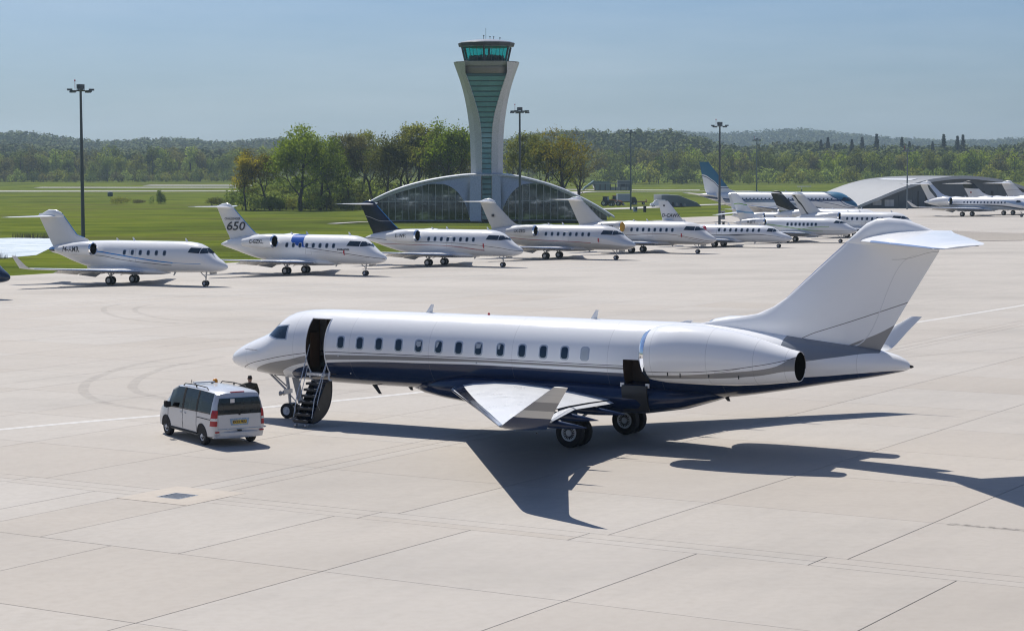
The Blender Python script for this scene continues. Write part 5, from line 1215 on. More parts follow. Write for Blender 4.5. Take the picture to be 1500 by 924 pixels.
for y in np.linspace(-.9, .9, 9):
    x = -1.05 + .16 * (abs(y) / .9) ** 3; rg.append([(x, y, .30), (x - .02, y, .36), (x - .01, y, .50), (x + .08, y, .53), (x + .12, y, .30)])
mb.loft(rg); mb.build('rear_bumper', M['van'], V, smooth=40)
mb = MB(); mb.box((-1.012, 0, .615), (.012, 1.6, .022)); mb.build('tailgate_seam', M['trim_blue'], V)
mb = MB(); mb.prism([(-1.006, .36, .96), (-1.006, -.36, .96), (-1.006, -.31, .73), (-1.006, .31, .73)], (-.014, 0, 0), None); mb.build('plate_recess', M['trim_blue'], tg)
M['plate'] = plain('yellow_plate', (.75, .48, .02), .45)
mb = MB(); mb.box((-1.024, 0, .84), (.008, .52, .12)); plate = mb.build('number_plate', M['plate'], tg)
vs, fs = text_geo('FX12 PKU', .115, 0, .006); mb = MB(); mb.add([(-1.030, -u, .84 + v) for u, v, _ in vs], fs); mb.build('plate_lettering', M['ink'], V, fix=False)
mb = MB(); mb.box((-1.02, 0, .555), (.03, .16, .035)); mb.build('tailgate_handle', M['trim'], V)
mb = MB(); mb.tube([(-1.02, .0, 1.12), (-1.035, -.05, 1.16), (-1.03, -.5, 1.20)], .012, 5); mb.box((-1.01, 0, 1.1), (.05, .06, .05)); mb.build('rear_wiper', M['trim'], V)
mb = MB(); mb.box((-.83, 0, 1.845), (.10, .5, .03)); mb.build('brake_light', M['lamp_red'], V)
mb = MB(); mb.loft([[(x + .006, y * .96, z + .012) for x, y, z in vring(x_)[6:13]] for x_ in (2.60, 2.9, 3.3, 3.54)], caps=False, closed=False); mb.build('windscreen', M['vglass'], V, smooth=40)
mb = MB(); mb.box((1.75, .12, 1.97), (.20, .75, .05)); mb.box((1.75, .45, 1.93), (.1, .06, .06)); mb.box((1.75, -.2, 1.93), (.1, .06, .06)); bb = mb.build('beacon_bar', M['offwhite'], V)
M['amber'] = plain('amber_lens', (.75, .28, .01), .25)
mb = MB(); mb.lathe([(-.06, .09), (.03, .085), (.07, .05), (.08, .01)], (1.75, -.32, 1.99), 'z', 12); mb.build('amber_beacon', M['amber'], bb, smooth=40)
mb = MB(); mb.tube([(2.35, .35, 1.86), (2.25, .35, 2.03)], .01, 5); mb.build('aerial', M['trim'], V)
for y in (-.68, .68):
    mb = MB(); mb.loft([[(3.72, y - .17, .70), (3.72, y + .17, .70), (3.72, y + .17, .88), (3.72, y - .17, .88)], [(4.0, y * .93 - .14, .68), (4.0, y * .93 + .12, .68), (3.93, y * .93 + .12, .86), (3.93, y * .93 - .14, .86)]]); mb.build('headlight', M['lamp_white'], V)

# ------------------------------------------------------------------ the person behind the van
def skinned(name, joints, bones, mat, parent=None, loc=(0, 0, 0), lv=2, root=0):
    me = bpy.data.meshes.new(name)
    me.from_pydata([j[:3] for j in joints], bones, [])
    ob = bpy.data.objects.new(name, me); C.objects.link(ob)
    md = ob.modifiers.new('skin', 'SKIN'); md.use_smooth_shade = True
    for i, j in enumerate(joints):
        sv = me.skin_vertices[0].data[i]; sv.radius = (j[3], j[4] if len(j) > 4 else j[3]); sv.use_root = i == root
    ob.modifiers.new('sub', 'SUBSURF').levels = lv; ob.modifiers['sub'].render_levels = lv
    dg = bpy.context.evaluated_depsgraph_get()
    m2 = bpy.data.meshes.new_from_object(ob.evaluated_get(dg))
    C.objects.unlink(ob); bpy.data.objects.remove(ob)
    return link(name, m2, mat, parent, loc)
# facing +y here, left is -x; right hand resting on the van roof edge
PX, PY = -9.75, 75.4
pe = thing('person', 'person in a dark olive jacket standing on the far side of the van', 'person', (PX, PY, 0), R(12))
M['skin'] = plain('skin', (.42, .24, .17), .5, 0, .05)
M['hair'] = plain('dark_hair', (.025, .018, .014), .6)
M['jacket'] = plain('olive_jacket', (.05, .048, .034), .8, 0, .35, 7)
M['trousers'] = plain('dark_trousers', (.03, .032, .038), .85)
M['shoe'] = plain('shoe_leather', (.015, .014, .013), .5)
JT = [(0, 0, .96, .15, .11), (0, .0, 1.15, .145, .105), (0, .01, 1.33, .19, .125), (0, 0, 1.46, .11, .09), (0, .01, 1.53, .055, .055), (0, .02, 1.60, .078, .088), (0, .025, 1.68, .086, .10), (0, .01, 1.76, .06, .07),
      (-.21, 0, 1.43, .070), (-.44, .08, 1.33, .054), (-.66, .20, 1.33, .040), (.21, 0, 1.43, .070), (.29, -.03, 1.16, .054), (.26, .12, .94, .040),
      (.10, 0, .90, .10), (.11, .02, .50, .062), (.11, -.02, .10, .045), (.12, .12, .05, .04, .03), (-.10, 0, .90, .10), (-.11, .02, .50, .062), (-.12, -.02, .10, .045), (-.13, .12, .05, .04, .03)]
BN = [(0, 1), (1, 2), (2, 3), (3, 4), (4, 5), (5, 6), (6, 7), (2, 8), (8, 9), (9, 10), (2, 11), (11, 12), (12, 13), (0, 14), (14, 15), (15, 16), (16, 17), (0, 18), (18, 19), (19, 20), (20, 21)]
body_p = skinned('body', JT, BN, M['skin'], pe)
def cloth(name, js, bones, mat): skinned(name, js, bones, mat, pe, root=0)
gr = lambda k, g: (*JT[k][:3], *(r + g for r in JT[k][3:]))
cloth('jacket', [(0, 0, 1.12, .19, .15), (0, 0, .92, .185, .15), (0, 0, .80, .19, .15), (0, .01, 1.33, .225, .155), (0, .005, 1.45, .17, .125), (0, .005, 1.53, .085, .08), gr(8, .024), gr(9, .022), (-.72, .235, 1.33, .058), gr(11, .024), gr(12, .022), (.255, .14, .90, .058)],
      [(0, 1), (1, 2), (0, 3), (3, 4), (4, 5), (4, 6), (6, 7), (7, 8), (4, 9), (9, 10), (10, 11)], M['jacket'])
cloth('trousers', [(0, 0, .96, .20, .145), (0, 0, 1.06, .155, .12), gr(14, .045), gr(15, .022), (.11, -.02, .05, .068), gr(18, .045), gr(19, .022), (-.12, -.02, .05, .068)], [(0, 1), (0, 2), (2, 3), (3, 4), (0, 5), (5, 6), (6, 7)], M['trousers'])
for k in (16, 20):
    x, y, z = JT[k][:3]; skinned('shoe', [(x, y - .05, .05, .05, .045), (x, y + .09, .045, .048, .036), (x, y + .20, .035, .035, .026)], [(0, 1), (1, 2)], M['shoe'], pe)
skinned('hair', [(0, -.04, 1.63, .072, .066), (0, -.015, 1.74, .092, .096), (0, .03, 1.79, .068, .05)], [(0, 1), (1, 2)], M['hair'], pe)
for sx, (hx, hy, hz), d in ((-1, (-.655, .205, 1.335), Vector((-.8, .55, -.05))), (1, (.262, .12, .945), Vector((-.05, .35, -.93)))):
    d = d.normalized(); side = d.cross(Vector((0, 0, 1))).normalized(); o = Vector((hx, hy, hz)); js = [(*o, .03, .02), (*(o + d * .07), .036, .016)]; bs = [(0, 1)]
    for i, ln in enumerate((.068, .078, .072, .056)):
        b = o + d * .085 + side * (.028 - .019 * i); k = len(js); js += [(*b, .0095), (*(b + d * ln * .5 + Vector((0, 0, -.004))), .0088), (*(b + d * ln + Vector((0, 0, -.018))), .0075)]; bs += [(1, k), (k, k + 1), (k + 1, k + 2)]
    k = len(js); js += [(*(o + d * .035 + side * .04), .011), (*(o + d * .075 + side * .06), .009)]; bs += [(0, k), (k, k + 1)]
    skinned('hand', js, bs, M['skin'], pe, lv=1)
mb = MB(); mb.loft([[(-.006, .105, 1.70), (.006, .105, 1.70), (.006, .10, 1.69)], [(-.012, .13, 1.655), (.012, .13, 1.655), (0, .10, 1.64)]]); mb.build('nose', M['skin'], pe, smooth=60)
for sx in (-1, 1):
    mb = MB(); mb.lathe([(0, .012), (.008, .01), (.011, .002)], (sx * .03, .10, 1.695), 'y', 8); mb.build('eye', M['hair'], pe)
    mb = MB(); mb.loft([[(sx * .078, .01 + .02 * math.cos(a), 1.675 + .032 * math.sin(a)) for a in np.linspace(0, 2 * PI, 9)[:-1]], [(sx * .09, .005 + .022 * math.cos(a), 1.677 + .035 * math.sin(a)) for a in np.linspace(0, 2 * PI, 9)[:-1]]]); mb.build('ear', M['skin'], pe, smooth=50)
mb = MB(); mb.box((0, .103, 1.635), (.045, .012, .008)); mb.build('mouth', plain('lips', (.3, .12, .1), .5), pe)
# ------------------------------------------------------------------ control tower
TX, TY, TZ = -4.75, 394.0, .68
M['clad'] = plain('silver_cladding', (.50, .51, .53), .38, .35, .05, 1.5)
n = NT('shingle_cladding'); p = n.obj(); sx = n.sep(p)
cell = n.n('ShaderNodeTexVoronoi'); n.set(cell.inputs['Vector'], n.mapv(p, (2.2, 2.2, 2.2))); 
c = n.mix(n.rng(n.sep(cell.outputs['Color'])[0], 0, 1, 0, 1), (.44, .45, .47, 1), (.60, .61, .63, 1))
n.bump(cell.outputs['Distance'], .3, .03)
M['shingle'] = n.fin(c, .38, .3)
M['tglass'] = plain('tower_glass', (.15, .36, .42), .10, .2, .2, .5, .6)
M['tband'] = plain('dark_band', (.05, .13, .155), .35)
M['cabglass'] = None
n = NT('green_cab_glass'); n.set(n.b.inputs['Transmission Weight'], 0.0)
tr = n.n('ShaderNodeBsdfTransparent'); tr.inputs[0].default_value = (.05, .62, .58, 1); gl = n.n('ShaderNodeBsdfGlossy'); gl.inputs['Roughness'].default_value = .04; gl.inputs[0].default_value = (.5, .8, .8, 1)
fz = n.n('ShaderNodeFresnel'); fz.inputs[0].default_value = 1.3; ms = n.n('ShaderNodeMixShader'); n.t.links.new(fz.outputs[0], ms.inputs[0]); n.t.links.new(tr.outputs[0], ms.inputs[1]); n.t.links.new(gl.outputs[0], ms.inputs[2])
n.t.links.new(ms.outputs[0], n.t.nodes['Material Output'].inputs[0]); M['cabglass'] = n.m
M['bronze'] = plain('bronze_soffit', (.24, .215, .18), .4, .3, .1)
T = thing('control_tower', 'tall flared silver control tower with green glazed cab and glass shaft', 'tower', (TX, TY, TZ))
HP = pchip([0, 4, 9, 13, 15.9, 18, 20.1, 22.2, 24.4, 26.5, 28.6, 30.1], [3.15, 3.1, 3.08, 3.12, 3.22, 3.38, 3.62, 3.96, 4.42, 5.0, 5.72, 6.28])
GP = pchip([0, 9, 13, 15.9, 18, 20.1, 22.2, 24.4, 25.6, 28], [.95, .95, .97, 1.03, 1.18, 1.5, 2.06, 2.72, 3.12, 3.95])
def twr(z):
    h, g = HP(z), GP(min(z, 28)); d = h * .92
    return [(g, -d + .5), (g, -d), (g + (h - g) * .55, -d * .86), (h, -d * .42), (h, d * .42), (h * .55, d * .95), (-h * .55, d * .95), (-h, d * .42), (-h, -d * .42), (-g - (h - g) * .55, -d * .86), (-g, -d), (-g, -d + .5)]
zz = list(np.linspace(-.3, 30.1, 46))
mb = MB(); mb.loft([[(x, y, z) for x, y in twr(z)] for z in zz], caps=False, closed=False); mb.build('shaft_cladding', M['shingle'], T, smooth=28)
mb = MB()
for sgn in (1, -1):
    mb.tube([(sgn * (GP(z) + .02), -HP(z) * .92 - .03, z) for z in np.linspace(0, 27.6, 40)], .10, 6)
mb.build('shaft_edge_trim', M['silver'], T, smooth=50)
mb = MB(); mb.loft([[(s * GP(z), -HP(z) * .92 + .42, z) for s in (-1, 1)] + [(s * GP(z), -HP(z) * .92 + .6, z) for s in (1, -1)] for z in np.linspace(0, 27.9, 40)]); mb.build('shaft_backing', M['tband'], T)
zt = 0.2; k = 0
while zt < 27.5:
    hh = .98; z0, z1 = zt, min(zt + hh - .24, 27.9); mb = MB()
    mb.loft([[(s * (GP(z) - .03), -HP(z) * .92 + .26, z) for s in (-1, 1)] + [(s * (GP(z) - .03), -HP(z) * .92 + .36, z) for s in (1, -1)] for z in (z0, (z0 + z1) / 2, z1)])
    mb.build('glass_band', M['tglass'], T); zt += hh
# soffit band, deck, cab
def ring(h, z, n=16, sq=.55): return [(h * math.copysign(abs(math.cos(2 * PI * (k + .5) / n)) ** sq, math.cos(2 * PI * (k + .5) / n)), h * .95 * math.copysign(abs(math.sin(2 * PI * (k + .5) / n)) ** sq, math.sin(2 * PI * (k + .5) / n)), z) for k in range(n)]
mb = MB(); mb.loft([ring(4.3, 27.5), ring(4.9, 28.0), ring(5.15, 29.0), ring(5.1, 29.3)]); mb.build('soffit', M['bronze'], T, smooth=30)
mb = MB(); mb.loft([ring(5.3, 29.35), ring(6.15, 29.95), ring(6.27, 30.2), ring(5.9, 30.25), ring(4.3, 30.3)]); mb.build('deck', M['grey'], T, smooth=30)
NS = 6
def pol(r, z, n=NS, ph=-.083): return [(r * math.sin(2 * PI * (k + ph) / n), -r * math.cos(2 * PI * (k + ph) / n), z) for k in range(n)]
lo, hi = [Vector(q) for q in pol(4.45, 30.3)], [Vector(q) for q in pol(5.15, 33.15)]
for k in range(NS):
    k2 = (k + 1) % NS
    for j in range(3):
        q = [lo[k].lerp(lo[k2], j / 3), lo[k].lerp(lo[k2], (j + 1) / 3), hi[k].lerp(hi[k2], (j + 1) / 3), hi[k].lerp(hi[k2], j / 3)]
        c_ = sum(q, Vector()) / 4; mb = MB(); mb.add([c_ + (v - c_) * .97 for v in q], [(0, 1, 2, 3)]); mb.build('cab_pane', M['cabglass'], T)
        mb = MB(); mb.tube([q[0], q[3]], .20 if j == 0 else .045, 6); mb.build('cab_mullion', M['dark'], T)
mb = MB(); mb.loft([pol(3.5, 30.3, 12), pol(3.5, 31.1, 12), pol(3.2, 31.1, 12), pol(3.2, 30.3, 12)], caps=False); mb.build('console_desk', M['black'], T)
random.seed(3)
for k in range(14):
    a = R(-75 + 150 * k / 13); mb = MB(); mb.box((3.3 * math.sin(a), -3.3 * math.cos(a), 31.2 + .1 * random.random()), (.6, .12, .35 + .3 * random.random()), (a, 'Z')); mb.build('console_screen', M['black'], T)
mb = MB(); mb.loft([pol(5.0, 33.15, 12), pol(5.25, 33.2, 12), pol(5.4, 33.9, 12), pol(5.25, 34.05, 12), pol(3.6, 34.4, 12), pol(1.5, 34.62, 12)]); roof = mb.build('cab_roof', M['grey'], T, smooth=25)
mb = MB(); mb.loft([pol(5.30, 33.2, 12), pol(5.46, 33.85, 12), pol(5.36, 33.85, 12), pol(5.2, 33.2, 12)], caps=False); mb.build('roof_fascia', M['dark'], roof, smooth=25)
for x, y, h, r in ((-.1, 0, 2.2, .035), (-.5, -.6, .7, .06), (.7, -.5, .5, .04), (1.4, 0, .5, .05), (2.6, 0, .3, .05)):
    mb = MB(); mb.tube([(x, y, 34.3), (x, y, 34.6 + h)], r, 6)
    if h < 1: mb.box((x, y, 34.6 + h), (.25, .25, .18))
    mb.build('roof_aerial', M['dark'], roof)

# ------------------------------------------------------------------ arched base building
Bd = thing('terminal_building', 'low arched building with curved metal roof and glass fronts at the tower foot', 'building', (TX, 390.0, TZ))
XL, XR = -23.2, 24.2
def zroof(x):
    return float(RF(x))
RF = pchip([-23.4, -21.5, -18, -14, -10, -6, -3.3, 0, 3.3, 6, 10, 14, 18, 21, 24.4], [3.0, 4.1, 5.7, 7.0, 7.9, 8.5, 8.75, 8.8, 8.72, 8.4, 7.45, 6.15, 4.35, 2.75, .6])
LA = pchip([-23.2, -21.6, -18, -14, -10.3, -8.2, -6, -4.6, -3.6, -3.15], [2.5, 3.4, 5.0, 6.2, 7.05, 6.95, 5.9, 4.2, 2.0, 0.0])
RA = pchip([2.6, 3.0, 4.0, 5.4, 7.4, 9.4, 13, 17, 20.4, 23.6], [0, 1.9, 4.2, 5.9, 7.0, 7.05, 6.0, 4.2, 2.45, .35])
# roof: swept back, edge band in front
xs = np.linspace(-23.4, 24.4, 56)
mb = MB(); mb.loft([[(x, -.6, RF(x)), (x, 1.0, RF(x) + .25), (x, 6, RF(x) * .98 + .2), (x * 1.0, 14, RF(x) * .8), (x, 20, RF(x) * .3)] for x in xs], caps=False, closed=False); mb.build('roof', M['shingle'], Bd, smooth=50)
mb = MB(); mb.loft([[(x, -.75, RF(x) + .05), (x, -.75, RF(x) - .28), (x, -.45, RF(x) - .28), (x, -.45, RF(x) + .05)] for x in xs]); mb.build('roof_edge', M['silver'], Bd, smooth=40)
# white front shell between the arches, flaring out into the tower foot
def shell(x0, x1, A, name):
    mb = MB(); rg = []
    for x in np.linspace(x0, x1, 34):
        a, r = A(x), RF(x) - .29; t = math.exp(-((x + .2) / 6.5) ** 2)
        rg.append([(x, -.42 - 2.2 * t * (1 - s) ** 1.5 - .9 * t * s * (1 - s), a + (r - a) * s) for s in np.linspace(0, 1, 8)])
    mb.loft(rg, caps=False, closed=False); mb.build(name, M['shingle'], Bd, smooth=60)
    mb = MB(); mb.loft([[(q[0][0], q[0][1], q[0][2]), (q[0][0], q[0][1] + .9, q[0][2]), (q[0][0], q[0][1] + .9, q[0][2] + .1)] for q in rg], caps=False, closed=False); mb.build('arch_reveal', M['dark'], Bd)
shell(-22.8, -3.15, LA, 'front_shell'); shell(2.6, 23.4, RA, 'front_shell')
mb = MB(); mb.loft([[(x, -2.9 + .0 * x, 0), (x * 1.02, -2.5, 3), (x * 1.0, -1.4, 8.5)] for x in (-3.2, -1.05)], caps=False, closed=False); mb.loft([[(x, -2.9, 0), (x * 1.02, -2.5, 3), (x, -1.4, 8.5)] for x in (1.05, 2.65)], caps=False, closed=False); mb.build('front_shell', M['shingle'], Bd, smooth=60)
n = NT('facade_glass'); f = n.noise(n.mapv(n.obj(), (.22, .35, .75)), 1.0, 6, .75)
M['facade'] = n.fin(n.ramp(f, [(.35, (.014, .028, .034)), (.55, (.04, .068, .08)), (.63, (.30, .36, .40))]), .04, .55, .7)  # pale streaks paint bright reflections into the glass colour
def facade(x0, x1, A, wd):
    k = int(round((x1 - x0) / wd)); 
    for i in range(k):
        a, b = x0 + (x1 - x0) * i / k + .05, x0 + (x1 - x0) * (i + 1) / k - .05
        for z0, z1 in ((.1, 3.62), (3.76, 9)):
            ta, tb = min(A(a) + .02, z1), min(A(b) + .02, z1)
            if max(ta, tb) - z0 < .25: continue
            ta, tb = max(ta, z0 + .02), max(tb, z0 + .02)
            mb = MB(); y = .28; tilt = random.uniform(-.012, .012); xm = (a + b) / 2; tm = min(max(A(xm), z0 + .02), z1)
            mb.prism([(a, y + tilt, z0), (b, y - tilt, z0), (b, y - tilt, tb), (xm, y, tm), (a, y + tilt, ta)], (0, .05, 0), None); mb.build('glass_pane', M['facade'], Bd)
        x = a - .05; mb = MB(); mb.box((x, .30, A(x) / 2), (.09, .16, max(A(x), .1))); mb.build('mullion', M['steel'], Bd)
    xs_ = np.linspace(x0, x1, 20); q = [x for x in xs_ if A(x) > 3.8]
    mb = MB(); mb.box(((q[0] + q[-1]) / 2, .3, 3.69), (q[-1] - q[0], .18, .12)); mb.build('transom', M['steel'], Bd)
    mb = MB(); mb.box(((x0 + x1) / 2, .3, .04), (x1 - x0, .3, .2)); mb.build('plinth', M['grey'], Bd)
    mb = MB(); mb.add([(x, 1.3, 0) for x in xs_] + [(x, 1.3, max(A(x), .05)) for x in xs_], [(i, i + 1, 20 + i + 1, 20 + i) for i in range(19)]); mb.build('interior_wall', M['dark'], Bd)
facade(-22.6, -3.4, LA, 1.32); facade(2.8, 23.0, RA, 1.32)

# ------------------------------------------------------------------ domed hangar on the right
HX, HY = 124.0, 560.0
Hg = thing('aircraft_hangar', 'wide grey hangar with an arched metal roof behind the parked jets on the right', 'hangar', (HX, HY, -.05), R(3))
HR = pchip([-30, -28.6, -23, -18, -13, -8, 0, 8, 13, 18, 23, 28.6, 30], [.4, 1.07, 3.3, 5.35, 7.0, 8.1, 8.8, 8.1, 7.0, 5.35, 3.3, 1.07, .4])
n = NT('profiled_roof'); o_ = n.obj(); sx = n.sep(o_)
rib = n.math('SINE', n.math('MULTIPLY', sx[1], 9.0)); f = n.noise(n.mapv(o_, (.3, .3, .3)), 1.0, 5)
c = n.mix(f, (.16, .165, .17, 1), (.23, .235, .24, 1)); c = n.mix(n.rng(rib, -1, 1, 0, .25), c, (.14, .145, .15, 1)); n.bump(rib, .4, .05)
M['hroof'] = n.fin(c, .45, .2)
M['hwall'] = plain('grey_panel', (.10, .115, .13), .5, 0, .06, .6)
xs = np.linspace(-30, 30, 49)
mb = MB(); mb.loft([[(x, 0, HR(x)), (x, 20, HR(x) + .08), (x, 40, HR(x) + .12), (x - .3, 60, HR(x) + .08), (x - .6, 78, HR(x) * .985)] for x in xs], caps=False, closed=False); rf = mb.build('roof', M['hroof'], Hg, smooth=50)
mb = MB(); mb.loft([[(x, -.5, HR(x) + .12), (x, -.5, HR(x) - .75), (x, .1, HR(x) - .75), (x, .1, HR(x) + .12)] for x in xs]); mb.build('roof_edge', plain('pale_fascia', (.42, .44, .46), .4, .2), rf, smooth=40)
mb = MB(); mb.loft([[(x + .4, y, HR(x) + .22 + .0015 * y) for y in (14, 55)] + [(x + .4, y, HR(x) + .30 + .0015 * y) for y in (55, 14)] for x in (-11.5, -9.6)], caps=True); mb.build('rooflight', M['offwhite'], rf)
# front wall as panels, with openings
px_ = list(np.arange(-29.4, 29.5, 3.92))
for a, b in zip(px_, px_[1:]):
    mb = MB(); a_, b_ = a + .03, b - .03; xm = (a_ + b_) / 2
    mb.prism([(a_, 1.6, 0), (b_, 1.6, 0), (b_, 1.6, max(.1, HR(b_) - .4)), (xm, 1.6, max(.1, HR(xm) - .4)), (a_, 1.6, max(.1, HR(a_) - .4))], (0, .12, 0), None); mb.build('wall_panel', M['hwall'], Hg)
mb = MB(); mb.loft([[(x, 1.78, 0), (x, 1.78, max(.05, HR(x) - .45))] for x in xs], caps=False, closed=False); mb.build('wall_backing', M['dark'], Hg)
for x, wd, z0, z1 in ((-23.6, 2.4, .9, 2.3), (-20.2, 2.6, .55, 2.4)):
    mb = MB(); mb.box((x, 1.55, (z0 + z1) / 2), (wd, .06, z1 - z0)); wn = mb.build('window', M['offwhite'], Hg)
    for k in range(7): 
        mb = MB(); mb.box((x - wd / 2 + wd * (k + .5) / 7, 1.51, (z0 + z1) / 2), (.07, .03, z1 - z0)); mb.build('glazing_bar', M['grey'], wn)
for x, wd, h in ((-9.4, 1.6, 4.8), (5.6, 1.6, 4.7), (8.4, .7, 4.7), (-12.2, .35, 4.8)):
    mb = MB(); mb.box((x, 1.57, h / 2), (wd, .06, h)); mb.build('door', M['dark'], Hg)
mb = MB(); mb.box((-14.5, 1.56, 1.2), (1.1, .06, 2.2)); mb.build('door', M['grey'], Hg)

# ------------------------------------------------------------------ light masts
M['mast'] = plain('galvanised_dark', (.10, .115, .125), .5, .3)
M['mast_pale'] = plain('galvanised_pale', (.17, .20, .22), .5, .3)
def mast(label, loc, h, mat, grp='floodlight masts'):
    b = thing('floodlight_mast', label, 'light mast', (loc[0], loc[1], terrain(*loc) - .03), R(random.uniform(0, 60)), grp)
    mb = MB(); mb.tube([(0, 0, 0), (0, 0, h * .5), (0, 0, h)], [.25, .20, .14], 10); mb.lathe([(0, .32), (.06, .32), (.08, .2)], (0, 0, 0), 'z', 12); mb.build('pole', mat, b, smooth=40)
    mb = MB(); mb.lathe([(-.1, .5), (0, .55), (.1, .5)], (0, 0, h - .1), 'z', 14); mb.box((0, 0, h + .35), (.75, .6, .55)); mb.build('head_frame', mat, b)
    for k in range(8):
        a = 2 * PI * k / 8; r = 1.25; mb = MB(); mb.tube([(0, 0, h - .1), (r * math.cos(a), r * math.sin(a), h - .15)], .045, 5); mb.box((r * 1.02 * math.cos(a), r * 1.02 * math.sin(a), h - .22 + .22 * (k % 2)), (.62, .42, .22), (a, 'Z')); mb.build('floodlight', mat, b)
    mb = MB(); mb.tube([(-.75, .2, h), (-.75, .2, h + .95)], .03, 5); mb.lathe([(0, .08), (.18, .08), (.24, .02)], (-.75, .2, h + .95), 'z', 8); mb.build('obstruction_light', M['red'], b)
mast('tall dark floodlight mast rising behind the tail of the first parked jet at left', (-51.3, 244), 19.6, M['mast'])
mast('floodlight mast standing just right of the control tower', (1.35, 330), 19.6, M['mast'])
mast('pale floodlight mast on the grass beyond the right end of the arched building', (31.8, 545), 20.6, M['mast_pale'])
mast('dark floodlight mast in front of the airliner tail', (37.8, 371), 18.2, M['mast'])
mast('short pale floodlight mast in front of the domed hangar wall', (105.6, 545), 15.6, M['mast_pale'])
mast('distant faint floodlight mast against the wood beyond the airliner', (84, 700), 21, M['mast_pale'])
lp = thing('airfield_lamp', 'small lamp with a flat white head on a black post beyond the airliner', 'lamp', (96, 676, terrain(96, 676) - .06))
mb = MB(); mb.tube([(0, 0, 0), (0, 0, 4.2)], .14, 8); mb.lathe([(0, .3), (.35, .28)], (0, 0, 4.0), 'z', 8); mb.build('post', M['black'], lp)
mb = MB(); mb.box((.9, 0, 5.4), (4.6, .5, .28)); mb.tube([(0, 0, 4.2), (0, 0, 5.4)], .06, 6); mb.build('lamp_head', M['white'], lp)

# ------------------------------------------------------------------ vehicles and cabins on the service road
def wheels(parent, xs_, y, r, wd):
    for x in xs_:
        for s in (-1, 1): wheel(parent, (x, s * y, r), r, wd, 'rim', 14)
def gz(x, y): return terrain(x, y) + .0
M['orange'] = plain('orange_paint', (.55, .16, .02), .4, 0, .2)
M['truck_blue'] = plain('pale_blue_box', (.42, .47, .56), .45)
M['rust'] = plain('rust_red', (.20, .075, .045), .7, 0, .2)
tr_ = thing('tractor', 'dark green tractor with a glazed cab on the service road beside the arched building', 'tractor', (28.3, 606, gz(28.3, 606)), R(-20))
mb = MB(); mb.box((1.2, 0, 1.25), (2.2, .8, .9)); mb.box((-.3, 0, 1.0), (2.2, .9, .7)); mb.build('body', plain('dark_green', (.015, .03, .02), .4), tr_)
mb = MB(); mb.loft([[(-1.2, -.8, 1.4), (.5, -.8, 1.4), (.5, .8, 1.4), (-1.2, .8, 1.4)], [(-1.0, -.75, 2.7), (.3, -.75, 2.7), (.3, .75, 2.7), (-1.0, .75, 2.7)]]); mb.build('cab', M['glass'], tr_)
mb = MB(); mb.box((-.35, 0, 2.78), (1.6, 1.7, .14)); mb.build('cab_roof', M['dark'], tr_); mb = MB(); mb.tube([(1.4, .3, 1.6), (1.4, .3, 2.7)], .06, 6); mb.build('exhaust_stack', M['dark'], tr_)
wheels(tr_, [-.7], 1.0, .85, .5); wheels(tr_, [1.7], .9, .5, .4)
ld = thing('loader', 'orange wheeled loader with its bucket lowered, between tractor and white box truck', 'loader', (31.0, 612, gz(31.0, 612)), R(-15))
mb = MB(); mb.loft([[(-2.2, -1, .9), (.4, -1, .9), (.4, 1, .9), (-2.2, 1, .9)], [(-2.1, -.95, 1.9), (.2, -.95, 2.0), (.2, .95, 2.0), (-2.1, .95, 1.9)]]); mb.build('body', M['orange'], ld)
mb = MB(); mb.loft([[(-.7, -.7, 1.9), (.5, -.7, 1.9), (.5, .7, 1.9), (-.7, .7, 1.9)], [(-.6, -.65, 3.0), (.35, -.65, 3.0), (.35, .65, 3.0), (-.6, .65, 3.0)]]); mb.build('cab', M['glass'], ld)
mb = MB(); mb.box((-.1, 0, 3.06), (1.2, 1.5, .12)); mb.build('cab_roof', M['orange'], ld)
for s in (-.6, .6):
    mb = MB(); mb.tube([(.4, s, 1.7), (1.8, s, 1.4), (2.5, s, .6)], .13, 6); mb.build('lift_arm', M['orange'], ld)
mb = MB(); mb.prism([(2.4, -1.2, .9), (2.4, -1.2, .2), (3.4, -1.2, .15), (2.8, -1.2, .3)], (0, 2.4, 0), None); mb.build('bucket', M['dark'], ld); wheels(ld, [-1.3, 1.1], .95, .65, .45)
bt = thing('box_truck', 'white box lorry parked on the service road left of the pale mast', 'truck', (34.6, 630, gz(34.6, 630)), R(8))
mb = MB(); mb.box((0, 0, 2.35), (4.2, 2.3, 2.3)); mb.build('cargo_box', M['truck_blue'], bt); mb = MB(); mb.box((.6, 0, .95), (6.2, .9, .3)); mb.build('chassis', M['dark'], bt)
mb = MB(); mb.loft([[(2.3, -1.05, .7), (4.0, -1.05, .7), (4.0, 1.05, .7), (2.3, 1.05, .7)], [(2.3, -1.05, 1.6), (3.95, -1.05, 1.5), (3.95, 1.05, 1.5), (2.3, 1.05, 1.6)], [(2.3, -1, 2.5), (3.4, -1, 2.5), (3.4, 1, 2.5), (2.3, 1, 2.5)]]); mb.build('cab', M['dark'], bt); wheels(bt, [-1.2, 3.1], .95, .48, .3)
fb = thing('flatbed_trailer', 'low rust-red flatbed trailer right of the pale mast', 'trailer', (39.5, 640, gz(39.5, 640)), R(4))
mb = MB(); mb.box((0, 0, .9), (5.6, 2.2, .25)); mb.build('bed', M['rust'], fb)
for x in (-2.7, 2.7):
    mb = MB(); mb.box((x, 0, 1.3), (.1, 2.2, .7)); mb.build('headboard', M['rust'], fb)
wheels(fb, [-1.6, -.6, 1.8], .95, .4, .3); mb = MB(); mb.box((3.4, 0, .7), (1.4, .15, .15)); mb.build('drawbar', M['dark'], fb)
random.seed(11)
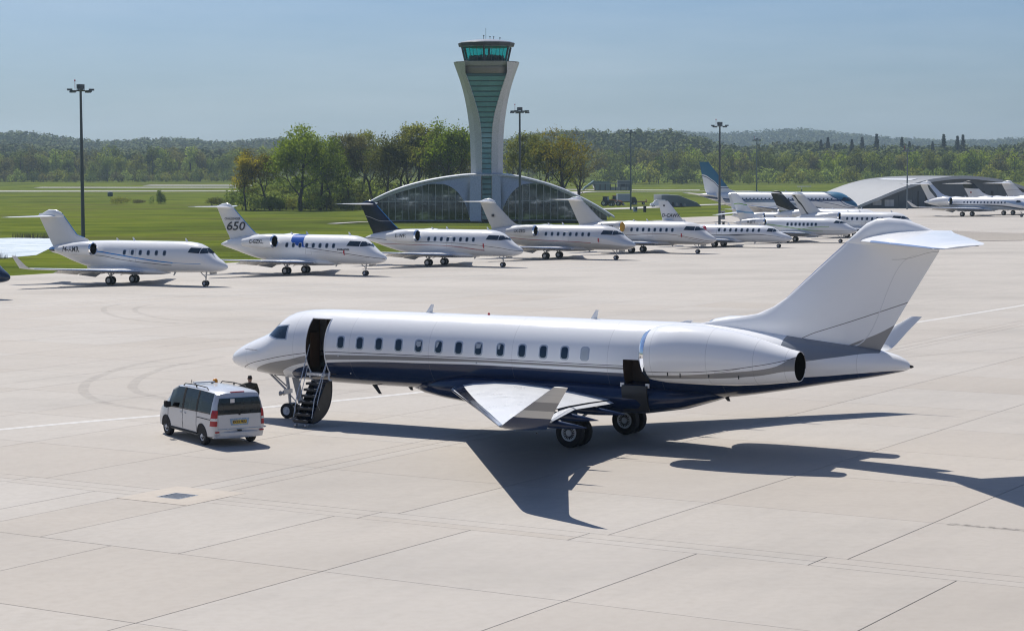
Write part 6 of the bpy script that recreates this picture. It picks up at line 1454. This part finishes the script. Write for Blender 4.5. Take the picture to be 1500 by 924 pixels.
for k, (x, y, wd, h, lb) in enumerate(((30.2, 632, 3.4, 1.5, 'low white covered load behind the tractor'), (33.0, 640, 3.0, 1.6, 'low white covered load behind the orange loader'))):
    mb = MB(); rg = []
    for i in range(9):
        t = i / 8; rg.append([(wd * (t - .5), dy, h * (math.sin(PI * (t * .9 + .05)) ** .4) * q + .02 * random.random()) for dy, q in ((-1, .02), (-.9, .6), (-.4, .95 + .08 * random.random()), (.3, 1), (.9, .6), (1, .02))])
    mb.loft(rg, caps=False, closed=False); o = mb.build('covered_load', M['white'], None, smooth=60, loc=(x, y, gz(x, y))); setp(o, lb, 'cargo')
pv = thing('panel_van', 'small dark-nosed white van beside the sloping grey bunker', 'van', (43.0, 596, gz(43.0, 596)), R(185))
mb = MB(); mb.loft([[(x, -.9, .35), (x, .9, .35), (x, .92, zb), (x, .78, zr), (x, -.78, zr), (x, -.92, zb)] for x, zb, zr in ((-1.8, 1.2, 2.1), (.6, 1.2, 2.15), (1.3, 1.15, 1.75), (1.7, 1.05, 1.25), (2.5, .9, 1.0), (2.6, .5, .6))]); mb.build('body', M['white'], pv, smooth=35)
mb = MB(); mb.prism([(.75, -.82, 1.95), (.75, .82, 1.95), (1.5, .84, 1.35), (1.5, -.84, 1.35)], (.05, 0, .06), None); mb.build('windscreen', M['glass'], pv); wheels(pv, [-1.2, 1.7], .82, .34, .2)
bk = thing('bunker', 'grey-blue bunker with a long sloping roof and a white cabin on its crest', 'shed', (46.0, 596, gz(46.0, 596)), R(-4))
mb = MB(); mb.prism([(-2.2, 0, 0), (9.4, 0, .2), (8.2, 0, 1.2), (2.8, 0, 3.35), (.2, 0, 3.5), (-2.2, 0, 3.4)], (0, 9, 0), None); mb.build('wall', plain('blue_grey_wall', (.13, .165, .20), .6), bk)
mb = MB(); mb.box((-2.3, 4, 2.7), (4.4, 5, 1.9)); cb = mb.build('cabin', M['offwhite'], bk); mb = MB(); mb.box((-1.0, 1.47, 2.9), (1.0, .05, .18)); mb.build('vent', M['dark'], cb)
for k in range(6):
    mb = MB(); mb.prism([(-1.6 + k * 1.15, -.08, .3), (-.7 + k * 1.15, -.08, .3), (-.9 + k * 1.15, -.08, 1.5 - .12 * k), (-1.5 + k * 1.15, -.08, 1.6 - .12 * k)], (0, .06, 0), None); mb.build('stacked_frame', M['grey'] if k % 2 else M['dark'], bk)
for x, y, wd, h, m, lb in ((31.5, 520, 1.0, 1.15, 'truck_blue', 'pale grey cabinet at the foot of the pale mast'), (33.6, 515, .75, 1.5, 'black', 'black cabinet right of the pale grey one near the mast'), (44.2, 428, 1.1, 1.7, 'grey', 'grey slatted unit beside the tall dark mast in front of the airliner'), (37.9, 365, .4, .9, 'dark', 'small dark bollard box at the apron edge left of the dark mast')):
    b = thing('equipment_cabinet', lb, 'cabinet', (x, y, gz(x, y) - .05), R(random.uniform(-10, 10)))
    mb = MB(); mb.box((0, 0, h / 2), (wd, wd * .7, h)); mb.build('casing', M[m], b); mb = MB(); mb.box((0, 0, h + .04), (wd * 1.1, wd * .8, .08)); mb.build('lid', M['grey'], b); mb = MB(); mb.box((wd * .2, -wd * .36, h * .55), (wd * .4, .03, h * .6)); mb.build('door', M['dark'], b)
gp = thing('glass_pavilion', 'greenhouse-like glass pavilion with a sloping end beyond the arched building', 'building', (39, 938, terrain(39, 938) - .1), R(2))
mb = MB(); mb.prism([(-8, 0, .3), (0, 0, 6.2), (-1.5, 0, 6.8), (-6.6, 0, 2.6)], (0, 8, 0), None); mb.prism([(0, 0, 0), (8, 0, 0), (7.5, 0, 6.2), (-.8, 0, 6.6), (-2.6, 0, 5)], (0, 9, 0), None); mb.build('glass_roof', plain('pale_green_glass', (.16, .24, .23), .1, 0, .2, .6), gp)
for k in range(7):
    mb = MB(); mb.box((-1 + k * 3.0, -.5, 2.2), (.5, .3, 4.6)); mb.build('frame_post', M['dark'], gp)
mb = MB(); mb.box((9, -.4, 4.9), (20, .4, .35)); mb.build('roof_beam', M['grey'], gp); mb = MB(); mb.box((13, 8, 1.2), (12, 3, 2.4)); mb.build('wall', M['grey'], gp)
gp.scale = (.8, .8, .68)
hb = thing('storage_container', 'dark boxy container hut at the wood edge beyond the service road', 'container', (52.5, 950, terrain(52.5, 950) - .05), R(3))
mb = MB(); mb.box((0, 0, 2.2), (6.4, 4, 4.4)); mb.build('casing', M['hwall'], hb); mb = MB(); mb.box((0, 0, 4.6), (6.8, 4.4, .3)); mb.build('lid', M['grey'], hb); mb = MB(); mb.box((-1, -2.05, 1.6), (2, .08, 3)); mb.build('door', M['black'], hb)
# ------------------------------------------------------------------ trees
def leaf_mat(name, cols, trans=.5):
    n = NT(name); n.t.nodes.remove(n.b)
    oi = n.n('ShaderNodeObjectInfo').outputs['Random']
    f = n.noise(n.obj(), .45, 4, .7); f2 = n.noise(n.obj(), 2.2, 3, .7)
    k = n.math('ADD', n.math('MULTIPLY', f, .75), n.math('MULTIPLY', n.math('SUBTRACT', oi, .5), .62)); k = n.math('ADD', k, n.math('MULTIPLY', n.math('SUBTRACT', f2, .5), .35))
    c = n.ramp(k, [(.12 + .5 * i / (len(cols) - 1), q) for i, q in enumerate(cols)])
    d = n.n('ShaderNodeBsdfDiffuse'); t = n.n('ShaderNodeBsdfTranslucent'); m = n.n('ShaderNodeMixShader'); m.inputs[0].default_value = trans
    n.t.links.new(c, d.inputs[0]); n.t.links.new(n.mix(1.0, c, (1.0, 1.05, .55, 1), 'MULTIPLY'), t.inputs[0])
    n.t.links.new(d.outputs[0], m.inputs[1]); n.t.links.new(t.outputs[0], m.inputs[2]); n.t.links.new(m.outputs[0], n.t.nodes['Material Output'].inputs[0])
    return n.m
# leaf colours are shared half and half by reflection and transmission
L_ = {'green': leaf_mat('spring_green_leaves', [(.10, .145, .024), (.175, .235, .03), (.25, .31, .042), (.31, .36, .065)]),
      'olive': leaf_mat('olive_bud_leaves', [(.10, .108, .034), (.165, .175, .046), (.225, .235, .056), (.28, .285, .075)]),
      'yellow': leaf_mat('golden_leaves', [(.17, .145, .03), (.28, .23, .03), (.40, .32, .035), (.45, .37, .05)]),
      'pale': leaf_mat('pale_green_leaves', [(.14, .185, .06), (.195, .25, .075), (.25, .31, .095), (.30, .355, .12)]),
      'wood': leaf_mat('wood_edge_leaves', [(.095, .118, .042), (.15, .182, .052), (.21, .245, .062), (.26, .29, .075)]),
      'brown': leaf_mat('bare_twig_haze', [(.105, .098, .056), (.15, .14, .072), (.19, .178, .088), (.22, .21, .10)]),
      'fir': leaf_mat('dark_conifer_needles', [(.018, .032, .028), (.028, .048, .036), (.042, .066, .044)], .15)}
M['bark'] = plain('bark', (.060, .050, .040), .9, 0, .3, 2)

def quads(name, Cn, N1, S_, mat, parent=None):
    """many small leaf quads: centres, normals, sizes"""
    n_ = len(Cn); Cn = np.asarray(Cn); N1 = np.asarray(N1); N1 = N1 / (np.linalg.norm(N1, axis=1)[:, None] + 1e-9)
    rnd = np.random.RandomState(n_ % 9973); a = rnd.normal(size=(n_, 3)); u = np.cross(N1, a); u /= (np.linalg.norm(u, axis=1)[:, None] + 1e-9); v = np.cross(N1, u)
    s = np.asarray(S_)[:, None]
    V_ = np.stack([Cn - u * s, Cn - v * s * .7, Cn + u * s, Cn + v * s * .7], 1).reshape(-1, 3)
    me = bpy.data.meshes.new(name); me.vertices.add(4 * n_); me.vertices.foreach_set('co', V_.astype(np.float32).ravel())
    me.loops.add(4 * n_); me.loops.foreach_set('vertex_index', np.arange(4 * n_, dtype=np.int32)); me.polygons.add(n_)
    me.polygons.foreach_set('loop_start', np.arange(0, 4 * n_, 4, dtype=np.int32)); me.update(calc_edges=True)
    return link(name, me, mat, parent)

def grow(seed, H, spread, levels=4, trunk=.42, first=.25, nl=8, up=.35):
    """recursive limbs -> tube mesh and the points where leaves sit"""
    rd = random.Random(seed); mb = MB(); tips = []
    def limb(p, d, ln, r, lev):
        pts = [p]; q = p.copy(); dd = d.copy(); k = 5 if lev == 0 else 4 if lev < 3 else 3
        for i in range(k):
            dd = (dd + Vector((rd.gauss(0, .16), rd.gauss(0, .16), rd.gauss(0, .10) + (up * .22 if lev else .05)))).normalized(); q = q + dd * ln / k; pts.append(q.copy())
        mb.tube(pts, [r * (1 - .72 * i / k) for i in range(k + 1)], 7 if lev == 0 else 5 if lev == 1 else 3, caps=False)
        if lev >= levels - 1:
            tips.extend((pts[-1], pts[-2])); 
            if lev >= levels: return
        if lev >= levels: return
        n_ = nl if lev == 0 else rd.randint(4, 6) if lev == 1 else rd.randint(3, 5)
        for j in range(n_):
            f = (first + (1 - first) * (j + .5) / n_) if lev == 0 else rd.uniform(.3, 1.0)
            i = min(int(f * k), k - 1); b = pts[i].lerp(pts[i + 1], f * k - i)
            az = 2 * PI * (j * .382 + rd.random() * .25); t = (pts[i + 1] - pts[i]).normalized()
            u = t.orthogonal().normalized(); w_ = t.cross(u); sp = rd.uniform(.7, 1.15) if lev == 0 else rd.uniform(.5, 1.0)
            nd = (t * (.75 if lev else .62) + (u * math.cos(az) + w_ * math.sin(az)) * sp + Vector((0, 0, up * .3))).normalized()
            l2 = (spread * rd.uniform(.75, 1.1) * (1 - .45 * f)) if lev == 0 else ln * rd.uniform(.45, .68)
            limb(b, nd, l2, r * (1 - .72 * f) * (.55 if lev == 0 else .6), lev + 1)
    limb(Vector((0, 0, -.15)), Vector((rd.gauss(0, .05), rd.gauss(0, .05), 1)).normalized(), H * .78, trunk, 0)
    return mb, tips
TV = {}
def tree_variant(key, seed, H, spread, per, size, rad, levels=4, **kw):
    mb, tips = grow(seed, H, spread, levels, **kw); rs = np.random.RandomState(seed)
    zmx = max(t.z for t in tips); sc = H / zmx; mb.v = [(x * sc, y * sc, z * sc) for x, y, z in mb.v]; tp = np.array([tuple(t) for t in tips]) * sc
    keep = rs.rand(len(tp)) < .93; tp = tp[keep]
    c = np.repeat(tp, per, 0) + rs.normal(size=(len(tp) * per, 3)) * rad * np.array([1, 1, .8]); nrm = rs.normal(size=c.shape) + np.array([0, 0, .8])
    TV[key] = (mb, c, nrm, size * rs.uniform(.6, 1.3, len(c)))
made = {}
def tree(key, leaf, name, label, loc, scale, rz, group=None, sz=1.0):
    b = thing(name, label, 'tree', (loc[0], loc[1], terrain(*loc) - .12), rz, group); b.scale = (scale, scale, scale * sz)
    if (key, leaf) not in made:
        mb, c, nr, s = TV[key]
        t = mb.build('trunk', M['bark'], b, smooth=60, fix=False); cr = quads('crown', c, nr, s, L_[leaf], b); made[(key, leaf)] = (t.data, cr.data)
    else:
        t, cr = made[(key, leaf)]; link('trunk', t, None, b); link('crown', cr, None, b)
    return b
tree_variant('oak', 21, 21.5, 10.5, 5, .26, .65, 4, trunk=.62, first=.22, nl=11, up=.3)
tree_variant('oak2', 8, 19, 8.5, 4, .25, .65, 4, trunk=.45, first=.3, nl=9, up=.5)
tree_variant('tall', 33, 20, 5.5, 3, .22, .6, 4, trunk=.34, first=.35, nl=10, up=.7)
tree_variant('bare', 44, 20, 9.5, 1, .24, .5, 4, trunk=.6, first=.25, nl=11, up=.45)
tree_variant('slim', 55, 15, 4.2, 4, .24, .55, 3, trunk=.24, first=.35, nl=12, up=.5)
def near(px, Y, key, leaf, scale, label, name='broadleaf_tree', rz=0, group=None, sz=1.0):
    return tree(key, leaf, name, label, ((px - 750) / 2984.87 * Y, Y), scale, rz, group, sz)
near(361, 520, 'slim', 'yellow', 1.0, 'small golden sparse tree, leftmost of the trees beside the tower field', rz=1)
near(397, 522, 'oak2', 'yellow', .82, 'golden-green tree with leaning limbs between the small golden tree and the big oak', rz=2)
near(441, 517, 'oak', 'green', 1.0, 'big spreading fresh-green oak with thick dark limbs, tallest of the trees at left', rz=.6)
near(470, 530, 'oak2', 'green', .98, 'green tree crowding the right side of the big oak', rz=4)
TG = 'thin half-leafed trees between the oak and the arched building'
TL = ['olive slender tree just right of the big oak', 'bare brown slender tree second to the right of the big oak', 'short pale green sapling third to the right of the big oak', 'olive slender tree fourth to the right of the big oak', 'brown slender tree directly left of the arched building tip', 'broad olive tree above the left tip of the arched building', 'olive slender tree behind the left slope of the arched roof', 'wide bare brown tree behind the left slope of the arched roof', 'tall olive slender tree midway along the left arched roof', 'broad brown tree next left of the tall yellow-green tree']
random.seed(5)
for i, (px, Y, key, leaf, sc) in enumerate(((486, 540, 'tall', 'olive', .92), (502, 555, 'tall', 'brown', .98), (517, 545, 'slim', 'pale', 1.15), (533, 560, 'tall', 'olive', 1.05), (548, 540, 'tall', 'brown', 1.0), (564, 530, 'oak2', 'olive', 1.02), (584, 545, 'tall', 'olive', 1.08), (600, 555, 'bare', 'brown', 1.0), (615, 530, 'tall', 'olive', 1.12), (634, 540, 'oak2', 'brown', 1.12))):
    near(px, Y, key, leaf, sc, TL[i], rz=i * 1.3, group=TG)
near(657, 525, 'oak2', 'green', 1.20, 'tall yellow-green tree directly left of the tower shaft', rz=.5)
near(681, 540, 'oak2', 'olive', 1.15, 'olive tree half hidden behind the left edge of the tower shaft', rz=2.2)
near(756, 540, 'tall', 'olive', 1.0, 'slender olive tree just right of the tower shaft', rz=1.2)
near(785, 530, 'oak2', 'olive', 1.02, 'rounded olive tree between the slender one and the wide bare one right of the tower', rz=5)
near(826, 520, 'bare', 'yellow', 1.08, 'wide nearly bare tree with scattered golden leaves at the right of the tower', rz=3)
near(848, 545, 'bare', 'brown', .85, 'bare brown tree behind the wide golden-flecked one', rz=.3)
# bushes
def blob(seed, H, W, n_, size, cone=0.0, low=0.0):
    rs = np.random.RandomState(seed); k = 9; cc = rs.normal(size=(k, 3)) * np.array([W * .27, W * .27, H * .16]) + np.array([0, 0, H * .5]); C_, N_ = [], []
    for i in range(n_):
        j = rs.randint(k); d = rs.normal(size=3); d /= np.linalg.norm(d); r = rs.uniform(.75, 1.05)
        p = cc[j] + d * r * np.array([W * .26, W * .26, H * .30]); t = min(max(p[2] / H, 0), 1); f = 1 - cone * t
        p[0] *= f; p[1] *= f
        if p[2] < low: p[2] = low + abs(p[2] - low) * .3
        C_.append(p); N_.append(d + rs.normal(size=3) * .5 + np.array([0, 0, .3]))
    return np.array(C_), np.array(N_), size * rs.uniform(.6, 1.35, n_)
def bush_data(seed, H, W, n_, size, cone=0.0):
    C_, N_, s = blob(seed, H, W, n_, size, cone, .05); mb = MB(); rd = random.Random(seed)
    for k in range(5): mb.tube([(rd.gauss(0, .1), rd.gauss(0, .1), 0), (rd.gauss(0, W * .1), rd.gauss(0, W * .1), H * .5)], [.05, .02], 4, caps=False)
    return mb, C_, N_, s
for i in range(3): TV['bush%d' % i] = bush_data(60 + i, 4.2, 5.2, 1500, .17)
TV['cone'] = bush_data(70, 4.8, 3.9, 1700, .16, .45); TV['low'] = bush_data(71, 2.6, 7.5, 1500, .17)
def bush(px, Y, key, leaf, sc, label, group=None, rz=0, sz=1.0):
    b = near(px, Y, key, leaf, sc, label, 'bush', rz, group, sz); b['category'] = 'bush'; return b
bush(237, 636, 'cone', 'pale', 1.0, 'conical green bush standing alone on the left meadow')
bush(178, 640, 'low', 'olive', .9, 'low straggly shrub left of the conical bush on the meadow')
bush(205, 642, 'low', 'brown', .55, 'tiny low shrub between the straggly shrub and the conical bush')
bush(312, 600, 'low', 'olive', 1.05, 'low dark shrub left of the small golden tree', rz=2)
for i in range(17):
    px = 355 + 11.0 * i + random.uniform(-3, 3); bush(px, 524 + random.uniform(-8, 10), 'bush%d' % (i % 3), ('pale', 'green', 'pale', 'olive')[i % 4], random.uniform(.8, 1.35), 'leafy bush in the undergrowth below the oak and thin trees', 'undergrowth bushes below the oak', i)
for i in range(24):
    px = 376 + 8.4 * i + random.uniform(-3, 3); bush(px, 556 + random.uniform(-8, 14), 'bush%d' % (i % 3), ('pale', 'wood', 'pale', 'green')[i % 4], random.uniform(1.5, 2.3), 'tall pale green thicket bush behind the oak and thin trees', 'thicket bushes behind the oak and thin trees', i * 2)
for i in range(14):
    px = 560 + 24 * i + random.uniform(-6, 6)
    if 688 < px < 742 or px > 800: continue
    bush(px, 560 + random.uniform(-10, 20), 'bush%d' % (i % 3), ('olive', 'brown', 'pale')[i % 3], random.uniform(1.1, 1.8), 'undergrowth bush behind the arched building', 'undergrowth bushes behind the arched building', i)
sg_ = thing('marker_drum', 'small green drum marker on the left meadow right of the mast', 'marker', ((163 - 750) / 2984.87 * 760, 760, terrain(-149, 760) - .05))
mb = MB(); mb.lathe([(0, .9), (.2, 1.0), (1.4, 1.0), (1.6, .8)], (0, 0, 0), 'z', 14); mb.build('drum', plain('dark_teal', (.03, .08, .075), .5), sg_, smooth=40); mb = MB(); mb.lathe([(0, .82), (.08, .8)], (0, 0, 1.6), 'z', 14); mb.build('lid', M['offwhite'], sg_)

# the wood edge: single trees, light versions
def wood_variant(key, seed, H, W, n_, size):
    rs = np.random.RandomState(seed); rd = random.Random(seed); mb = MB()
    mb.tube([(0, 0, -.5), (rd.gauss(0, .3), rd.gauss(0, .3), H * .45), (rd.gauss(0, .8), rd.gauss(0, .8), H * .85)], [.38, .26, .06], 5, caps=False)
    for k in range(6):
        a = rd.random() * 6.3; z = H * rd.uniform(.3, .6); mb.tube([(0, 0, z), (math.cos(a) * W * .3, math.sin(a) * W * .3, z + H * .22)], [.16, .05], 4, caps=False)
    k = 15; cc = []
    while len(cc) < k:
        p = rs.uniform(-1, 1, 3)
        if np.linalg.norm(p) < 1: cc.append(p * np.array([W * .36, W * .36, H * .34]) + np.array([0, 0, H * .52]))
    C_, N_ = [], []
    for i in range(n_):
        c = cc[rs.randint(k)]; d = rs.normal(size=3); d /= np.linalg.norm(d); p = c + d * np.array([W * .19, W * .19, H * .125]) * rs.uniform(.75, 1.1); C_.append(p); N_.append(d + rs.normal(size=3) * .45 + np.array([0, 0, .35]))
    TV[key] = (mb, np.array(C_), np.array(N_), size * rs.uniform(.6, 1.3, n_))
for i in range(5): wood_variant('w%d' % i, 80 + i, 21, (12, 14, 10, 13, 15)[i], 1100, .55)
for i in range(2): TV['scrub%d' % i] = bush_data(90 + i, 9, 11, 700, .55)
def fir_variant(key, seed, H, W):
    rs = np.random.RandomState(seed); mb = MB(); mb.tube([(0, 0, -.5), (0, 0, H * .97)], [.4, .04], 5, caps=False); C_, N_ = [], []
    for L in range(22):
        z = H * (.10 + .90 * L / 22); r = W * .5 * (1 - (L / 22.5)) ** 1.1 * rs.uniform(.7, 1.2)
        for k in range(40):
            a = rs.uniform(0, 6.283); q = r * rs.uniform(.15, 1) ; C_.append((q * math.cos(a), q * math.sin(a), z - .28 * q + rs.normal() * .15)); N_.append((math.cos(a) * .5, math.sin(a) * .5, 1))
    TV[key] = (mb, np.array(C_), np.array(N_) + rs.normal(size=(len(C_), 3)) * .3, .95 * rs.uniform(.6, 1.3, len(C_)))
fir_variant('fir0', 5, 24.5, 15); fir_variant('fir1', 6, 24, 13)
rd = random.Random(12)
KN = {'wood': 'green-brown', 'olive': 'olive', 'brown': 'bare brown', 'pale': 'pale fresh green', 'green': 'bright green'}
def belt(p0, p1, Y0, rows, step, side, kinds, keys, smin, smax, hf=None):
    for r_ in range(rows):
        px = p0 + rd.uniform(0, step)
        while px < p1:
            Y = Y0 + r_ * 34 + rd.uniform(-12, 12); leaf = rd.choice(kinds); sc = rd.uniform(smin, smax)
            if hf: sc *= hf(px)
            b = near(px, Y, rd.choice(keys), leaf, sc, '%s tree at the edge of the far wood %s' % (KN[leaf], side), 'woodland_tree', rd.uniform(0, 6.28), '%s trees of the far wood %s' % (KN[leaf], side), rd.uniform(.9, 1.12))
            px += step * rd.uniform(.7, 1.3)
WK = ['w0', 'w1', 'w2', 'w3', 'w4']
belt(-45, 395, 1225, 3, 19, 'left of the tower', ['wood', 'olive', 'brown', 'wood', 'brown', 'pale'], WK, .68, 1.08)
for i in range(34):
    px = -40 + 13 * i + rd.uniform(-6, 6)
    bush(px, 1205 + rd.uniform(-10, 12), 'scrub%d' % (i % 2), ('brown', 'wood', 'olive', 'pale')[(i * 7) % 4], rd.uniform(.45, .85), 'low scrub bush along the foot of the far wood on the left', 'scrub bushes at the foot of the far wood on the left', i)
belt(395, 850, 1235, 2, 26, 'behind the tower', ['wood', 'olive', 'brown'], WK, .80, 1.0)
belt(850, 1550, 1195, 3, 21, 'on the right', ['wood', 'olive', 'wood', 'brown', 'green'], WK, .82, 1.05)
for i in range(28):
    px = 885 + 24 * i + rd.uniform(-8, 8)
    b = bush(px, 1150 + rd.uniform(-10, 15), 'scrub%d' % (i % 2), ('pale', 'wood', 'pale', 'olive')[i % 4], rd.uniform(.75, 1.2) * (1.15 if px < 1060 else .9), 'rounded scrub bush along the front of the far wood on the right', 'scrub bushes in front of the far wood on the right', i)
for i, (px, Y, sc) in enumerate(((1202, 1500, .92), (1212, 1520, 1.02), (1222, 1510, .80), (1247, 1500, .98), (1262, 1520, 1.03), (1283, 1490, 1.15), (1320, 1500, 1.02), (1331, 1520, .9), (1365, 1500, .88), (1381, 1490, 1.13), (1401, 1510, 1.06), (1409, 1530, 1.12), (820, 1490, .8), (250, 1480, .75))):
    b = near(px, Y, 'fir%d' % (i % 2), 'fir', sc, 'dark pointed conifer rising above the wood on the right' if px > 1100 else ('lone dark conifer above the wood behind the tower' if px > 500 else 'lone dark conifer above the wood at left'), 'conifer', i, 'dark conifers above the wood on the right' if px > 1100 else None)
# hillsides: woods that read as one mass
def hillwood(name, r0, r1, b0, b1, gap, H, W, nq, size, mat, seed, clear=.12):
    rs = np.random.RandomState(seed); area = .5 * (r1 ** 2 - r0 ** 2) * (b1 - b0); n_ = int(area / gap ** 2); C_, N_, S_ = [], [], []
    tb = []
    for i in range(n_):
        r = math.sqrt(rs.uniform(r0 ** 2, r1 ** 2)); b = rs.uniform(b0, b1); x, y = r * math.sin(b), r * math.cos(b)
        if math.sin(x * .011 + 2 * math.sin(y * .006)) * math.sin(y * .0085 + 1.3) > 1 - clear * 2: continue
        tb.append((x, y, terrain(x, y), H * rs.uniform(.7, 1.2), W * rs.uniform(.75, 1.3)))
    tb = np.array(tb); m = len(tb)
    d = rs.normal(size=(m, nq, 3)); d /= np.linalg.norm(d, axis=2)[..., None]; d[..., 2] = np.abs(d[..., 2]) * 1.1 - .25
    c = np.empty((m, nq, 3)); c[..., 0] = tb[:, None, 0] + d[..., 0] * tb[:, None, 4] * .5; c[..., 1] = tb[:, None, 1] + d[..., 1] * tb[:, None, 4] * .5; c[..., 2] = tb[:, None, 2] + tb[:, None, 3] * (.55 + .45 * d[..., 2])
    c += rs.normal(size=c.shape) * .5
    o = quads(name, c.reshape(-1, 3), (d + rs.normal(size=d.shape) * .35 + np.array([0, 0, .25])).reshape(-1, 3), size * rs.uniform(.6, 1.25, m * nq), mat); setp(o, kind='stuff'); return o
def hill_leaf(name, cols):
    n = NT(name); p = n.pos(); f = n.noise(n.mapv(p, (.016, .010, 0)), 1.0, 5, .65); f2 = n.noise(n.mapv(p, (.10, .07, .05)), 1.0, 3, .6)
    k = n.math('ADD', n.math('MULTIPLY', f, .6), n.math('MULTIPLY', f2, .45)); return n.fin(n.ramp(k, [(.30 + .45 * i / (len(cols) - 1), q) for i, q in enumerate(cols)]), .95, None, .05)
HL = hill_leaf('hillside_leaves', [(.030, .044, .022), (.075, .098, .032), (.120, .150, .042), (.095, .088, .046), (.16, .19, .06)])
HD = hill_leaf('far_hillside_leaves', [(.036, .048, .026), (.065, .084, .034), (.10, .12, .042), (.072, .072, .042)])
hillwood('wooded_slope', 1330, 1900, -.30, .30, 11.5, 16, 11, 34, 1.5, HL, 1, .1)
hillwood('wooded_hill', 1930, 2800, -.30, .04, 13, 17, 13, 22, 2.0, HL, 2, .08)
hillwood('wooded_hill', 2000, 4700, .03, .30, 21, 18, 20, 16, 3.0, HD, 3, .12)

# ------------------------------------------------------------------ the air between
n = NT('thin_haze'); n.t.nodes.remove(n.b); pv_ = n.n('ShaderNodeVolumePrincipled'); pv_.inputs['Color'].default_value = (.66, .86, 1.0, 1); pv_.inputs['Density'].default_value = HAZE; pv_.inputs['Anisotropy'].default_value = .45
n.t.links.new(pv_.outputs[0], n.t.nodes['Material Output'].inputs['Volume'])
mb = MB(); mb.box((0, 0, 80), (12400, 12400, 170)); setp(mb.build('haze', n.m), kind='stuff')
